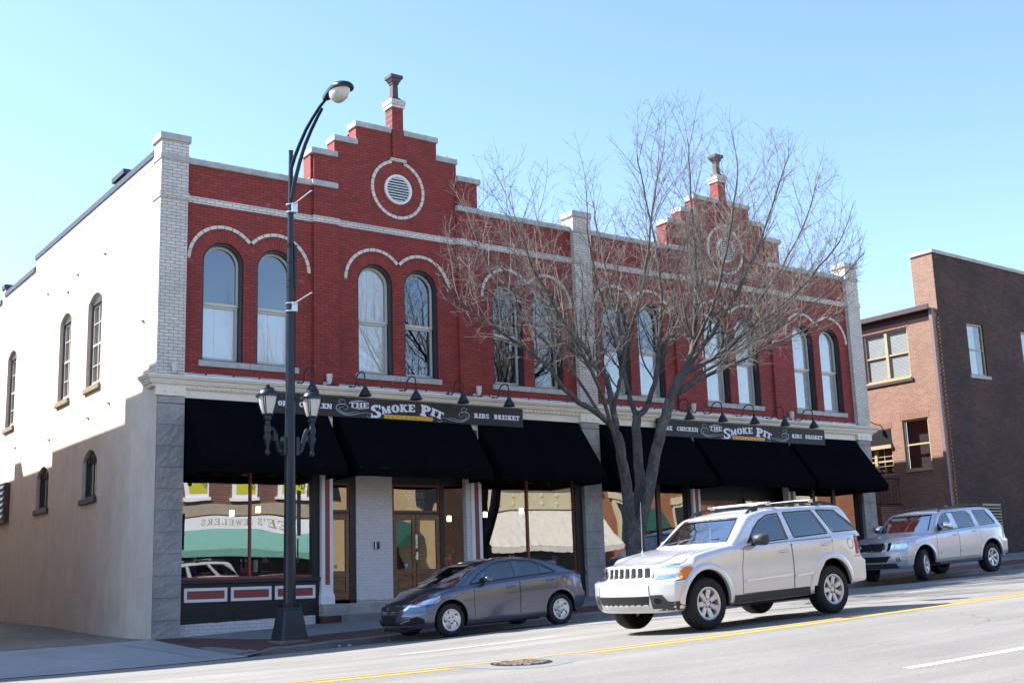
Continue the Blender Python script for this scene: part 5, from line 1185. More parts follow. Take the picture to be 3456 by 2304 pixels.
mb = MB(); frust(mb, PX+0.02, PY-0.02, 0.45, 0.60, 0.40, 0.37, 0.2); frust(mb, PX, PY, 0.60, 0.705, 0.34, 0.33, 0.1); part('footing', mb, M['footing'], SL, bevel=0.02)
mb = MB(); mb.lathe([(0.14, 1.34), (0.142, 1.42), (0.128, 1.43), (0.122, 3.0), (0.112, 4.9), (0.098, 6.0), (0.087, 7.6), (0.07, 9.2), (0.052, 10.6), (0.048, 11.1), (0.053, 11.1), (0.053, 11.13), (0.0, 11.14)], (PX, PY, 0), 'z', 24)
for sx, sy in ((-1, -1), (1, -1), (1, 1), (-1, 1)): mb.box(PX+sx*0.15-0.035, PX+sx*0.15+0.035, PY+sy*0.15-0.035, PY+sy*0.15+0.035, 1.35, 1.41)
po = part('pole', mb, M['post_green'], SL, smooth=True)
mb = MB(); mb.tube([(PX, 23.10, 10.02), (PX, 22.97, 10.34), (PX, 22.72, 10.72), (PX, 22.45, 11.04), (PX, 22.15, 11.28), (PX, 21.85, 11.47), (PX, 21.65, 11.58)], [0.045, 0.045, 0.043, 0.041, 0.039, 0.036, 0.034], 10)
mb.tube([(PX, 23.13, 10.72), (PX, 22.95, 10.93), (PX, 22.7, 11.15), (PX, 22.4, 11.37), (PX, 22.1, 11.52), (PX, 21.75, 11.66), (PX, 21.4, 11.745)], [0.042, 0.042, 0.04, 0.038, 0.036, 0.034, 0.032], 10)
part('curved_arm', mb, M['post_green'], SL, smooth=True)
# cobra head: hood and drop lens
mb = MB(); n = 18; prof = []
def hood(t, a):    # t along head 0..1 towards the street, a across
    y = 21.52-1.04*t; w = 0.055+0.17*sin(min(1, t*1.25)*pi/2)**1.2*(1 if t < 0.75 else sqrt(max(0, 1-((t-0.75)/0.25)**2)*0.98+0.02)); hgt = 0.05+0.115*sin(pi*min(1, 0.25+t*0.62))*(1 if t < 0.75 else sqrt(max(0, 1-((t-0.75)/0.25)**2)*0.96+0.04))
    return (PX+w*cos(a), y, 11.745-0.05*t+hgt*max(0, sin(a))-0.03*(sin(a) < 0)-0.0*t)
T = lin(0, 1, 16); A = lin(0, 2*pi, 25)[:-1]
vs = [hood(t, a) for t in T for a in A]; k = len(A); mb.add(vs, [(i*k+j, i*k+(j+1) % k, (i+1)*k+(j+1) % k, (i+1)*k+j) for i in range(15) for j in range(k)]+[tuple(range(k)), tuple(15*k+j for j in range(k))])
hd = part('lamp_head', mb, M['post_green'], SL, smooth=True, sharp=50)
mb = MB(); vs = []
for r, z in ((1.0, 0.0), (0.95, -0.07), (0.75, -0.15), (0.45, -0.205), (0.15, -0.225), (0.0, -0.228)):
    for j in range(20): a = 2*pi*j/20; vs.append((PX+0.19*r*cos(a), 20.86+0.31*r*sin(a), 11.675+z))
mb.add(vs, [(i*20+j, i*20+(j+1) % 20, (i+1)*20+(j+1) % 20, (i+1)*20+j) for i in range(5) for j in range(20)])
part('drop_lens', mb, M['lens'], hd, smooth=True)
# banner brackets
for z, dz in ((9.80, 0.08), (7.60, 0.06)):
    mb = MB(); mb.box(PX-0.02, PX+0.10, PY-0.14, PY-0.05, z-0.10, z+0.10); mb.tube([(PX+0.03, PY-0.1, z+dz), (PX+0.03, PY-0.95, z+dz+0.06)], 0.017, 8)
    for q in (-0.085, 0.085): mb.lathe([(0.095, -0.012), (0.105, -0.012), (0.105, 0.012), (0.095, 0.012)], (PX, PY, z+q), 'z', 20)
    part('banner_bracket', mb, M['alu'], SL)
mb = MB()
for z in (8.05, 8.2, 8.6, 8.95, 9.0): mb.lathe([(0.078, -0.012), (0.092, -0.012), (0.092, 0.012), (0.078, 0.012)], (PX, PY, z), 'z', 18)
mb.box(PX+0.05, PX+0.11, PY-0.08, PY-0.02, 8.05, 8.98); part('conduit_strap', mb, M['dark_metal'], SL)
# lanterns
for s in (-1, 1):
    cx, cy = PX+s*0.505, PY
    a = MB(); zz = lin(0, 1, 26); P = []
    for t in zz:   # S-shaped scroll from plate to column
        P.append((PX+s*(0.13+0.30*t), cy, 4.60-0.09*sin(pi*min(1, t*2))*(t < 0.5)+0.36*sstep((t-0.40)/0.5)+0.02*t))
    a.tube(P, [0.052]*26, 8)
    sp = [(PX+s*(0.225+0.062*(1-0.6*t)*cos(2.6*pi*t+1.6)), cy, 4.665+0.062*(1-0.6*t)*sin(2.6*pi*t+1.6)) for t in lin(0, 1, 22)]; a.tube(sp, 0.022, 6)
    a.box(PX+s*0.145-0.035, PX+s*0.145+0.035, cy-0.075, cy+0.075, 4.45, 4.82); a.box(PX+s*0.34-0.045, PX+s*0.34+0.045, cy-0.05, cy+0.05, 4.74, 4.88)
    arm = part('lantern_arm', a, M['post_green'], SL, smooth=True)
    b = MB(); b.lathe([(0.0, 4.42), (0.035, 4.43), (0.055, 4.47), (0.05, 4.515), (0.03, 4.53), (0.036, 4.55), (0.032, 4.60), (0.055, 4.68), (0.085, 4.77), (0.086, 4.81), (0.06, 4.87), (0.065, 4.90), (0.08, 4.91), (0.08, 5.02), (0.066, 5.03), (0.066, 5.05), (0.056, 5.06), (0.055, 5.14), (0.078, 5.15), (0.085, 5.16), (0.085, 5.24), (0.12, 5.26), (0.12, 5.285), (0.0, 5.285)], (cx, cy, 0), 'z', 20)
    part('lantern_stem', b, M['post_green'], SL, smooth=True, sharp=40)
    g = MB(); g.lathe([(0.112, 5.286), (0.145, 5.38), (0.178, 5.50), (0.198, 5.60), (0.203, 5.64)], (cx, cy, 0), 'z', 24); gl = part('lantern_glass', g, M['lens'], SL, smooth=True)
    c = MB(); c.lathe([(0.19, 5.638), (0.235, 5.638), (0.235, 5.695), (0.20, 5.70), (0.185, 5.74), (0.15, 5.785), (0.115, 5.805), (0.125, 5.815), (0.12, 5.83), (0.05, 5.84), (0.03, 5.845), (0.042, 5.87), (0.036, 5.90), (0.0, 5.91)], (cx, cy, 0), 'z', 24)
    for k in range(4): c.lathe([(0.0, -0.03), (0.025, -0.02), (0.03, 0.0), (0.025, 0.02), (0.0, 0.03)], (cx+0.24*cos(pi/4+k*pi/2), cy+0.24*sin(pi/4+k*pi/2), 5.667), 'z', 8)
    part('lantern_cap', c, M['post_green'], SL, smooth=True, sharp=40)
    r = MB()
    for k in range(8):
        t = pi/4+(k//2)*pi/2+(0.11 if k % 2 else -0.11); r.tube([(cx+q*cos(t), cy+q*sin(t), z) for q, z in ((0.118, 5.287), (0.151, 5.38), (0.184, 5.50), (0.204, 5.60), (0.209, 5.64))], 0.0085, 6)
    part('lantern_rib', r, M['post_green'], gl, smooth=True)
# signs strapped to the post, seen almost edge on
for (z0, z1, w, d, lab) in ((2.79, 3.72, 0.33, Vector((0.62, 0.78, 0)), 'taller traffic sign strapped to the street lamp, seen nearly edge on'), (2.25, 2.73, 0.28, Vector((0.52, 0.85, 0)), 'lower small traffic sign strapped to the street lamp, seen nearly edge on')):
    m = MB(); o = Vector((PX+0.125, PY-0.08, 0)); q = Vector((-d.y, d.x, 0))*0.004
    c4 = [o+q, o+d*w+q, o+d*w-q, o-q]; m.add([(p.x, p.y, z0) for p in c4]+[(p.x, p.y, z1) for p in c4], [(0, 3, 2, 1), (4, 5, 6, 7), (0, 1, 5, 4), (1, 2, 6, 5), (2, 3, 7, 6), (3, 0, 4, 7)])
    single('traffic_sign', m, M['dark_metal'], lab, 'traffic sign', org=(PX+0.125, PY-0.08, z0))

# ================================================================ bare street tree
random.seed(77)
def bark():
    b = NB('bark'); c = b.coord()
    n = b.noise(c, 5, 6, 0.7, 0.32, 0.68, (0.040, 0.036, 0.034, 1), (0.13, 0.12, 0.115, 1), stretch=(1, 1, 0.45)); k = b.noise(c, 9, 3, 0.6, 0.58, 0.70, (0, 0, 0, 1), (1, 1, 1, 1))
    b.base(b.mix(n, (0.24, 0.245, 0.235), b.mulv(k, 0.6))); b.set(Roughness=0.9); b.bump(b.noise(c, 26, 6, 0.75, 0.2, 0.8, stretch=(1, 1, 0.4)), 0.7, 0.02); return b.m
M['bark'] = bark(); M['twig'] = plain('twig', (0.225, 0.195, 0.17), 0.85, var=0.2, scale=4)
LIMB = {'A': [(20.37, 23.2, 2.7), (20.15, 23.1, 3.39), (19.87, 22.9, 4.25), (19.69, 22.8, 4.97), (19.54, 22.75, 5.25)],
'A1': [(19.54, 22.75, 5.25), (18.92, 22.6, 5.65), (18.08, 22.4, 5.9), (17.49, 22.2, 6.19), (16.95, 22.1, 6.63), (16.34, 22.0, 6.94), (15.53, 21.9, 7.27), (14.74, 21.8, 7.58), (14.07, 21.7, 7.99)],
'A2': [(19.54, 22.75, 5.25), (19.61, 22.9, 5.8), (19.61, 23.1, 6.7), (19.35, 23.2, 7.01), (18.99, 23.4, 7.75), (18.7, 23.6, 8.15), (18.26, 23.8, 8.65), (17.78, 24.0, 9.09), (17.22, 24.2, 9.56)],
'A3': [(19.61, 22.9, 5.8), (19.61, 22.6, 6.52), (19.5, 22.4, 6.91), (19.09, 22.1, 7.42), (18.6, 21.8, 8.05), (18.07, 21.5, 8.81), (17.73, 21.3, 9.66)],
'B': [(20.42, 23.25, 2.75), (20.81, 23.4, 4.02), (20.87, 23.5, 5.1), (20.95, 23.55, 5.88)],
'B1': [(20.95, 23.55, 5.88), (20.88, 23.7, 6.33), (21.01, 24.0, 7.06), (21.3, 24.3, 7.95), (21.3, 24.6, 8.91), (21.27, 24.8, 9.96), (21.19, 25.0, 11.11), (21.12, 25.1, 12.17)],
'B2': [(20.95, 23.55, 5.88), (21.31, 23.5, 6.13), (21.6, 23.4, 7.01), (21.68, 23.3, 7.88), (21.76, 23.2, 9.08), (21.58, 23.1, 10.26), (21.22, 23.0, 11.59), (20.9, 22.9, 12.84)],
'C': [(20.41, 23.18, 2.6), (20.72, 22.9, 4.12), (20.92, 22.7, 5.16), (21.08, 22.6, 5.76), (21.26, 22.5, 6.22), (21.55, 22.4, 6.8)],
'C1': [(21.55, 22.4, 6.8), (21.91, 22.3, 7.48), (21.96, 22.2, 8.25), (22.0, 22.1, 9.27), (22.0, 22.1, 10.48), (22.11, 22.2, 11.84), (22.12, 22.2, 13.26)],
'C2': [(21.55, 22.4, 6.8), (22.17, 21.7, 7.24), (22.58, 21.0, 7.76), (23.08, 20.2, 8.35), (23.47, 19.5, 9.01), (23.87, 18.9, 9.76)],
'C3': [(21.26, 22.5, 6.22), (21.81, 21.6, 6.71), (22.07, 20.8, 6.96), (22.3, 20.0, 7.17), (22.72, 19.2, 7.51), (23.14, 18.6, 7.8)],
'C4': [(21.55, 22.4, 6.8), (22.31, 22.0, 7.85), (22.87, 21.6, 8.86), (23.35, 21.2, 10.03), (23.85, 20.9, 11.34), (24.21, 20.7, 12.42)],
'C5': [(21.91, 22.3, 7.48), (21.56, 21.2, 8.24), (21.16, 20.3, 9.13), (20.85, 19.6, 10.11), (20.74, 19.2, 11.17)],
'C6': [(22.17, 21.7, 7.24), (23.84, 21.9, 8.71), (25.27, 22.0, 10.07), (26.55, 22.1, 11.66), (27.3, 22.2, 12.9)],
'C7': [(22.17, 21.7, 7.24), (23.3, 20.6, 7.85), (24.3, 19.7, 8.75), (25.0, 19.0, 9.7)],
'C8': [(21.26, 22.5, 6.22), (22.4, 22.4, 6.95), (23.9, 22.3, 7.75), (25.4, 22.2, 8.8), (26.8, 22.1, 10.2)],
'D4': [(18.92, 22.6, 5.65), (18.3, 22.9, 6.8), (17.3, 23.2, 7.9), (16.4, 23.5, 9.2), (15.9, 23.7, 10.6)],
'D1': [(19.87, 22.9, 4.25), (18.16, 21.6, 5.96), (17.02, 20.9, 6.8), (16.0, 20.4, 7.49), (15.09, 20.0, 8.29), (14.52, 19.8, 9.2)],
'D2': [(21.6, 23.4, 7.01), (22.76, 23.9, 8.34), (24.37, 24.5, 9.83), (25.99, 25.0, 11.52), (27.0, 25.3, 12.9)],
'D3': [(19.5, 22.4, 6.91), (19.13, 21.4, 7.81), (18.88, 20.6, 8.91), (18.8, 20.2, 10.11), (18.89, 19.9, 11.21)]}
RAD = {'A': (.165, .11), 'A1': (.085, .022), 'A2': (.095, .022), 'A3': (.06, .018), 'B': (.15, .115), 'B1': (.08, .014), 'B2': (.095, .014), 'C': (.165, .12), 'C1': (.09, .014), 'C2': (.075, .018), 'C3': (.055, .015), 'C4': (.08, .014), 'C5': (.055, .014), 'C6': (.05, .012), 'C7': (.045, .013), 'C8': (.05, .013), 'D4': (.045, .013), 'D1': (.06, .015), 'D2': (.06, .014), 'D3': (.05, .014)}
ENV = [(14.39, 8.86), (14.85, 10.94), (15.3, 11.83), (16.8, 12.35), (18.2, 12.62), (19.64, 13.8), (21.14, 14.37), (22.85, 15.14), (24.59, 14.94), (26.41, 14.58), (28.52, 14.61), (29.44, 13.25), (30.05, 11.53), (29.4, 9.86), (27.71, 8.24), (24.16, 7.1), (21.36, 6.6), (18.41, 6.5), (16.22, 6.9), (14.44, 7.82)]
def inside(px, pz):
    r = False; j = len(ENV)-1
    for i in range(len(ENV)):
        (xi, zi), (xj, zj) = ENV[i], ENV[j]
        if (zi > pz) != (zj > pz) and px < (xj-xi)*(pz-zi)/(zj-zi)+xi: r = not r
        j = i
    return r
def okpt(p):   # stays within the crown's measured extent and off the facade
    k = 22.8/p.y
    return 17.8 < p.y < 26.2 and 13.2 < p.x < 28.2 and inside(p.x*k, 1.6+(p.z-1.6)*k)
def smooth_line(pts, sub=3):
    P = [Vector(p) for p in pts]; Q = []
    for i in range(len(P)-1):
        p0, p1, p2, p3 = P[max(i-1, 0)], P[i], P[i+1], P[min(i+2, len(P)-1)]
        for t in lin(0, 1, sub+1)[:-1]:
            Q.append(0.5*((2*p1)+(p2-p0)*t+(2*p0-5*p1+4*p2-p3)*t*t+(3*p1-p0-3*p2+p3)*t**3)+Vector((random.gauss(0, .012), random.gauss(0, .012), random.gauss(0, .008))))
    Q.append(P[-1]); return Q
TR = thing('street_tree', (20.42, 23.2, 1.2), 'leafless multi-stemmed street tree on the pavement behind the silver car', 'tree')
trunk = MB(); zg_ = zwalk(20.4, 23.2)
tp = [(20.36, 23.2, zg_-0.1), (20.36, 23.2, zg_+0.12), (20.35, 23.2, zg_+0.5), (20.35, 23.2, 2.2), (20.38, 23.2, 2.8), (20.42, 23.2, 3.15)]
trunk.tube(smooth_line(tp, 3), [0.36, 0.34, 0.32, 0.30, 0.275, 0.265, 0.26, 0.255, 0.25, 0.25, 0.25, 0.25, 0.25, 0.235, 0.20, 0.16][:16], 18)
crown = MB(); twigs = MB(); NT = [0]
def grow(p, d, L, r, lev):
    """one branch: a wandering line, then its own side branches"""
    n = max(3, int(L/0.22)); pts = [p.copy()]; q = p.copy(); dd = d.normalized()
    bend = Vector((random.gauss(0, .10), random.gauss(0, .10), random.gauss(0, .05)))
    for i in range(n):
        dd = (dd+bend*0.5+Vector((random.gauss(0, .10), random.gauss(0, .10), random.gauss(0, .09)+(0.075 if lev >= 2 else 0.02)))).normalized()
        q = q+dd*(L/n); pts.append(q.copy())
        if not okpt(q): break
    if len(pts) < 3: return
    k = len(pts); rad = [max(0.0032, r*(1-0.75*i/(k-1))) for i in range(k)]
    (crown if r > 0.016 else twigs).tube(pts, rad, 5 if r > 0.016 else 3, 0, False); NT[0] += 1
    if lev <= 0 or L < 0.25: return
    m = int(L/(0.26 if lev > 1 else 0.19)); side = random.random()*6.28
    for i in range(m):
        t = 0.12+0.86*(i+random.random()*0.7)/max(1, m); j = min(k-2, int(t*(k-1))); b = pts[j]; dv = (pts[j+1]-pts[j]).normalized()
        side += 2.4; a = Vector((0.3, 0.2, 0.9)); u = dv.cross(a).normalized(); w = dv.cross(u)
        ang = radians(random.uniform(28, 58)); nd = dv*cos(ang)+(u*cos(side)+w*sin(side))*sin(ang); nd.z += 0.12
        grow(b, nd, L*random.uniform(0.26, 0.48)*(1.1-0.45*t), max(0.0042, rad[j]*0.5), lev-1)
for name, pts in LIMB.items():
    q = smooth_line(pts, 4); k = len(q); r0, r1 = RAD[name]; main = name in 'ABC'
    rad = [r0+(r1-r0)*(i/(k-1))**0.8 for i in range(k)]
    (trunk if main else crown).tube(q, rad, 12 if main else 8, 0, False)
    if main: continue
    Lt = sum((q[i+1]-q[i]).length for i in range(k-1)); m = int(Lt/0.27); side = random.random()*6
    for i in range(m):
        t = 0.16+0.84*(i+0.5*random.random())/m; j = min(k-2, int(t*(k-1))); dv = (q[j+1]-q[j]).normalized(); side += 2.4
        u = dv.cross(Vector((0.3, 0.2, 0.9))).normalized(); w = dv.cross(u); ang = radians(random.uniform(25, 52))
        nd = dv*cos(ang)+(u*cos(side)+w*sin(side))*sin(ang); nd.z += 0.22
        grow(q[j], nd, random.uniform(1.5, 3.3)*(1.15-0.45*t), max(0.012, rad[j]*0.42), 2)
    grow(q[-1], (q[-1]-q[-2]), random.uniform(1.2, 2.2), r1*0.95, 2)
part('trunk', trunk, M['bark'], TR, smooth=True, recalc=False, sharp=80)
part('branches', crown, M['bark'], TR, smooth=True, recalc=False, sharp=80)
part('twigs', twigs, M['twig'], TR, smooth=True, recalc=False, sharp=180)
print('TREE', NT[0], len(twigs.f))
# ================================================================ cars
def ip(tab, x):
    """smooth (monotone-ish cubic) interpolation of a table of (x, value)"""
    if x <= tab[0][0]: return tab[0][1]
    if x >= tab[-1][0]: return tab[-1][1]
    for i in range(len(tab)-1):
        x0, v0 = tab[i]; x1, v1 = tab[i+1]
        if x0 <= x <= x1:
            h = x1-x0; t = (x-x0)/h
            s = (v1-v0)/h
            m0 = s if i == 0 else ((v1-tab[i-1][1])/(x1-tab[i-1][0])); m1 = s if i+2 >= len(tab) else ((tab[i+2][1]-v0)/(tab[i+2][0]-x0))
            if i > 0 and (v0-tab[i-1][1])*s <= 0: m0 = 0
            if i+2 < len(tab) and (tab[i+2][1]-v1)*s <= 0: m1 = 0
            lim = 3*abs(s); m0 = max(-lim, min(lim, m0)); m1 = max(-lim, min(lim, m1))
            return (2*t**3-3*t*t+1)*v0+(t**3-2*t*t+t)*h*m0+(-2*t**3+3*t*t)*v1+(t**3-t*t)*h*m1
def crom(pts, sub):
    P = [Vector((*p, 0)) for p in pts]; Q = []
    for i in range(len(P)-1):
        p0, p1, p2, p3 = P[max(i-1, 0)], P[i], P[i+1], P[min(i+2, len(P)-1)]
        for t in lin(0, 1, sub+1)[:-1]: Q.append(0.5*((2*p1)+(p2-p0)*t+(2*p0-5*p1+4*p2-p3)*t*t+(3*p1-p0-3*p2+p3)*t**3))
    Q.append(P[-1]); return [(q.x, q.y) for q in Q]
def loft(xs, section, warp, ncap=15):
    """closed symmetric body from half sections (bottom centre -> top centre)"""
    mb = MB(); k = None; rings = []
    for x in xs:
        s = section(x); k = len(s)
        rings.append([(x, -y, z) for y, z in s]+[(x, y, z) for y, z in s[::-1]][1:-1])
    n = len(rings[0]); vs = [p for r in rings for p in r]
    fs = [(i*n+j, i*n+(j+1) % n, (i+1)*n+(j+1) % n, (i+1)*n+j) for i in range(len(xs)-1) for j in range(n)]
    mb.add(vs, fs)
    for x, fl in ((xs[0], 0), (xs[-1], 1)):
        s = section(x); us = lin(-1, 1, ncap)
        v = [(x, y*u, z) for y, z in s for u in us]; f = [(i*ncap+j, i*ncap+j+1, (i+1)*ncap+j+1, (i+1)*ncap+j) for i in range(k-1) for j in range(ncap-1)]
        mb.add(v, f)
    mb.v = [warp(*p) for p in mb.v]
    return mb
def to_obj(mb, name, mats, smooth=True):
    me = mb.mesh(name, mats, (0, 0, 0), smooth)
    bm = bmesh.new(); bm.from_mesh(me); bmesh.ops.remove_doubles(bm, verts=bm.verts, dist=0.0015); bmesh.ops.dissolve_degenerate(bm, dist=0.0005, edges=bm.edges)
    bmesh.ops.recalc_face_normals(bm, faces=bm.faces); bm.to_mesh(me); bm.free()
    return link(name, me)
def cut(obj, cutters):
    for c in cutters:
        m = obj.modifiers.new('cut', 'BOOLEAN'); m.operation = 'DIFFERENCE'; m.solver = 'EXACT'; m.object = c; m.material_mode = 'TRANSFER'
    dg = bpy.context.evaluated_depsgraph_get(); dg.update()
    me = bpy.data.meshes.new_from_object(obj.evaluated_get(dg))
    obj.modifiers.clear(); old = obj.data; obj.data = me; bpy.data.meshes.remove(old)
def kill(objs):
    for o in objs:
        me = o.data; bpy.data.objects.remove(o); bpy.data.meshes.remove(me)
def bvh_of(objs):
    vs, fs = [], []
    for o in objs:
        b = len(vs); vs += [v.co.copy() for v in o.data.vertices]; fs += [[i+b for i in p.vertices] for p in o.data.polygons]
    return BVHTree.FromPolygons(vs, fs)
AXD = {'y-': Vector((0, 1, 0)), 'y+': Vector((0, -1, 0)), 'x-': Vector((1, 0, 0)), 'x+': Vector((-1, 0, 0)), 'z+': Vector((0, 0, -1))}
def cast(bvh, a, b, ax):
    d = AXD[ax]; o = {'y': Vector((a, 0, b)), 'x': Vector((0, a, b)), 'z': Vector((a, b, 0))}[ax[0]]-d*6
    h = bvh.ray_cast(o, d); return (h[0], d) if h[0] is not None else (None, d)
def panel(mb, bvh, poly, ax, off=0.004, thick=0.006, step=0.05, m=0):
    """a thin shell that follows the body, outlined by a 2-D polygon in the projection plane"""
    P = []
    for i, p in enumerate(poly):          # densify the outline
        q = poly[(i+1) % len(poly)]; L = sqrt((q[0]-p[0])**2+(q[1]-p[1])**2); n = max(1, int(L/step))
        P += [(p[0]+(q[0]-p[0])*t/n, p[1]+(q[1]-p[1])*t/n) for t in range(n)]
    nb = len(P); xs = [p[0] for p in P]; ys = [p[1] for p in P]
    def ins(x, y):
        r = False; j = nb-1
        for i in range(nb):
            if (P[i][1] > y) != (P[j][1] > y) and x < (P[j][0]-P[i][0])*(y-P[i][1])/(P[j][1]-P[i][1])+P[i][0]: r = not r
            j = i
        return r
    inner = []; x = min(xs)+step*0.5
    while x < max(xs):
        y = min(ys)+step*0.5
        while y < max(ys):
            if ins(x, y) and min((x-a)**2+(y-b)**2 for a, b in P) > (step*0.45)**2: inner.append((x, y))
            y += step
        x += step
    V = [Vector(p) for p in P+inner]
    r = delaunay_2d_cdt(V, [(i, (i+1) % nb) for i in range(nb)], [], 1, 1e-6)
    co, fc = r[0], r[2]; pts = []; last = None
    hits = [cast(bvh, v.x, v.y, ax) for v in co]; d = AXD[ax]
    good = [h[0] for h in hits if h[0] is not None]
    if not good: return
    for v, (h, dd) in zip(co, hits):
        if h is None:
            a = {'y': 1, 'x': 0, 'z': 2}[ax[0]]; pl = (lambda q: (q.x, q.z)) if ax[0] == 'y' else ((lambda q: (q.y, q.z)) if ax[0] == 'x' else (lambda q: (q.x, q.y)))
            g = min(good, key=lambda q: (pl(q)[0]-v.x)**2+(pl(q)[1]-v.y)**2); h = Vector((v.x, g.y, v.y)) if ax[0] == 'y' else (Vector((g.x, v.x, v.y)) if ax[0] == 'x' else Vector((v.x, v.y, g.z)))
        pts.append(h-dd*off)
    n = len(pts); bset = [i for i in range(n) if any(i in o for o in [()])]
    fs = [tuple(f) for f in fc]; edges = {}
    for f in fs:
        for i in range(len(f)):
            e = (f[i], f[(i+1) % len(f)]); k = (min(e), max(e)); edges[k] = edges.get(k, 0)+1
    bd = [k for k, c in edges.items() if c == 1]; bv = sorted({i for e in bd for i in e}); mp = {v: n+i for i, v in enumerate(bv)}
    mb.add([tuple(p) for p in pts]+[tuple(pts[v]+d*thick) for v in bv], fs+[(a, b, mp[b], mp[a]) for a, b in bd], m)
def ribbon(mb, bvh, line, ax, w=0.008, off=0.003, m=0, step=0.05):
    L = []
    for p, q in zip(line[:-1], line[1:]):
        n = max(1, int(sqrt((q[0]-p[0])**2+(q[1]-p[1])**2)/step)); L += [(p[0]+(q[0]-p[0])*t/n, p[1]+(q[1]-p[1])*t/n) for t in range(n)]
    L.append(line[-1]); V = []
    for i, p in enumerate(L):
        a, b = L[max(i-1, 0)], L[min(i+1, len(L)-1)]; dx, dy = b[0]-a[0], b[1]-a[1]; l = sqrt(dx*dx+dy*dy) or 1
        for s in (-1, 1):
            h, d = cast(bvh, p[0]-dy/l*w/2*s, p[1]+dx/l*w/2*s, ax)
            V.append(tuple(h-d*off) if h is not None else None)
    for i in range(len(L)-1):
        q = [V[2*i], V[2*i+2], V[2*i+3], V[2*i+1]]
        if all(q): mb.add(q, [(0, 1, 2, 3)], m)
def mir(poly): return [(-a, b) for a, b in poly][::-1]

def carpaint(name, col, metal=0.75, rough=0.32):
    b = NB(name); c = b.coord(); n = b.noise(c, 900, 2, 0.5, 0.35, 0.65, (*[x*0.93 for x in col], 1), (*[min(1, x*1.07) for x in col], 1))
    dirt = b.noise(c, 2.2, 6, 0.7, 0.35, 0.75, (0.90, 0.89, 0.87, 1), (1, 1, 1, 1)); b.base(b.mix(n, dirt, 0.6, 'MULTIPLY'))
    b.set(Metallic=metal, Roughness=rough, Coat_Weight=0.7, Coat_Roughness=0.04); return b.m
M['paint_silver'] = carpaint('paint_silver', (0.74, 0.75, 0.78), 0.45, 0.28)
M['paint_silver_warm'] = carpaint('paint_silver_warm', (0.62, 0.63, 0.68), 0.5, 0.28)
M['paint_grey'] = carpaint('paint_grey', (0.125, 0.142, 0.19), 0.8, 0.22)
M['rubber'] = plain('rubber', (0.012, 0.012, 0.013), 0.8, var=0.25, scale=8, bump=0.2)
M['trim_black'] = plain('trim_black', (0.016, 0.016, 0.018), 0.5, var=0.15)
M['trim_grey'] = plain('trim_grey', (0.045, 0.047, 0.052), 0.55, var=0.1)
M['gap'] = plain('gap', (0.006, 0.006, 0.007), 0.8)
M['chrome'] = plain('chrome', (0.78, 0.78, 0.79), 0.10, metal=1.0, var=0.03)
M['alloy'] = plain('alloy', (0.66, 0.66, 0.68), 0.30, metal=0.55, var=0.06)
M['hubcap'] = plain('hubcap', (0.60, 0.61, 0.64), 0.32, metal=0.65, var=0.04)
M['interior_dark'] = plain('interior_dark', (0.03, 0.03, 0.033), 0.8)
M['interior_light'] = plain('interior_light', (0.22, 0.21, 0.20), 0.8)
M['car_glass'] = glass('car_glass', (0.40, 0.46, 0.46), 0.14, 0.9)
M['car_glass_dark'] = glass('car_glass_dark', (0.09, 0.10, 0.11), 0.16, 0.9)
M['wind_glass'] = glass('wind_glass', (0.62, 0.74, 0.72), 0.06, 0.55)
M['lamp_lens'] = glass('lamp_lens', (0.93, 0.95, 0.97), 0.16, 0.7)
M['reflector'] = plain('reflector', (0.75, 0.78, 0.82), 0.22, metal=0.85, var=0.15, scale=18)
M['amber'] = plain('amber', (0.70, 0.20, 0.015), 0.2, var=0.1, coat=0.6)
M['tail_red'] = plain('tail_red', (0.30, 0.012, 0.012), 0.18, var=0.15, coat=0.8)

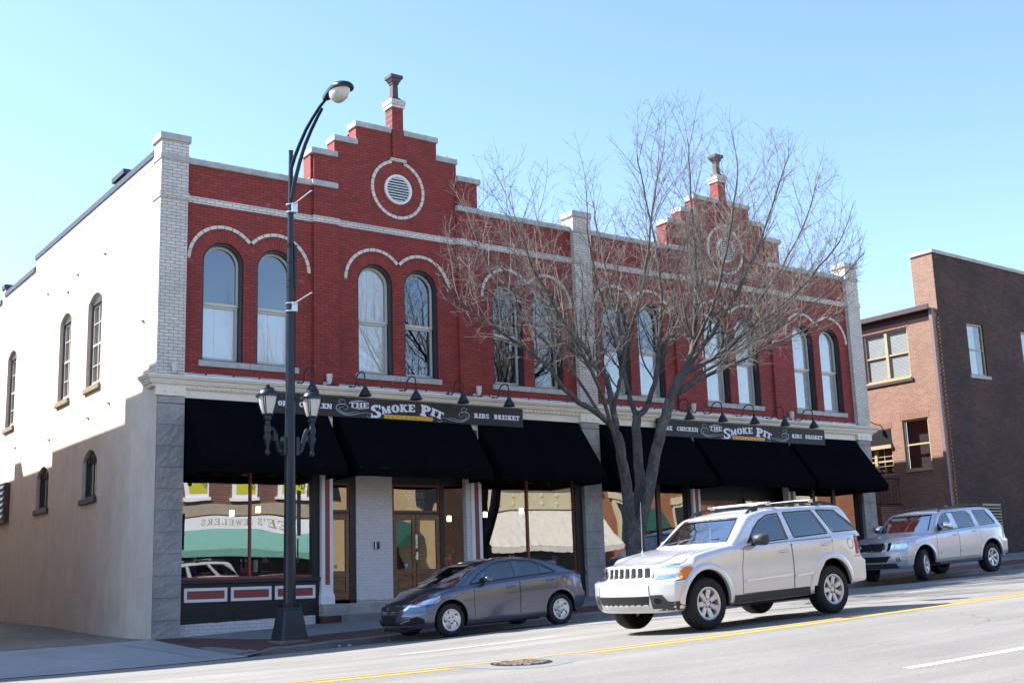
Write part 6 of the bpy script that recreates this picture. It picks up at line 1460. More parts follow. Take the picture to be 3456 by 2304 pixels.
def make_wheel(root, name, c, r, w, rimr, style, side, turn=0.0):
    """tyre with a rim sub-part; side -1 = camera side"""
    mb = MB(); h = w/2
    prof = [(rimr-0.02, -h*0.8), (rimr+0.008, -h*0.98), (rimr+(r-rimr)*0.35, -h*1.02), (rimr+(r-rimr)*0.75, -h), (r-0.012, -h*0.88), (r, -h*0.7), (r, -h*0.1), (r-0.008, -h*0.08), (r-0.008, -h*0.02), (r, 0.0), (r, h*0.6), (r-0.012, h*0.88), (rimr+(r-rimr)*0.4, h*1.0), (rimr-0.02, h*0.8)]
    mb.lathe(prof, (0, 0, 0), 'y', 44)
    me = mb.mesh('wheel', [M['rubber']], (0, 0, 0), True, True, 35); wo = link('wheel', me, root); wo.location = c; wo.rotation_euler = (0, 0, turn)
    s = -1 if side < 0 else 1
    rm = MB(); f = s*h*0.90
    rm.lathe([(rimr+0.006, s*h*0.98), (rimr-0.012, s*h*1.0), (rimr-0.03, s*h*0.92), (rimr-0.04, s*h*0.5), (rimr-0.05, -s*h*0.6)], (0, 0, 0), 'y', 44, 0)
    rm.lathe([(0.0, s*h*0.25), (rimr-0.045, s*h*0.25)], (0, 0, 0), 'y', 32, 1)
    rm.lathe([(rimr*0.60, s*h*0.3), (rimr*0.60, s*h*0.36), (0.05, s*h*0.36)], (0, 0, 0), 'y', 28, 2)
    def spoke(a, w0, w1, r0, r1, y0, y1, sweep=0.0, th=0.02):
        n = 7; V = []
        for i in range(n):
            t = i/(n-1); rr = r0+(r1-r0)*t; aa = a+sweep*t*t; ww = w0+(w1-w0)*t; yy = y0+(y1-y0)*t
            e = Vector((sin(aa), 0, cos(aa))); q = Vector((cos(aa), 0, -sin(aa)))
            for wd, dy in ((-1, 0), (-0.75, th*0.5), (0.75, th*0.5), (1, 0), (1, -th), (-1, -th)):
                p = e*rr+q*(ww/2*wd); V.append((p.x, (yy*s*1.0)+s*dy, p.z))
        rm.add(V, [(6*i+j, 6*i+(j+1) % 6, 6*i+6+(j+1) % 6, 6*i+6+j) for i in range(n-1) for j in range(6)], 0)
    R_ = rimr-0.025
    if style == 'five_twist':
        for k in range(5): spoke(2*pi*k/5, 0.10, 0.185, 0.035, R_, h*0.78, h*0.84, 0.55, 0.018)
        rm.lathe([(0.0, s*h*0.93), (0.05, s*h*0.92), (0.085, s*h*0.86), (0.095, s*h*0.78)], (0, 0, 0), 'y', 24, 0)
        for k in range(5): a = 2*pi*k/5+0.5; rm.lathe([(0.0, s*0.012), (0.012, s*0.012), (0.016, 0.0)], (0.065*sin(a), s*h*0.90, 0.065*cos(a)), 'y', 8, 1)
    else:
        nsp = 7 if style == 'seven' else 6
        for k in range(nsp): spoke(2*pi*k/nsp+0.2, 0.072 if nsp == 7 else 0.075, 0.088 if nsp == 7 else 0.10, 0.06, R_, h*0.62, h*0.80, 0.0, 0.028)
        rm.lathe([(0.0, s*h*0.80), (0.04, s*h*0.79), (0.045, s*h*0.70), (0.085, s*h*0.64), (0.10, s*h*0.5)], (0, 0, 0), 'y', 24, 0)
        for k in range(5): a = 2*pi*k/5; rm.lathe([(0.0, s*0.014), (0.011, s*0.014), (0.014, 0.0)], (0.066*sin(a), s*h*0.66, 0.066*cos(a)), 'y', 8, 1)
    me = rm.mesh('rim', [M['hubcap'] if style == 'five_twist' else (M['alloy'] if style == 'seven' else M['alloy']), M['trim_black'], M['trim_grey']], (0, 0, 0), True, True, 30)
    link('rim', me, wo)
    return wo

def build_car(name, sp, label):
    root = thing(name, (0, 0, 0), label, sp['cat'])
    hw = sp['hw']; xf, xr = sp['front'], sp['rear']
    def hwx(x): return hw*ip(sp['plan'], x)
    def sec(x):
        w = hwx(x); zb = ip(sp['bottom'], x); zs = ip(sp['shoulder'], x); zt = ip(sp['top'], x); H = zs-zb
        pts = [(0, zb), (w*0.6, zb), (w*0.90, zb+0.005), (w*0.955, zb+0.05), (w*0.975, zb+H*0.25), (w*0.995, zb+H*0.48), (w*1.0, zb+H*0.66), (w*0.985, zs-0.09), (w*0.965, zs-0.03), (w*0.925, zs+0.012)]
        pts += [(w*0.80, zs+(zt-zs)*0.50+0.01), (w*0.5, zs+(zt-zs)*0.88), (0, zt)]
        return crom(pts, 4)
    def warp(x, y, z):
        a = abs(y)/hw; f = 1-sstep((x-xf)/0.85); r = 1-sstep((xr-x)/0.7)
        return (x+f*(ip(sp['nose'], z)+sp['nplan']*a**2.6)-r*(ip(sp['tail'], z)+sp['tplan']*a**2.6), y, z)
    def gsec(ins=0.0, drop=None):
        def s(x):
            zbl = ip(sp['shoulder'], x)-0.06; zr = ip(sp['roof'], x)-ins*0.9; hb = hwx(x)*sp['hb']-ins; z0 = zbl if drop is None else drop
            zr = max(zr, z0+0.03); yz = lambda z: hb-sp['tum']*max(0, z-zbl)-0.06*max(0, z-zbl)**2
            rc = min(0.10, (zr-z0)*0.45); ze = zr-rc*0.75; pts = [(0, z0), (yz(z0)*0.7, z0), (yz(z0), z0+0.001)]
            pts += [(yz(z0+(ze-z0)*t), z0+(ze-z0)*t) for t in (0.2, 0.45, 0.7, 0.9)]+[(yz(ze), ze)]
            pts += [(yz(ze)-rc*0.22, ze+rc*0.40), (yz(ze)-rc*0.62, ze+rc*0.66), (yz(ze)-rc*1.4, zr-rc*0.06), (yz(ze)*0.5, zr+0.012), (0, zr+0.018)]
            return crom(pts, 2)
        return s
    gx0, gx1 = sp['gx']
    def gwarp(x, y, z):
        a = abs(y)/hw; f = 1-sstep((x-gx0)/1.1); r = 1-sstep((gx1-x)/0.8); return (x+f*sp['gplan']*a**2-r*0.10*a**2, y, z)
    P = sp['paint']; dk = M['interior_dark']
    xs = [xf, xf+0.02, xf+0.06]+lin(xf+0.12, xr-0.10, sp.get('ns', 56))+[xr-0.05, xr-0.02, xr]
    low = to_obj(loft(xs, sec, warp), 'body', [P])
    gs = to_obj(loft(lin(gx0, gx1, 60), gsec(), gwarp, 9), 'greenhouse', [P])
    bl, bg_ = bvh_of([low]), bvh_of([gs]); ball = bvh_of([low, gs])
    # cutters
    wx = (0.0, sp['wb']); cutters = []
    for x in wx:
        m = MB(); m.lathe([(0.0, -3), (sp['arch'], -3), (sp['arch'], 3), (0.0, 3)], (x, 0, sp['wr']+sp['archdz']), 'y', 56)
        # keep a centre tunnel: wells are 0.34 m deep on both sides
        cutters.append((x, m))
    wells = []
    for x, _ in cutters:
        for s in (-1, 1):
            m = MB(); y0, y1 = sorted((s*(hw-0.36), s*(hw+0.5))); zc = sp['wr']+sp['archdz']
            m.lathe([(0.0, y0), (sp['arch'], y0), (sp['arch'], y1), (0.0, y1)], (x, 0, zc), 'y', 56); wells.append(to_obj(m, 'well', [M['trim_black']], False))
            m = MB(); m.box(x-sp['arch']*0.97, x+sp['arch']*0.97, y0+0.001, y1, zc-0.7, zc-sp['arch']*0.24); wells.append(to_obj(m, 'well', [M['trim_black']], False))
    cab = to_obj(loft(lin(gx0+0.16, gx1-0.14, 40), gsec(0.05, 0.55), gwarp, 9), 'cabin', [dk], False)
    wins = []
    for poly in sp['windows']:
        m = MB(); m.prism_y(poly, -2, 2); wins.append(to_obj(m, 'hole', [P], False))
    yb, yt, z0, z1, x0, x1 = sp['windshield']
    m = MB(); m.prism_x([(-yb, z0), (yb, z0), (yt, z1), (-yt, z1)], x0, x1); wins.append(to_obj(m, 'hole', [P], False))
    cut(low, wells+[cab]); cut(gs, [cab]+wins)
    bm = bmesh.new(); bm.from_mesh(low.data); tmp = bmesh.new(); tmp.from_mesh(gs.data)
    mats_l = [m.name for m in low.data.materials]; mats_g = [m.name for m in gs.data.materials]
    me2 = gs.data.copy(); allm = list(dict.fromkeys(mats_l+mats_g))
    for p in me2.polygons: p.material_index = allm.index(mats_g[p.material_index])
    ml = low.data.copy()
    for p in ml.polygons: p.material_index = allm.index(mats_l[p.material_index])
    bm.free(); bm = bmesh.new(); bm.from_mesh(ml); bm.from_mesh(me2)
    me = bpy.data.meshes.new('body'); bm.to_mesh(me); bm.free(); tmp.free()
    for n in allm: me.materials.append(bpy.data.materials[n])
    for p in me.polygons: p.use_smooth = True
    me.set_sharp_from_angle(angle=radians(32))
    kill(wells+[cab]+wins+[low, gs]); bpy.data.meshes.remove(me2); bpy.data.meshes.remove(ml)
    body = link('body', me, root)
    # glass
    for i, poly in enumerate(sp['windows']):
        for ax in ('y-', 'y+'):
            m = MB(); panel(m, bg_, poly, ax, -0.012, 0.0, 0.06); part('side_window', m, sp['glass'][i], root, smooth=True, recalc=False, org=(0, 0, 0))
    # black window surrounds on the camera side and the far side
    for poly in sp['surrounds']:
        for ax in ('y-', 'y+'):
            m = MB(); ribbon(m, bg_, poly+[poly[0]], ax, 0.022, 0.003); part('window_seal', m, M['trim_black'], root, recalc=False, org=(0, 0, 0))
    m = MB(); panel(m, bg_, [(-yb-0.01, z0-0.02), (yb+0.01, z0-0.02), (yt+0.01, z1+0.01), (-yt-0.01, z1+0.01)], 'x-', -0.012, 0.0, 0.06)
    ws = part('windshield', m, M['wind_glass'], root, smooth=True, recalc=False, org=(0, 0, 0))
    m = MB(); ribbon(m, bg_, [(-yb, z0), (-yt, z1), (yt, z1), (yb, z0)], 'x-', 0.03, 0.002); part('windshield_seal', m, M['trim_black'], ws, recalc=False, org=(0, 0, 0))
    # wheels
    tr = hw-0.025-sp['tw']/2
    for i, x in enumerate(wx):
        for s in (-1, 1): make_wheel(root, 'wheel', (x, s*tr, sp['wr']), sp['wr'], sp['tw'], sp['rim'], sp['style'], s, sp.get('turn', 0.0) if i == 0 else 0.0)
    # doors with seams and handles
    for poly, hnd in sp['doors']:
        for ax, s in (('y-', -1), ('y+', 1)):
            m = MB(); panel(m, bl, poly, ax, 0.0035, 0.006, 0.07); d = part('door', m, P, root, smooth=True, recalc=False, org=(0, 0, 0))
            m = MB(); ribbon(m, bl, poly+[poly[0]], ax, 0.016, 0.0022); part('door_gap', m, M['gap'], d, recalc=False, org=(0, 0, 0))
            hx, hz = hnd; h, _ = cast(bl, hx, hz, ax)
            if h is not None:
                m = MB(); y = h.y+s*0.004; m.tube([(hx-0.10, y+s*0.004, hz-0.004), (hx-0.07, y+s*0.030, hz), (hx+0.07, y+s*0.030, hz+0.006), (hx+0.10, y+s*0.004, hz+0.004)], [0.012, 0.017, 0.017, 0.012], 8); part('handle', m, sp.get('handle', P), d, smooth=True, org=(0, 0, 0))
    # seats, dashboard, steering wheel
    zs = 0.62+sp.get('seat', 0.0); m = MB()
    for x, w in ((sp['seatx'], 0.25), (sp['seatx']+0.95, 0.25)):
        for y in (-0.38, 0.38):
            for a, b, c, d_ in ((x-0.25, x+0.28, zs-0.05, zs+0.08),): m.box(a, b, y-w, y+w, c, d_)
            v = [(x+0.22, zs+0.05), (x+0.36, zs+0.05), (x+0.50, zs+0.58), (x+0.40, zs+0.60)]; m.prism_y(v, y-w, y+w); v = [(x+0.42, zs+0.63), (x+0.51, zs+0.62), (x+0.53, zs+0.78), (x+0.45, zs+0.80)]; m.prism_y(v, y-0.12, y+0.12)
    part('seats', m, sp.get('seatmat', M['interior_light']), root, bevel=0.03, org=(0, 0, 0))
    m = MB(); dx = sp['seatx']-0.72; dz = zs+0.28; m.prism_y([(dx-0.45, dz-0.3), (dx+0.12, dz-0.3), (dx+0.15, dz), (dx-0.05, dz+0.05), (dx-0.45, dz+0.02)], -hw*0.80, hw*0.80); part('dashboard', m, M['interior_dark'], root, bevel=0.02, org=(0, 0, 0))
    m = MB(); cx, cz = dx+0.30, dz+0.06; P2 = [(cx-0.09*sin(a)*1.0, -0.38+0.18*cos(a), cz+0.155*sin(a)) for a in lin(0, 2*pi, 25)]; m.tube(P2, 0.016, 7, 0, False); m.tube([(dx+0.1, -0.38, dz-0.03), (cx, -0.38, cz)], 0.03, 8); m.box(cx-0.01, cx+0.015, -0.54, -0.22, cz-0.03, cz+0.03)
    part('steering_wheel', m, M['interior_light'] if sp.get('light_wheel') else M['interior_dark'], root, smooth=True, org=(0, 0, 0))
    m = MB(); rx = sp['mirror_in']; m.box(rx[0]-0.02, rx[0]+0.015, -0.12, 0.12, rx[1]-0.035, rx[1]+0.035); part('rear_view_mirror', m, M['trim_black'], root, bevel=0.01, org=(0, 0, 0))
    # door mirrors
    for s in (-1, 1):
        x, z, y = sp['mirror']; m = MB(); sc = sp['mirror_size']; n = 12; T = lin(0, 2*pi, 17)[:-1]; V = []
        for i, t in enumerate(lin(0, 1, 7)):
            k = sqrt(max(0.02, 1-((t-0.0))**2.4)) if t > 0.0 else 1
            for a in T:
                ca, sa = cos(a), sin(a); e = lambda q: (abs(q)**0.62)*(1 if q > 0 else -1)
                V.append((x+0.06-0.15*sc*t, s*(y+0.125*sc+0.125*sc*k*e(ca)), z+0.085*sc*k*e(sa)+0.01*t))
        k = len(T); m.add(V, [(i*k+j, i*k+(j+1) % k, (i+1)*k+(j+1) % k, (i+1)*k+j) for i in range(6) for j in range(k)]+[tuple(range(k)), tuple(6*k+j for j in range(k))])
        mm = part('door_mirror', m, sp['mirror_mat'], root, smooth=True, sharp=45, org=(0, 0, 0))
        m = MB(); m.tube([(x+0.02, s*(y-0.07), z-0.07*sc), (x, s*(y+0.02), z-0.06*sc), (x-0.01, s*(y+0.06), z-0.04*sc)], [0.035*sc, 0.028*sc, 0.025*sc], 8); m.prism_y([(x-0.11, z-0.13), (x+0.10, z-0.13), (x+0.06, z-0.02), (x+0.02, z+0.06)], s*(y-0.085), s*(y-0.055))
        part('mirror_stalk', m, M['trim_black'], mm, smooth=True, org=(0, 0, 0))
    return root, bl, bg_, ball
def place_car(root, p0, p1, wb, yc):
    """front axle contact p0=(x,z), rear contact p1 on the road"""
    th = atan2(p1[1]-p0[1], p1[0]-p0[0]); root.location = (p0[0], yc, p0[1]); root.rotation_euler = (0, -th, 0)
def ell(cx, cy, rx, ry, n=20, a0=0, a1=2*pi): return [(cx+rx*cos(a), cy+ry*sin(a)) for a in lin(a0, a1, n+1)[:-1 if abs(a1-a0-2*pi) < 1e-6 else None]]
def PP(nm, mb, mat, par, smooth=True, bevel=0): return part(nm, mb, mat, par, smooth=smooth, recalc=False, org=(0, 0, 0), bevel=bevel)

# ---------------------------------------------------------------- silver sport utility car driving past
SPJ = dict(cat='car', hw=0.93, front=-0.92, rear=3.80, wb=2.78, wr=0.375, tw=0.25, rim=0.232, style='seven', arch=0.475, archdz=0.02, paint=M['paint_silver'],
  plan=[(-0.92, 0.97), (-0.4, 1.0), (0.7, 0.985), (1.6, 0.985), (2.6, 1.0), (3.4, 0.985), (3.8, 0.95)],
  bottom=[(-0.92, 0.30), (-0.5, 0.30), (0.6, 0.31), (2.2, 0.32), (3.3, 0.42), (3.8, 0.45)],
  shoulder=[(-0.92, 0.93), (-0.6, 0.97), (-0.2, 1.06), (0.4, 1.15), (0.8, 1.18), (2.0, 1.205), (3.8, 1.24)],
  top=[(-0.92, 0.99), (-0.6, 1.05), (-0.2, 1.10), (0.4, 1.18), (0.8, 1.20), (2.0, 1.22), (3.8, 1.25)],
  nose=[(0.28, 0.16), (0.36, 0.05), (0.46, 0.02), (0.55, 0.0), (0.735, 0.0), (0.765, 0.06), (0.79, 0.185), (0.95, 0.21), (1.0, 0.25), (1.05, 0.3)], nplan=0.30,
  tail=[(0.4, 0.10), (0.5, 0.0), (0.80, 0.0), (0.84, 0.10), (1.25, 0.16)], tplan=0.16,
  hb=0.955, tum=0.235, gx=(0.42, 3.70), gplan=0.20, roof=[(0.42, 1.16), (0.55, 1.245), (0.75, 1.385), (0.98, 1.54), (1.08, 1.60), (1.22, 1.645), (1.6, 1.70), (2.2, 1.72), (2.9, 1.715), (3.35, 1.69), (3.45, 1.62), (3.58, 1.42), (3.70, 1.20)],
  windows=[[(0.99, 1.205), (1.19, 1.40), (1.36, 1.515), (1.56, 1.585), (1.80, 1.605), (1.86, 1.235)], [(1.95, 1.61), (2.58, 1.62), (2.80, 1.275), (2.03, 1.245)], [(2.72, 1.625), (3.13, 1.605), (3.56, 1.30), (2.97, 1.285)]],
  surrounds=[[(0.97, 1.19), (1.18, 1.405), (1.35, 1.525), (1.55, 1.60), (1.81, 1.62), (1.87, 1.22)], [(1.93, 1.625), (2.59, 1.635), (2.82, 1.262), (2.02, 1.232)], [(2.70, 1.64), (3.14, 1.62), (3.60, 1.285), (2.95, 1.272)]],
  glass=[M['car_glass'], M['car_glass_dark'], M['car_glass_dark']], windshield=(0.72, 0.60, 1.235, 1.585, 0.1, 1.3),
  doors=[([(0.84, 1.12), (0.76, 0.85), (0.75, 0.46), (1.87, 0.46), (1.88, 1.175), (0.90, 1.15)], (1.70, 1.03)), ([(1.90, 1.175), (1.89, 0.46), (2.40, 0.46), (2.48, 0.66), (2.62, 0.82), (2.82, 0.93), (2.86, 1.19)], (2.68, 1.085))],
  handle=M['chrome'], seatx=1.62, seat=0.12, light_wheel=True, mirror_in=(1.08, 1.50), mirror=(1.06, 1.235, 0.905), mirror_size=1.05, mirror_mat=M['trim_grey'])
J, jl, jg, ja = build_car('silver_suv', SPJ, 'silver boxy car with roof rails and an aerial driving past the street tree')
P = M['paint_silver']
# front end
m = MB(); panel(m, jl, [(-0.50, 0.79), (0.50, 0.79), (0.485, 0.965), (-0.485, 0.965)], 'x-', 0.012, 0.02, 0.06); gr = PP('grille', m, P, J)
for k in range(7):
    y = -0.405+0.135*k; m = MB(); panel(m, jl, [(y-0.043, 0.80), (y+0.043, 0.80), (y+0.043, 0.925), (y+0.033, 0.945), (y-0.033, 0.945), (y-0.043, 0.925)], 'x-', 0.016, 0.004, 0.05); PP('grille_slot', m, M['gap'], gr)
    for q in (-0.02, 0.0, 0.02): m = MB(); panel(m, jl, [(y+q-0.004, 0.805), (y+q+0.004, 0.805), (y+q+0.004, 0.935), (y+q-0.004, 0.935)], 'x-', 0.021, 0.004, 0.05); PP('grille_bar', m, M['trim_grey'], gr)
for s in (-1, 1):
    o = [(0.52, 0.80), (0.58, 0.775), (0.66, 0.765), (0.76, 0.77), (0.84, 0.80), (0.865, 0.87), (0.85, 0.94), (0.78, 0.985), (0.70, 0.985), (0.645, 0.955), (0.60, 0.965), (0.54, 0.94), (0.52, 0.88)]
    if s < 0: o = mir(o)
    m = MB(); panel(m, jl, o, 'x-', 0.008, 0.02, 0.03); hl = PP('headlight', m, M['reflector'], J)
    m = MB(); 
    for cy, cz, rr in ((0.585, 0.868, 0.062), (0.735, 0.878, 0.085)):
        for r0, r1 in ((rr, rr-0.012), (rr*0.45, 0.0)):
            q = ell(s*cy, cz, r0, r0, 22); panel(m, jl, q, 'x-', 0.014 if r1 else 0.018, 0.004, 0.025)
    PP('headlight_bowl', m, M['chrome'], hl)
    m = MB(); panel(m, jl, o, 'x-', 0.024, 0.004, 0.03); PP('headlight_lens', m, M['lamp_lens'], hl)
    ax = 'y-' if s < 0 else 'y+'; m = MB(); panel(m, jl, [(-0.52, 0.765), (-0.33, 0.765), (-0.27, 0.91), (-0.30, 0.935), (-0.42, 0.92), (-0.50, 0.86)], ax, 0.012, 0.02, 0.03); PP('turn_signal', m, M['amber'], J)
m = MB(); panel(m, jl, [(-0.52, 0.415), (0.52, 0.415), (0.56, 0.545), (-0.56, 0.545)], 'x-', 0.006, 0.008, 0.06); PP('air_intake', m, M['gap'], J)
m = MB(); panel(m, jl, [(-0.55, 0.335), (0.55, 0.335), (0.53, 0.412), (-0.53, 0.412)], 'x-', 0.010, 0.012, 0.06); sk = PP('skid_plate', m, M['alu'], J)
m = MB()
for k in range(9): y = -0.48+0.12*k; panel(m, jl, [(y-0.04, 0.405), (y+0.04, 0.405), (y+0.035, 0.425), (y-0.035, 0.425)], 'x-', 0.016, 0.01, 0.05)
PP('skid_teeth', m, M['chrome'], sk)
for s in (-1, 1):
    o = [(0.565, 0.36), (0.93, 0.36), (0.93, 0.44), (0.80, 0.46), (0.74, 0.56), (0.565, 0.56)]; o = o if s > 0 else mir(o)
    m = MB(); panel(m, jl, o, 'x-', 0.007, 0.008, 0.05); fa = PP('lower_fascia', m, M['trim_grey'], J)
    m = MB(); q = ell(s*0.67, 0.47, 0.05, 0.045, 16); panel(m, jl, q, 'x-', 0.012, 0.004, 0.03); PP('fog_recess', m, M['gap'], fa)
    ax = 'y-' if s < 0 else 'y+'; m = MB(); panel(m, jl, [(-0.74, 0.33), (-0.485, 0.33), (-0.485, 0.455), (-0.74, 0.455)], ax, 0.007, 0.008, 0.05); PP('lower_fascia', m, M['trim_grey'], J)
    m = MB(); panel(m, jl, [(0.48, 0.33), (2.30, 0.34), (2.32, 0.455), (0.47, 0.445)], ax, 0.012, 0.015, 0.07); PP('sill_cladding', m, M['trim_grey'], J)
    for a, b in ((0.80, 1.865), (1.905, 2.42)): m = MB(); panel(m, jl, [(a, 0.615), (b, 0.640), (b, 0.700), (a, 0.672)], ax, 0.016, 0.014, 0.07); mo = PP('door_moulding', m, P, J); m = MB(); panel(m, jl, [(a+0.03, 0.636), (b-0.02, 0.660), (b-0.02, 0.682), (a+0.03, 0.656)], ax, 0.020, 0.004, 0.07); PP('moulding_strip', m, M['chrome'], mo)
    m = MB(); panel(m, jl, [(3.44, 0.90), (3.62, 0.88), (3.62, 1.22), (3.44, 1.22)], ax, 0.010, 0.012, 0.05); PP('tail_light', m, M['tail_red'], J)
    q = ell(3.30, 1.07, 0.075, 0.085, 22); m = MB(); ribbon(m, jl, q+[q[0]], ax, 0.009, 0.003, step=0.02); PP('fuel_flap_seam', m, M['gap'], J)
    # flared wheel arches
    for x in (0.0, 2.78):
        m = MB(); V = []; A = lin(radians(-10 if x == 0 else 9), radians(187 if x == 0 else 188), 40)
        for a in A:
            for rr, off in ((0.468, -0.03), (0.470, 0.020), (0.50, 0.026), (0.535, 0.020), (0.565, 0.002)):
                px, pz = x+rr*cos(a), 0.395+rr*sin(a); h, d = cast(jl, px, max(pz, 0.345), ax)
                if h is None: h = Vector((px, s*0.9, pz))
                V.append((px, h.y+s*off, max(pz, 0.345)))
        m.add(V, [(5*i+j, 5*i+5+j, 5*i+6+j, 5*i+1+j) for i in range(39) for j in range(4)]); PP('wheel_arch', m, P, J)
    m = MB(); ribbon(m, jl, [(-0.33, 0.755), (-0.72, 0.745)], ax, 0.010, 0.003); ribbon(m, jl, [(3.36, 0.86), (3.70, 0.86)], ax, 0.010, 0.003); PP('bumper_seam', m, M['gap'], J)
    m = MB(); ribbon(m, jl, [(s*0.56, 0.56), (s*0.56, 0.735)], 'x-', 0.012, 0.003); PP('bumper_seam', m, M['gap'], J)
m = MB(); ribbon(m, jl, [(-0.49, 0.985), (0.49, 0.985)], 'x-', 0.010, 0.004); ribbon(m, jl, [(-0.50, -0.80), (0.3, -0.78), (0.62, -0.72)], 'z+', 0.009, 0.004); ribbon(m, jl, [(-0.50, 0.80), (0.3, 0.78), (0.62, 0.72)], 'z+', 0.009, 0.004); PP('bonnet_seam', m, M['gap'], J)
m = MB()
for s in (-1, 1): ribbon(m, jl, [(-0.60, s*0.47), (-0.1, s*0.50), (0.42, s*0.56)], 'z+', 0.05, 0.010)
PP('bonnet_crease', m, P, J)
m = MB(); word(m, 'JEEP', -0.03, 0.09, 0.985, 0.02, 0, 0); m = MB()
# roof rails and cross bars
for s in (-1, 1):
    m = MB(); y = s*0.615
    zt = lambda x: ip(SPJ['roof'], x)
    m.tube([(1.25, y, zt(1.25)-0.02), (1.36, y, zt(1.36)+0.045), (1.6, y, zt(1.6)+0.055), (2.4, y, zt(2.4)+0.06), (3.05, y, zt(3.05)+0.05), (3.25, y, zt(3.25)+0.03), (3.34, y, zt(3.34)-0.03)], [0.022, 0.022, 0.022, 0.022, 0.022, 0.022, 0.022], 8)
    for x in (1.45, 2.3, 3.1): m.box(x-0.06, x+0.06, y-0.02, y+0.02, zt(x)-0.04, zt(x)+0.04)
    PP('roof_rail', m, M['trim_black'], J)
for x in (1.75, 2.75):
    m = MB(); z = ip(SPJ['roof'], x)+0.085; m.tube([(x, -0.63, z-0.012), (x, -0.5, z), (x, 0.5, z), (x, 0.63, z-0.012)], 0.018, 8); m.box(x-0.04, x+0.04, -0.66, -0.58, z-0.04, z+0.02); m.box(x-0.04, x+0.04, 0.58, 0.66, z-0.04, z+0.02); PP('cross_bar', m, M['alu'], J)
m = MB(); h, _ = cast(jl, 0.22, 0.70, 'z+'); m.tube([tuple(h), (0.28, 0.71, h.z+0.80)], [0.006, 0.003], 6); m.lathe([(0.02, 0.0), (0.014, 0.03), (0.0, 0.035)], tuple(h), 'z', 10); PP('aerial', m, M['alu'], J)
m = MB(); m.tube([(0.50, 0.05, 1.235), (0.62, -0.28, 1.285), (0.68, -0.55, 1.30)], 0.009, 6); m.tube([(0.48, 0.55, 1.235), (0.60, 0.25, 1.285), (0.66, 0.0, 1.32)], 0.009, 6); PP('wiper', m, M['trim_black'], J)
m = MB(); m.box(0.95, 3.4, -0.55, 0.55, 0.26, 0.34); m.box(-0.3, 0.4, -0.6, 0.6, 0.30, 0.36); PP('underbody', m, M['trim_black'], J, False)
place_car(J, (12.83, 0.895), (15.61, 1.022), 2.78, 13.03+0.915)

# ---------------------------------------------------------------- dark grey sedan parked at the kerb
SPC = dict(cat='car', hw=0.877, front=-0.93, rear=3.60, wb=2.70, wr=0.318, tw=0.20, rim=0.205, style='five_twist', arch=0.385, archdz=0.015, paint=M['paint_grey'],
  plan=[(-0.93, 0.95), (-0.4, 0.99), (0.3, 1.0), (1.6, 1.0), (2.7, 1.0), (3.2, 0.97), (3.6, 0.92)],
  bottom=[(-0.93, 0.20), (-0.5, 0.20), (0.6, 0.19), (2.2, 0.20), (3.2, 0.26), (3.6, 0.32)],
  shoulder=[(-0.93, 0.62), (-0.7, 0.72), (-0.35, 0.81), (0.2, 0.905), (0.7, 0.955), (1.6, 1.01), (2.6, 1.05), (3.2, 1.03), (3.6, 0.97)],
  top=[(-0.93, 0.665), (-0.7, 0.79), (-0.35, 0.885), (0.0, 0.955), (0.4, 1.0), (1.6, 1.03), (2.6, 1.06), (3.2, 1.075), (3.5, 1.05), (3.6, 1.0)],
  nose=[(0.18, 0.14), (0.27, 0.03), (0.36, 0.0), (0.45, 0.0), (0.55, 0.03), (0.64, 0.06), (0.72, 0.12), (0.8, 0.2)], nplan=0.44,
  tail=[(0.26, 0.16), (0.4, 0.04), (0.6, 0.0), (0.66, 0.04), (0.9, 0.09), (1.05, 0.06)], tplan=0.26,
  hb=0.945, tum=0.36, gx=(-0.10, 3.28), gplan=0.34, roof=[(-0.10, 0.93), (0.05, 1.005), (0.40, 1.165), (0.75, 1.30), (0.98, 1.37), (1.25, 1.41), (1.65, 1.432), (2.0, 1.42), (2.3, 1.375), (2.6, 1.295), (2.9, 1.19), (3.28, 1.045)],
  windows=[[(0.72, 1.0), (0.80, 1.10), (0.93, 1.215), (1.14, 1.31), (1.35, 1.345), (1.60, 1.355), (1.63, 1.055)], [(1.73, 1.06), (1.74, 1.352), (2.08, 1.325), (2.26, 1.265), (2.26, 1.082)], [(2.30, 1.085), (2.30, 1.25), (2.47, 1.17), (2.60, 1.10)]],
  surrounds=[[(0.50, 0.975), (0.76, 1.16), (0.92, 1.235), (1.13, 1.332), (1.35, 1.368), (1.72, 1.375), (2.10, 1.345), (2.32, 1.265), (2.50, 1.175), (2.66, 1.085), (1.7, 1.04)]],
  glass=[M['car_glass'], M['car_glass'], M['car_glass_dark']], windshield=(0.70, 0.545, 1.02, 1.335, -0.6, 1.3),
  doors=[([(0.56, 0.90), (0.54, 0.60), (0.57, 0.31), (1.64, 0.31), (1.655, 0.70), (1.66, 0.985), (0.60, 0.925)], (1.44, 0.865)), ([(1.685, 0.985), (1.68, 0.70), (1.67, 0.31), (2.26, 0.31), (2.32, 0.50), (2.45, 0.66), (2.62, 0.76), (2.62, 1.02)], (2.46, 0.925))],
  seatx=1.45, seat=-0.10, mirror_in=(0.72, 1.22), mirror=(0.80, 1.045, 0.875), mirror_size=0.85, mirror_mat=M['paint_grey'], seatmat=M['interior_light'])
Cv, cl, cg, ca = build_car('grey_sedan', SPC, 'dark grey four door sedan parked at the kerb right of the street lamp'); P = M['paint_grey']
m = MB(); panel(m, cl, [(-0.50, 0.56), (-0.36, 0.535), (0.36, 0.535), (0.50, 0.56), (0.585, 0.66), (0.50, 0.665), (-0.50, 0.665), (-0.585, 0.66)], 'x-', 0.006, 0.010, 0.05); gr = PP('grille', m, M['trim_black'], Cv)
m = MB()
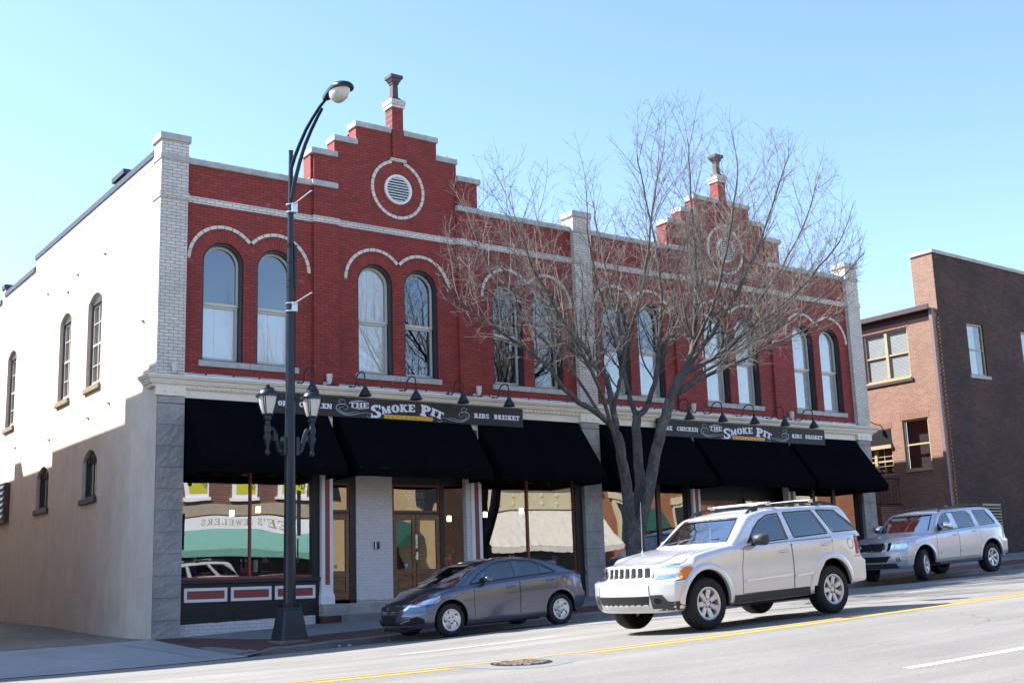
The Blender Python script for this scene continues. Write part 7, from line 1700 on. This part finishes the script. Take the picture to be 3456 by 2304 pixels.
for s in (-1, 1): o = [(0.36, 0.535), (0.50, 0.556), (0.62, 0.672), (0.555, 0.68), (0.47, 0.60), (0.35, 0.552)]; panel(m, cl, o if s > 0 else mir(o), 'x-', 0.014, 0.010, 0.03)
panel(m, cl, [(-0.36, 0.532), (0.36, 0.532), (0.36, 0.543), (-0.36, 0.543)], 'x-', 0.014, 0.008, 0.05); PP('grille_chrome', m, M['chrome'], gr)
m = MB()
for o in ([(-0.062, 0.645), (-0.042, 0.645), (-0.030, 0.57), (-0.050, 0.57)], [(0.042, 0.645), (0.062, 0.645), (0.050, 0.57), (0.030, 0.57)], [(-0.040, 0.612), (0.040, 0.612), (0.037, 0.596), (-0.037, 0.596)]): panel(m, cl, o, 'x-', 0.018, 0.006, 0.03)
PP('front_emblem', m, M['chrome'], gr)
for s in (-1, 1):
    ax = 'y-' if s < 0 else 'y+'
    o = [(0.54, 0.61), (0.70, 0.615), (0.835, 0.665), (0.872, 0.80), (0.80, 0.775), (0.66, 0.715), (0.585, 0.705)]; o = o if s > 0 else mir(o)
    m = MB(); panel(m, cl, o, 'x-', 0.006, 0.015, 0.03); hl = PP('headlight', m, M['reflector'], Cv)
    m = MB(); q = ell(s*0.64, 0.655, 0.035, 0.035, 14); panel(m, cl, q, 'x-', 0.012, 0.004, 0.02); q = ell(s*0.73, 0.675, 0.035, 0.035, 14); panel(m, cl, q, 'x-', 0.012, 0.004, 0.02); PP('headlight_bowl', m, M['chrome'], hl)
    m = MB(); o2 = [(0.795, 0.665), (0.828, 0.672), (0.858, 0.755), (0.83, 0.755)]; panel(m, cl, o2 if s > 0 else mir(o2), 'x-', 0.012, 0.004, 0.02); PP('turn_signal', m, M['amber'], hl)
    m = MB(); panel(m, cl, o, 'x-', 0.018, 0.004, 0.03); PP('headlight_lens', m, M['lamp_lens'], hl)
    o = [(0.50, 0.275), (0.80, 0.295), (0.80, 0.38), (0.70, 0.44), (0.58, 0.40), (0.40, 0.34)]; m = MB(); panel(m, cl, o if s > 0 else mir(o), 'x-', 0.006, 0.008, 0.04); fo = PP('fog_recess', m, M['gap'], Cv)
    o = [(0.36, 0.318), (0.42, 0.308), (0.60, 0.372), (0.58, 0.385)]; m = MB(); panel(m, cl, o if s > 0 else mir(o), 'x-', 0.016, 0.01, 0.03); PP('chrome_fin', m, M['chrome'], fo)
    m = MB(); panel(m, cl, [(3.20, 0.96), (3.36, 0.985), (3.44, 0.96), (3.46, 0.84), (3.36, 0.86)], ax, 0.008, 0.010, 0.03); tl = PP('tail_light', m, M['tail_red'], Cv)
    m = MB(); panel(m, cl, [(3.30, 0.885), (3.44, 0.855), (3.44, 0.835), (3.33, 0.86)], ax, 0.014, 0.004, 0.03); PP('reverse_light', m, M['lamp_lens'], tl)
    m = MB(); ribbon(m, cl, [(0.56, 0.355), (0.9, 0.375), (1.6, 0.405), (2.2, 0.45)], ax, 0.014, 0.008); PP('sill_crease', m, P, Cv)
    q = ell(2.83, 0.915, 0.07, 0.075, 20); m = MB(); ribbon(m, cl, q+[q[0]], ax, 0.008, 0.003, step=0.02); PP('fuel_flap_seam', m, M['gap'], Cv)
    m = MB(); ribbon(m, cl, [(-0.30, 0.67), (-0.45, 0.75)], ax, 0.009, 0.003); PP('bumper_seam', m, M['gap'], Cv)
    m = MB(); panel(m, cg, [(0.60, 0.985), (0.70, 1.0), (0.78, 1.10), (0.755, 1.115)], ax, 0.003, 0.004, 0.03); PP('quarter_glass', m, M['car_glass_dark'], Cv)
    for x in (0.0, 2.70):
        m = MB(); V = []
        for a in lin(radians(-22), radians(202), 40):
            for rr, off in ((0.378, -0.03), (0.380, 0.006), (0.400, 0.008), (0.425, 0.001)):
                px, pz = x+rr*cos(a), 0.333+rr*sin(a); h, d = cast(cl, px, max(pz, 0.215), ax)
                if h is None: h = Vector((px, s*0.86, pz))
                V.append((px, h.y+s*off, max(pz, 0.215)))
        m.add(V, [(4*i+j, 4*i+4+j, 4*i+5+j, 4*i+1+j) for i in range(39) for j in range(3)]); PP('wheel_arch', m, P, Cv)
m = MB(); panel(m, cl, [(-0.42, 0.27), (0.42, 0.27), (0.46, 0.335), (-0.46, 0.335)], 'x-', 0.006, 0.008, 0.05); panel(m, cl, [(-0.26, 0.35), (0.26, 0.35), (0.26, 0.47), (-0.26, 0.47)], 'x-', 0.010, 0.010, 0.05); PP('air_intake', m, M['gap'], Cv)
m = MB(); ribbon(m, cl, [(-0.60, 0.262), (0.60, 0.262)], 'x-', 0.010, 0.012); PP('bumper_lip', m, M['chrome'], Cv)
m = MB(); m.box(-0.80, -0.45, -0.40, 0.40, 0.15, 0.20); m.box(0.5, 2.3, -0.6, 0.6, 0.16, 0.24); PP('underbody', m, M['trim_black'], Cv, False)
m = MB(); ribbon(m, cl, [(-0.70, -0.58), (-0.3, -0.68), (0.25, -0.73)], 'z+', 0.009, 0.003); ribbon(m, cl, [(-0.70, 0.58), (-0.3, 0.68), (0.25, 0.73)], 'z+', 0.009, 0.003); ribbon(m, cl, [(-0.56, 0.69), (0.56, 0.69)], 'x-', 0.009, 0.004); PP('bonnet_seam', m, M['gap'], Cv)
m = MB(); m.tube([(0.12, -0.05, 1.03), (0.30, -0.40, 1.08), (0.36, -0.62, 1.10)], 0.009, 6); m.tube([(0.10, 0.50, 1.03), (0.22, 0.15, 1.10), (0.25, -0.05, 1.12)], 0.009, 6); PP('wiper', m, M['trim_black'], Cv)
m = MB(); m.tube([(0.83, 0.0, 1.20), (0.83, 0.0, 1.13)], 0.003, 4); m.box(0.825, 0.835, -0.025, 0.025, 0.98, 1.13); PP('parking_tag', m, M['white_paint'], Cv, False)
place_car(Cv, (13.02, 0.695), (15.72, 0.805), 2.70, 20.30+0.852)

# ---------------------------------------------------------------- big silver sport utility car behind
SPN = dict(cat='car', hw=1.0, front=-1.02, rear=4.12, wb=3.13, wr=0.410, tw=0.27, rim=0.245, style='six', arch=0.52, archdz=0.02, turn=radians(20), paint=M['paint_silver_warm'],
  plan=[(-1.02, 0.97), (-0.4, 1.0), (0.7, 0.985), (2.0, 0.985), (3.1, 1.0), (3.7, 0.985), (4.12, 0.94)],
  bottom=[(-1.02, 0.36), (-0.5, 0.36), (0.6, 0.42), (2.6, 0.42), (3.6, 0.44), (4.12, 0.48)],
  shoulder=[(-1.02, 1.02), (-0.6, 1.09), (-0.2, 1.15), (0.4, 1.215), (0.9, 1.245), (2.4, 1.29), (4.12, 1.30)],
  top=[(-1.02, 1.06), (-0.6, 1.14), (-0.2, 1.19), (0.4, 1.25), (0.9, 1.27), (2.4, 1.30), (4.12, 1.31)],
  nose=[(0.34, 0.16), (0.42, 0.06), (0.52, 0.02), (0.60, 0.0), (0.80, 0.0), (0.83, 0.05), (0.9, 0.08), (1.05, 0.12), (1.1, 0.18)], nplan=0.32,
  tail=[(0.45, 0.10), (0.55, 0.0), (0.88, 0.0), (0.92, 0.10), (1.3, 0.16)], tplan=0.16,
  hb=0.955, tum=0.21, gx=(0.28, 3.92), gplan=0.22, roof=[(0.28, 1.22), (0.45, 1.36), (0.72, 1.58), (0.90, 1.70), (1.05, 1.765), (1.3, 1.81), (1.9, 1.85), (2.6, 1.86), (3.2, 1.84), (3.48, 1.78), (3.68, 1.56), (3.92, 1.26)],
  windows=[[(0.80, 1.28), (0.90, 1.46), (1.06, 1.61), (1.22, 1.695), (1.40, 1.72), (1.50, 1.30)], [(1.62, 1.73), (2.28, 1.735), (2.42, 1.64), (2.46, 1.345), (1.72, 1.31)], [(2.62, 1.735), (3.18, 1.725), (3.50, 1.375), (2.75, 1.35)]],
  surrounds=[[(0.77, 1.26), (0.88, 1.47), (1.05, 1.63), (1.21, 1.715), (1.42, 1.742), (2.29, 1.757), (2.45, 1.655), (2.49, 1.325)], [(2.60, 1.755), (3.19, 1.745), (3.53, 1.36), (2.73, 1.333)]],
  glass=[M['car_glass'], M['car_glass_dark'], M['car_glass_dark']], windshield=(0.80, 0.67, 1.29, 1.715, -0.2, 1.15),
  doors=[([(0.62, 1.19), (0.60, 0.9), (0.62, 0.52), (1.60, 0.52), (1.62, 1.25)], (1.46, 1.13)), ([(1.635, 1.25), (1.625, 0.52), (2.52, 0.52), (2.58, 0.70), (2.66, 0.82), (2.60, 1.27)], (2.40, 1.18))],
  handle=M['chrome'], seatx=1.50, seat=0.20, mirror_in=(0.95, 1.63), mirror=(0.86, 1.40, 0.97), mirror_size=1.25, mirror_mat=M['chrome'])
N, nl, ng, na = build_car('large_silver_suv', SPN, 'large silver car with chrome mirrors parked at the kerb, partly behind the other silver car'); P = M['paint_silver_warm']
m = MB(); panel(m, nl, [(-0.36, 0.82), (0.36, 0.82), (0.42, 1.05), (-0.42, 1.05)], 'x-', 0.006, 0.01, 0.05); gr = PP('grille', m, M['gap'], N)
m = MB()
panel(m, nl, [(-0.36, 0.815), (0.36, 0.815), (0.36, 0.835), (-0.36, 0.835)], 'x-', 0.014, 0.01, 0.05); panel(m, nl, [(-0.42, 1.04), (0.42, 1.04), (0.42, 1.06), (-0.42, 1.06)], 'x-', 0.014, 0.01, 0.05)
for s in (-1, 1):
    o = [(0.33, 0.82), (0.38, 0.82), (0.45, 1.055), (0.39, 1.055)]; panel(m, nl, o if s > 0 else mir(o), 'x-', 0.014, 0.012, 0.04)
    o = [(0.53, 0.83), (0.62, 0.845), (0.655, 1.06), (0.60, 1.06)]; panel(m, nl, o if s > 0 else mir(o), 'x-', 0.012, 0.012, 0.04)
PP('grille_chrome', m, M['chrome'], gr)
m = MB(); q = ell(0, 0.935, 0.068, 0.068, 24); ribbon(m, nl, q+[q[0]], 'x-', 0.016, 0.02, step=0.02); panel(m, nl, [(-0.075, 0.924), (0.075, 0.924), (0.075, 0.946), (-0.075, 0.946)], 'x-', 0.026, 0.006, 0.03); PP('front_emblem', m, M['chrome'], gr)
for s in (-1, 1):
    ax = 'y-' if s < 0 else 'y+'
    o = [(0.46, 0.835), (0.53, 0.84), (0.59, 1.05), (0.49, 1.05)]; m = MB(); panel(m, nl, o if s > 0 else mir(o), 'x-', 0.006, 0.008, 0.04); PP('grille_side', m, M['gap'], gr)
    o = [(0.66, 0.86), (0.90, 0.875), (0.965, 0.93), (0.975, 1.12), (0.90, 1.105), (0.69, 1.06)]; o = o if s > 0 else mir(o)
    m = MB(); panel(m, nl, o, 'x-', 0.006, 0.014, 0.03); hl = PP('headlight', m, M['reflector'], N)
    m = MB(); q = ell(s*0.745, 0.945, 0.05, 0.05, 18); panel(m, nl, q, 'x-', 0.012, 0.004, 0.02); PP('headlight_bowl', m, M['chrome'], hl)
    o2 = [(0.70, 1.01), (0.94, 1.045), (0.965, 1.11), (0.90, 1.10), (0.70, 1.055)]; m = MB(); panel(m, nl, o2 if s > 0 else mir(o2), 'x-', 0.012, 0.004, 0.03); PP('turn_signal', m, M['amber'], hl)
    m = MB(); panel(m, nl, o, 'x-', 0.020, 0.004, 0.03); PP('headlight_lens', m, M['lamp_lens'], hl)
    q = ell(s*0.75, 0.60, 0.05, 0.05, 16); m = MB(); panel(m, nl, q, 'x-', 0.006, 0.004, 0.03); fo = PP('fog_light', m, M['trim_black'], N); q = ell(s*0.75, 0.60, 0.03, 0.03, 14); m = MB(); panel(m, nl, q, 'x-', 0.012, 0.004, 0.03); PP('fog_lens', m, M['chrome'], fo)
    m = MB(); panel(m, nl, [(3.76, 0.92), (3.90, 0.92), (3.90, 1.24), (3.80, 1.24)], ax, 0.010, 0.012, 0.05); PP('tail_light', m, M['tail_red'], N)
    for a, b in ((0.75, 1.59), (1.64, 2.50)): m = MB(); panel(m, nl, [(a, 0.655), (b, 0.675), (b, 0.73), (a, 0.71)], ax, 0.016, 0.014, 0.07); PP('door_moulding', m, P, N)
    m = MB(); m.box(0.58, 2.55, s*0.94-0.08, s*0.94+0.08, 0.37, 0.43); PP('running_board', m, M['trim_grey'], N, False, 0.015)
    for x in (0.0, 3.13):
        m = MB(); V = []
        for a in lin(radians(-10), radians(190), 40):
            for rr, off in ((0.512, -0.03), (0.514, 0.018), (0.545, 0.022), (0.60, 0.004)):
                px, pz = x+rr*cos(a), 0.43+rr*sin(a); h, d = cast(nl, px, max(pz, 0.44), ax)
                if h is None: h = Vector((px, s*0.97, pz))
                V.append((px, h.y+s*off, max(pz, 0.44)))
        m.add(V, [(4*i+j, 4*i+4+j, 4*i+5+j, 4*i+1+j) for i in range(39) for j in range(3)]); PP('wheel_arch', m, P, N)
    m = MB(); y = s*0.70; zt = lambda x: ip(SPN['roof'], x)
    m.tube([(1.2, y, zt(1.2)-0.01), (1.32, y, zt(1.32)+0.05), (2.2, y, zt(2.2)+0.065), (3.1, y, zt(3.1)+0.055), (3.3, y, zt(3.3)+0.0)], 0.028, 8); PP('roof_rail', m, M['trim_grey'], N)
m = MB(); panel(m, nl, [(-0.45, 0.55), (0.45, 0.55), (0.58, 0.70), (-0.58, 0.70)], 'x-', 0.006, 0.008, 0.05); PP('air_intake', m, M['gap'], N)
m = MB(); panel(m, nl, [(-0.72, 0.375), (0.72, 0.375), (0.68, 0.51), (-0.68, 0.51)], 'x-', 0.008, 0.012, 0.05); PP('lower_fascia', m, M['trim_grey'], N)
m = MB(); ribbon(m, nl, [(-0.95, 0.655), (-0.3, 0.665), (-0.3, 0.665)], 'y-', 0.009, 0.003); PP('bumper_seam', m, M['gap'], N)
m = MB(); m.box(0.5, 3.7, -0.6, 0.6, 0.34, 0.44); m.tube([(3.13, -0.7, 0.41), (3.13, 0.7, 0.41)], 0.06, 8); PP('underbody', m, M['trim_black'], N, False)
place_car(N, (28.28, 1.41), (31.40, 1.565), 3.13, 20.45+0.975)
# ================================================================ diners and tables just inside the shop windows
M['skin'] = plain('skin', (0.42, 0.26, 0.19), 0.6, var=0.08)
M['hair_dark'] = plain('hair_dark', (0.02, 0.014, 0.010), 0.6)
M['purple_top'] = plain('purple_top', (0.10, 0.02, 0.22), 0.8)
M['navy_top'] = plain('navy_top', (0.03, 0.035, 0.06), 0.8)
M['red_top'] = plain('red_top', (0.30, 0.02, 0.03), 0.8)
M['black_top'] = plain('black_top', (0.012, 0.012, 0.014), 0.8)
def skin_mesh(name, verts, edges, radii, mat, root, lv=2):
    me = bpy.data.meshes.new(name+'_rig'); me.from_pydata([tuple(Vector(v)) for v in verts], edges, [])
    o = link(name+'_rig', me); s = o.modifiers.new('skin', 'SKIN'); sv = me.skin_vertices[0].data
    for i, r in enumerate(radii): sv[i].radius = (r, r) if not hasattr(r, '__len__') else r
    sv[0].use_root = True; ss = o.modifiers.new('sub', 'SUBSURF'); ss.levels = lv; ss.render_levels = lv
    dg = bpy.context.evaluated_depsgraph_get(); dg.update(); m2 = bpy.data.meshes.new_from_object(o.evaluated_get(dg)); kill([o])
    m2.name = name; m2.materials.clear(); m2.materials.append(mat)
    for p in m2.polygons: p.use_smooth = True; p.material_index = 0
    return link(name, m2, root)
def diner(loc, rz, top, label):
    """seated figure: hips at 0.47 m, facing local -Y, forearms on the table"""
    R = thing('person', loc, label, 'person', 'diners behind the glass'); R.rotation_euler = (0, 0, rz)
    V = [(0, 0, .50), (0, .01, .68), (0, .0, .86), (0, -.01, .98), (0, -.02, 1.05), (0, -.035, 1.12), (0, -.05, 1.20), (0, -.04, 1.29)]
    E = [(i, i+1) for i in range(7)]; Rr = [(.15, .115), (.14, .105), (.165, .11), (.12, .085), (.055, .055), (.058, .062), (.078, .095), (.062, .08)]
    for s in (-1, 1):
        b = len(V); V += [(s*.20, 0, .95), (s*.25, -.05, .72), (s*.20, -.30, .76), (s*.17, -.38, .77), (s*.16, -.44, .765)]; E += [(3, b), (b, b+1), (b+1, b+2), (b+2, b+3), (b+3, b+4)]; Rr += [.06, .047, .036, .03, .022]
        b = len(V); V += [(s*.11, -.05, .50), (s*.13, -.42, .50), (s*.13, -.45, .08), (s*.13, -.58, .05)]; E += [(0, b), (b, b+1), (b+1, b+2), (b+2, b+3)]; Rr += [.085, .06, .04, .035]
    skin_mesh('body', V, E, Rr, M['skin'], R)
    # clothing: a slightly larger shell over torso and upper arms, trousers
    V2 = V[:4]; E2 = [(0, 1), (1, 2), (2, 3)]; R2 = [(.165, .13), (.155, .12), (.18, .125), (.13, .095)]
    for s in (-1, 1): b = len(V2); V2 += [(s*.205, 0, .95), (s*.255, -.05, .72), (s*.215, -.22, .75)]; E2 += [(3, b), (b, b+1), (b+1, b+2)]; R2 += [.072, .06, .05]
    skin_mesh('shirt', V2, E2, R2, top, R)
    V3 = [(0, 0, .50)]; E3 = []; R3 = [(.17, .135)]
    for s in (-1, 1): b = len(V3); V3 += [(s*.11, -.05, .50), (s*.13, -.42, .50), (s*.13, -.45, .12)]; E3 += [(0, b), (b, b+1), (b+1, b+2)]; R3 += [.098, .075, .058]
    skin_mesh('trousers', V3, E3, R3, M['navy_top'], R)
    m = MB(); m.lathe([(0.0, 0.135), (0.05, 0.125), (0.085, 0.085), (0.102, 0.03), (0.100, -0.03), (0.085, -0.07)], (0, -.028, 1.225), 'z', 16); me = m.mesh('hair', [M['hair_dark']], (0, 0, 0), True); link('hair', me, R)
    m = MB(); m.lathe([(0.0, -0.03), (0.012, -0.02), (0.016, 0.0)], (0, -.148, 1.20), 'y', 8)
    for s in (-1, 1): m.lathe([(0.0, -0.006), (0.010, 0.0)], (s*.032, -.140, 1.225), 'y', 8); m.lathe([(0.0, -0.008), (0.022, 0.0), (0.024, 0.01)], (s*.083, -.045, 1.21), 'x', 8)
    me = m.mesh('face', [M['skin']], (0, 0, 0), True); link('face', me, R)
    # chair is part of the furniture below
    return R
diner((10.9, 28.45, 1.40), 1.2, M['purple_top'], 'person in a purple top seated at the far left behind the left shop window')
diner((12.70, 28.3, 1.40), -1.0, M['navy_top'], 'person in dark navy clothes seated right of the mullion in the left shop window')
diner((18.12, 28.4, 1.40), 0.6, M['red_top'], 'person in a red top seated in the dark window right of the double doors')
diner((25.02, 27.75, 1.70), -0.4, M['black_top'], 'person in black seated behind the right shop window just above the silver car bonnet')
M['cloth_dark'] = plain('cloth_dark', (0.03, 0.028, 0.03), 0.9); M['bottle_brown'] = plain('bottle_brown', (0.05, 0.012, 0.008), 0.2, coat=0.5); M['caddy_red'] = plain('caddy_red', (0.45, 0.02, 0.02), 0.5); M['jug_blue'] = plain('jug_blue', (0.18, 0.27, 0.40), 0.3)
for k, (x, y, lab) in enumerate(((11.85, 27.6, 'dark dining table with condiments behind the left shop window'), (19.65, 27.6, 'dark dining table with condiments behind the window over the grey sedan'))):
    T = thing('dining_table', (x, y, 1.40), lab, 'table', 'dining tables by the windows')
    m = MB(); m.box(x-0.65, x+0.65, y-0.40, y+0.40, 2.11, 2.15); part('table_top', m, M['cloth_dark'], T, bevel=0.01)
    for sx in (-1, 1):
        for sy in (-1, 1): m = MB(); m.box(x+sx*0.6-0.03, x+sx*0.6+0.03, y+sy*0.35-0.03, y+sy*0.35+0.03, 1.40, 2.11); part('leg', m, M['black_paint'], T)
    C = thing('condiment_caddy', (x-0.13, y-0.25, 2.15), ['red caddy of dark sauce bottles left of the mullion in the left shop window', 'red caddy of dark sauce bottles in the window over the grey sedan'][k], 'caddy', 'condiment caddies')
    m = MB(); m.box(x-0.24, x-0.02, y-0.33, y-0.17, 2.15, 2.24); part('carton', m, M['caddy_red'], C)
    for dx in (-0.19, -0.07):
        m = MB(); m.lathe([(0.0, 2.24), (0.038, 2.24), (0.038, 2.36), (0.022, 2.39), (0.022, 2.40), (0.0, 2.40)], (x+dx, y-0.25, 0), 'z', 12); b = part('bottle', m, M['bottle_brown'], C, smooth=True)
        m = MB(); m.lathe([(0.024, 2.40), (0.02, 2.43), (0.006, 2.47), (0.0, 2.472)], (x+dx, y-0.25, 0), 'z', 10); part('nozzle', m, M['white_paint'], b, smooth=True)
    m = MB(); m.lathe([(0.0, 2.15), (0.06, 2.15), (0.06, 2.43), (0.0, 2.43)], (x+0.16-0.36*k, y-0.28, 0), 'z', 16)
    single('paper_towel_roll', m, M['white_paint'], ['white paper towel roll right of the mullion in the left shop window', 'white paper towel roll behind the window over the grey sedan'][k], 'paper towel', 'paper towel rolls', smooth=True, org=(x+0.16-0.36*k, y-0.28, 2.15))
m = MB(); m.lathe([(0.0, 2.15), (0.07, 2.15), (0.075, 2.32), (0.06, 2.40), (0.05, 2.44), (0.0, 2.44)], (21.1, 27.5, 0), 'z', 14); m.tube([(21.16, 27.5, 2.40), (21.23, 27.5, 2.36), (21.23, 27.5, 2.26), (21.17, 27.5, 2.22)], 0.012, 6); m.lathe([(0.0, 1.40), (0.35, 1.40), (0.35, 2.15), (0.0, 2.15)], (21.1, 27.6, 0), 'z', 20)
single('water_jug', m, M['jug_blue'], 'blue water jug standing at the right end of the window over the grey sedan', 'jug', smooth=True, org=(21.1, 27.5, 1.40))
# leaf litter and paper scraps in the gutter
M['litter'] = plain('litter', (0.55, 0.55, 0.56), 0.8)
random.seed(21)
for i, (x, y) in enumerate(((11.75, 22.12), (11.55, 22.15), (12.6, 22.05))):
    m = MB(); z = zroad(x, y)+0.006; s = 0.05 if i else 0.07
    P4 = [(x+s*cos(a+i)*random.uniform(.6, 1), y+s*sin(a+i)*random.uniform(.6, 1), z+random.uniform(0, .035)) for a in (0, 1.2, 2.6, 3.9, 5.1)]
    m.add(P4+[(x, y, z+0.04)], [(k, (k+1) % 5, 5) for k in range(5)]+[(4, 3, 2, 1, 0)]); single('paper_scrap', m, M['litter'], ['largest white paper scrap in the gutter right of the lamp base', 'small paper scrap in the gutter closest to the lamp base', 'small paper scrap in the gutter nearest the sedan bumper'][i], 'litter', 'paper scraps in the gutter', org=(x, y, z))
